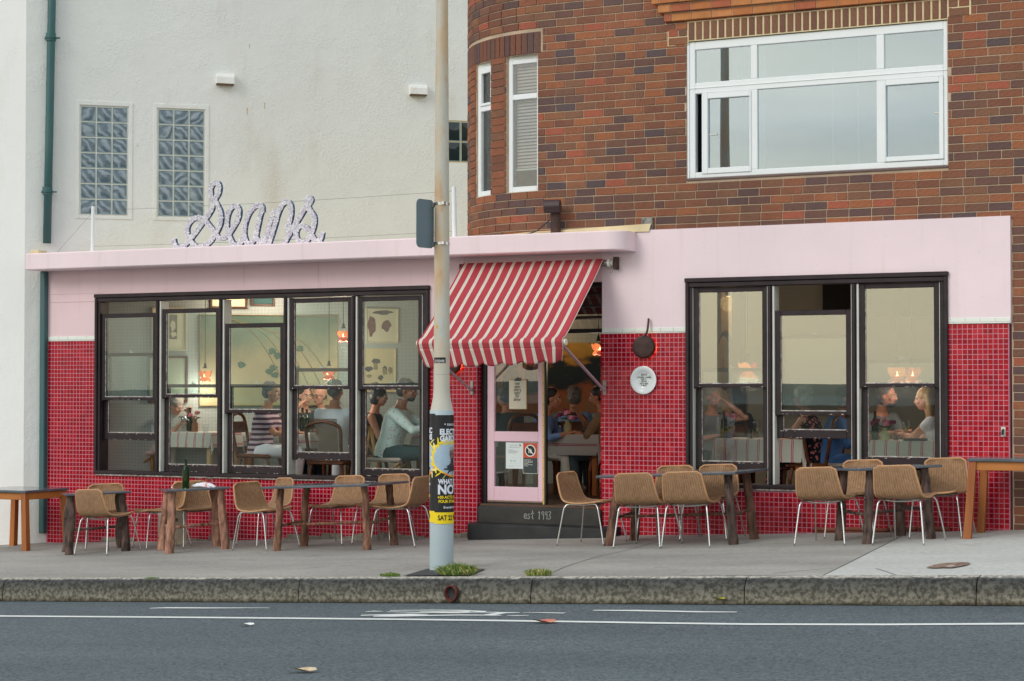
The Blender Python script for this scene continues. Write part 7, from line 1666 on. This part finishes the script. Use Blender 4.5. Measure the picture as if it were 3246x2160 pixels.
add(1374, 925, 2.25, 190, 'person in a brown top at the right edge of the doorway with a raised hand', SK[1], FB['brown'], 'dark', lean=12, nod=10, sleeve=.9, hands={1: (.08, .42, 1.04), -1: (-.1, .45, .80)}, bottom=FB['slate'], ch=('wooden chair at the right of the door table', 'wood'))
add(1642, 925, 1.85, -40, 'man in a light grey polo with his hand on his forehead in the right window', SK[0], FB['lgrey'], 'grey', lean=10, nod=16, sleeve=.5, hands={-1: (-.13, .26, 1.16), 1: (.1, .42, .80)}, ch=('wooden chair under the man holding his forehead', 'wood'))
add(1689, 920, 2.45, 100, 'dark haired man in a navy printed tee seen from behind in the right window', SK[1], FB['navy'], 'dark', lean=5, sleeve=.5, ch=('wooden chair of the man in the navy tee', 'wood'))
add(1846, 922, 1.25, 176, 'white haired woman with glasses in a black floral dress facing left', SK[0], floral, 'white', lean=10, sleeve=0, style='bob', glasses=True, dress=True, hands={-1: (.08, .46, .80), 1: (.12, .44, .80)}, ch=('wooden chair with a brown back rail behind the floral dress', 'wood'))
add(1945, 922, 1.35, 20, 'person in a mid blue shirt with back turned in the middle bay', SK[1], FB['denim'], 'brown', lean=14, yaw=-10, sleeve=1.4, bottom=FB['denim'], ch=('round backed wooden chair between the floral dress and the blue shirt', 'louis'))
add(2040, 922, 1.75, -35, 'smiling man with a greying beard in a grey tee in the right bay', SK[1], FB['grey'], 'salt', scale=1.12, lean=22, yaw=28, nod=4, sleeve=.6, hands={1: (.15, .52, .82), -1: (-.08, .50, .82)}, beard=True, ch=('wooden chair of the smiling man in grey', 'wood'))
add(2127, 938, 1.50, 185, 'long haired blond woman in a white top smiling towards the man in grey', SK[0], FB['white'], 'blond', lean=16, yaw=5, sleeve=.3, style='long', hands={-1: (.1, .52, .84), 1: (.1, .50, .84)}, ch=('wooden chair under the blond woman', 'wood'))
# ------------------------------------------------------------------ things on the dining tables
def tt(px, Y): return Vector((at(px, Y), Y, TT + .004))
def vase(loc, label, cm, roses, h_=.16, r_=.042):
    v = empty('flower_vase', loc, label, 'vase', 'rose vases on the dining tables')
    part('vase', cm, v, lambda m: m.lathe([(0, 0), (r_, 0), (r_, h_*.62), (r_*.6, h_*.78), (r_*.62, h_), (r_*.5, h_), (r_*.45, h_*.7), (0, .02)], loc, 20), 'auto')
    gm_ = MT('rose_leaf', s2l(56, 86, 44), .7, .3, 30)
    for i, (dx, dz, rr_, c_) in enumerate(roses):
        p_ = loc + Vector((dx, -.02, h_ + dz)); part('stem', gm_, v, lambda m: m.tube([loc + _Z*(h_*.8), loc.lerp(p_, .6) + Vector((0, 0, .02)), p_], .004, 6))
        def rose(m):
            m.ball(p_, rr_*.5, 8)
            for j in range(16):
                a = j*2.4; t = j/16; d = Vector((math.cos(a)*(.3+.7*t), math.sin(a)*(.3+.7*t), .45-.5*t)); c = p_ + d*rr_*.62; u1 = d.orthogonal().normalized(); u2 = d.normalized().cross(u1); q = rr_*(.35+.2*t)
                m.add([c, c+u1*q+d*rr_*.15, c+(u1+u2)*q*.7+d*rr_*.3, c+u2*q+d*rr_*.15, c+(u2-u1)*q*.7+d*rr_*.28, c-u1*q+d*rr_*.1, c-u2*q], [(0,1,2),(0,2,3),(0,3,4),(0,4,5),(0,5,6),(0,6,1)])
        part('rose', c_, v, rose)
    part('leaves', gm_, v, lambda m: [m.add([loc + _Z*h_, loc + Vector((math.cos(a)*.05, math.sin(a)*.03, h_+.03)), loc + Vector((math.cos(a)*.09, math.sin(a)*.05, h_+.02)), loc + Vector((math.cos(a+.3)*.05, math.sin(a+.3)*.03, h_+.01))], [(0,1,2,3)]) for a in [0.3, 1.4, 2.6, 3.7, 5.0]])
pk = MT('rose_pink', s2l(240, 150, 170), .7, .15, 30); pl = MT('rose_pale', s2l(240, 196, 200), .7, .15, 30); mg = MT('rose_magenta', s2l(150, 40, 90), .7, .2, 30); sal = MT('rose_salmon', s2l(226, 160, 160), .7, .15, 30)
def wglass(loc, label, wine_=None):
    g_ = empty('wine_glass', loc, label, 'glass', 'glasses on the dining tables')
    part('bowl', M['clear'], g_, lambda m: m.lathe([(.032, 0), (.032, .003), (.004, .006), (.004, .085), (.022, .10), (.036, .13), (.037, .16), (.030, .205), (.0285, .205), (.034, .16), (.034, .135), (.020, .104), (0, .10)], loc, 20), 'auto')
    if wine_: part('wine', wine_, g_, lambda m: m.lathe([(0, .106), (.019, .107), (.032, .133), (.033, .145), (0, .145)], loc, 18), 'auto')
bottle(tt(437, 1.05), 'tall dark wine bottle beside the copper vase in the second bay', M['bottled'], .31, .040, 'bottles on the dining tables')
vase(tt(449, .98), 'copper vase with two pink roses in the second bay', MT('copper_vase', s2l(150, 96, 62), .4, .2, 8), [(-.06, .05, .042, pk), (.05, .08, .046, sal), (.0, .03, .03, sal)])
tumbler(tt(424, .95), 'clear tumbler left of the tall dark bottle', group='glasses on the dining tables'); tumbler(tt(474, .95), 'clear tumbler right of the copper vase', group='glasses on the dining tables')
th = empty('steel_pot', tt(424, 1.0) + Vector((0, 0, .16)), 'small round steel teapot held in the pouring hand', 'teapot')
part('pot', M['chrome'], th, lambda m: m.ball(th.location, (.048, .048, .045), 16), True); part('spout', M['chrome'], th, lambda m: m.tube([th.location + Vector((.04, 0, 0)), th.location + Vector((.08, 0, -.02))], [.012, .006], 8), True); part('handle', M['chrome'], th, lambda m: m.tube(resample([th.location + Vector((-.035, 0, .03)), th.location + Vector((-.08, 0, .03)), th.location + Vector((-.075, 0, -.02)), th.location + Vector((-.035, 0, -.03))], .01), .005, 6), True)
bottle(tt(696, 1.35), 'left dark bottle on the table of the bald man', M['bottled'], .31, .038, 'bottles on the dining tables'); bottle(tt(706, 1.25), 'right dark bottle with a label on the table of the bald man', M['bottled'], .29, .038, 'bottles on the dining tables')
tumbler(tt(716, 1.3), 'clear tumbler beside the dark bottles', group='glasses on the dining tables')
vase(tt(1306, 2.1), 'stoneware vase with magenta and pink roses inside the open door', MT('stoneware', s2l(176, 160, 120), .6, .2, 10), [(-.10, .06, .045, mg), (.0, .09, .055, pk), (.06, .03, .045, pk), (.12, .02, .035, mg), (-.02, .12, .035, mg)], .17, .05)
wglass(tt(1288, 2.05), 'glass of red wine left of the door table vase', MT('red_wine', s2l(60, 12, 24), .1, 0)); tumbler(tt(1341, 2.08), 'tall glass right of the door table vase', .16, .03, 'glasses on the dining tables'); tumbler(tt(1352, 2.05), 'second tall glass, cloudy drink, at the door table', .16, .036, 'glasses on the dining tables')
bottle(tt(1665, 1.10), 'green water bottle in the left bay of the right window', M['bottleg'], .31, .038, 'bottles on the dining tables')
vase(tt(1678, 1.15), 'amber vase with one large pink rose in the left bay of the right window', MT('amber_vase', s2l(110, 66, 40), .25, .3, 8), [(.06, .08, .055, pk), (-.03, .10, .035, pk)], .16, .036)
tumbler(tt(1726, 1.08), 'water glass right of the single rose', .11, .036, 'glasses on the dining tables'); wglass(tt(1741, 1.3), 'empty wine glass at the right of the left bay')
bottle(tt(2013, 1.12), 'green bottle behind the roses in the right bay', M['bottleg'], .31, .038, 'bottles on the dining tables')
vase(tt(2036, 1.06), 'pale stoneware vase of pink and magenta roses in the right bay', MT('pale_stoneware', s2l(206, 200, 150), .5, .15, 8), [(-.12, .05, .05, mg), (-.02, .10, .05, pl), (.02, .05, .055, pk), (.09, .06, .045, mg), (-.08, .08, .04, mg)], .13, .052)
tumbler(tt(2060, 1.05), 'water tumbler right of the pale stoneware vase', .11, .036, 'glasses on the dining tables'); wglass(tt(2084, 1.2), 'white wine glass in the right bay', MT('white_wine', s2l(200, 196, 130), .1, 0)); tumbler(tt(1997, 1.1), 'half hidden tumbler at the left edge of the right bay', .10, .036, 'glasses on the dining tables')
wl = empty('wallet', tt(2105, 1.05), 'black leather bill folder lying on the cloth in the right bay', 'folder'); part('cover', M['black'], wl, lambda m: (m.box(wl.location + Vector((-.12, -.06, 0)), wl.location + Vector((.12, .06, .012)), 0, .004), m.box(wl.location + Vector((-.11, -.055, .0125)), wl.location + Vector((.12, .06, .026)), 0, .004)))
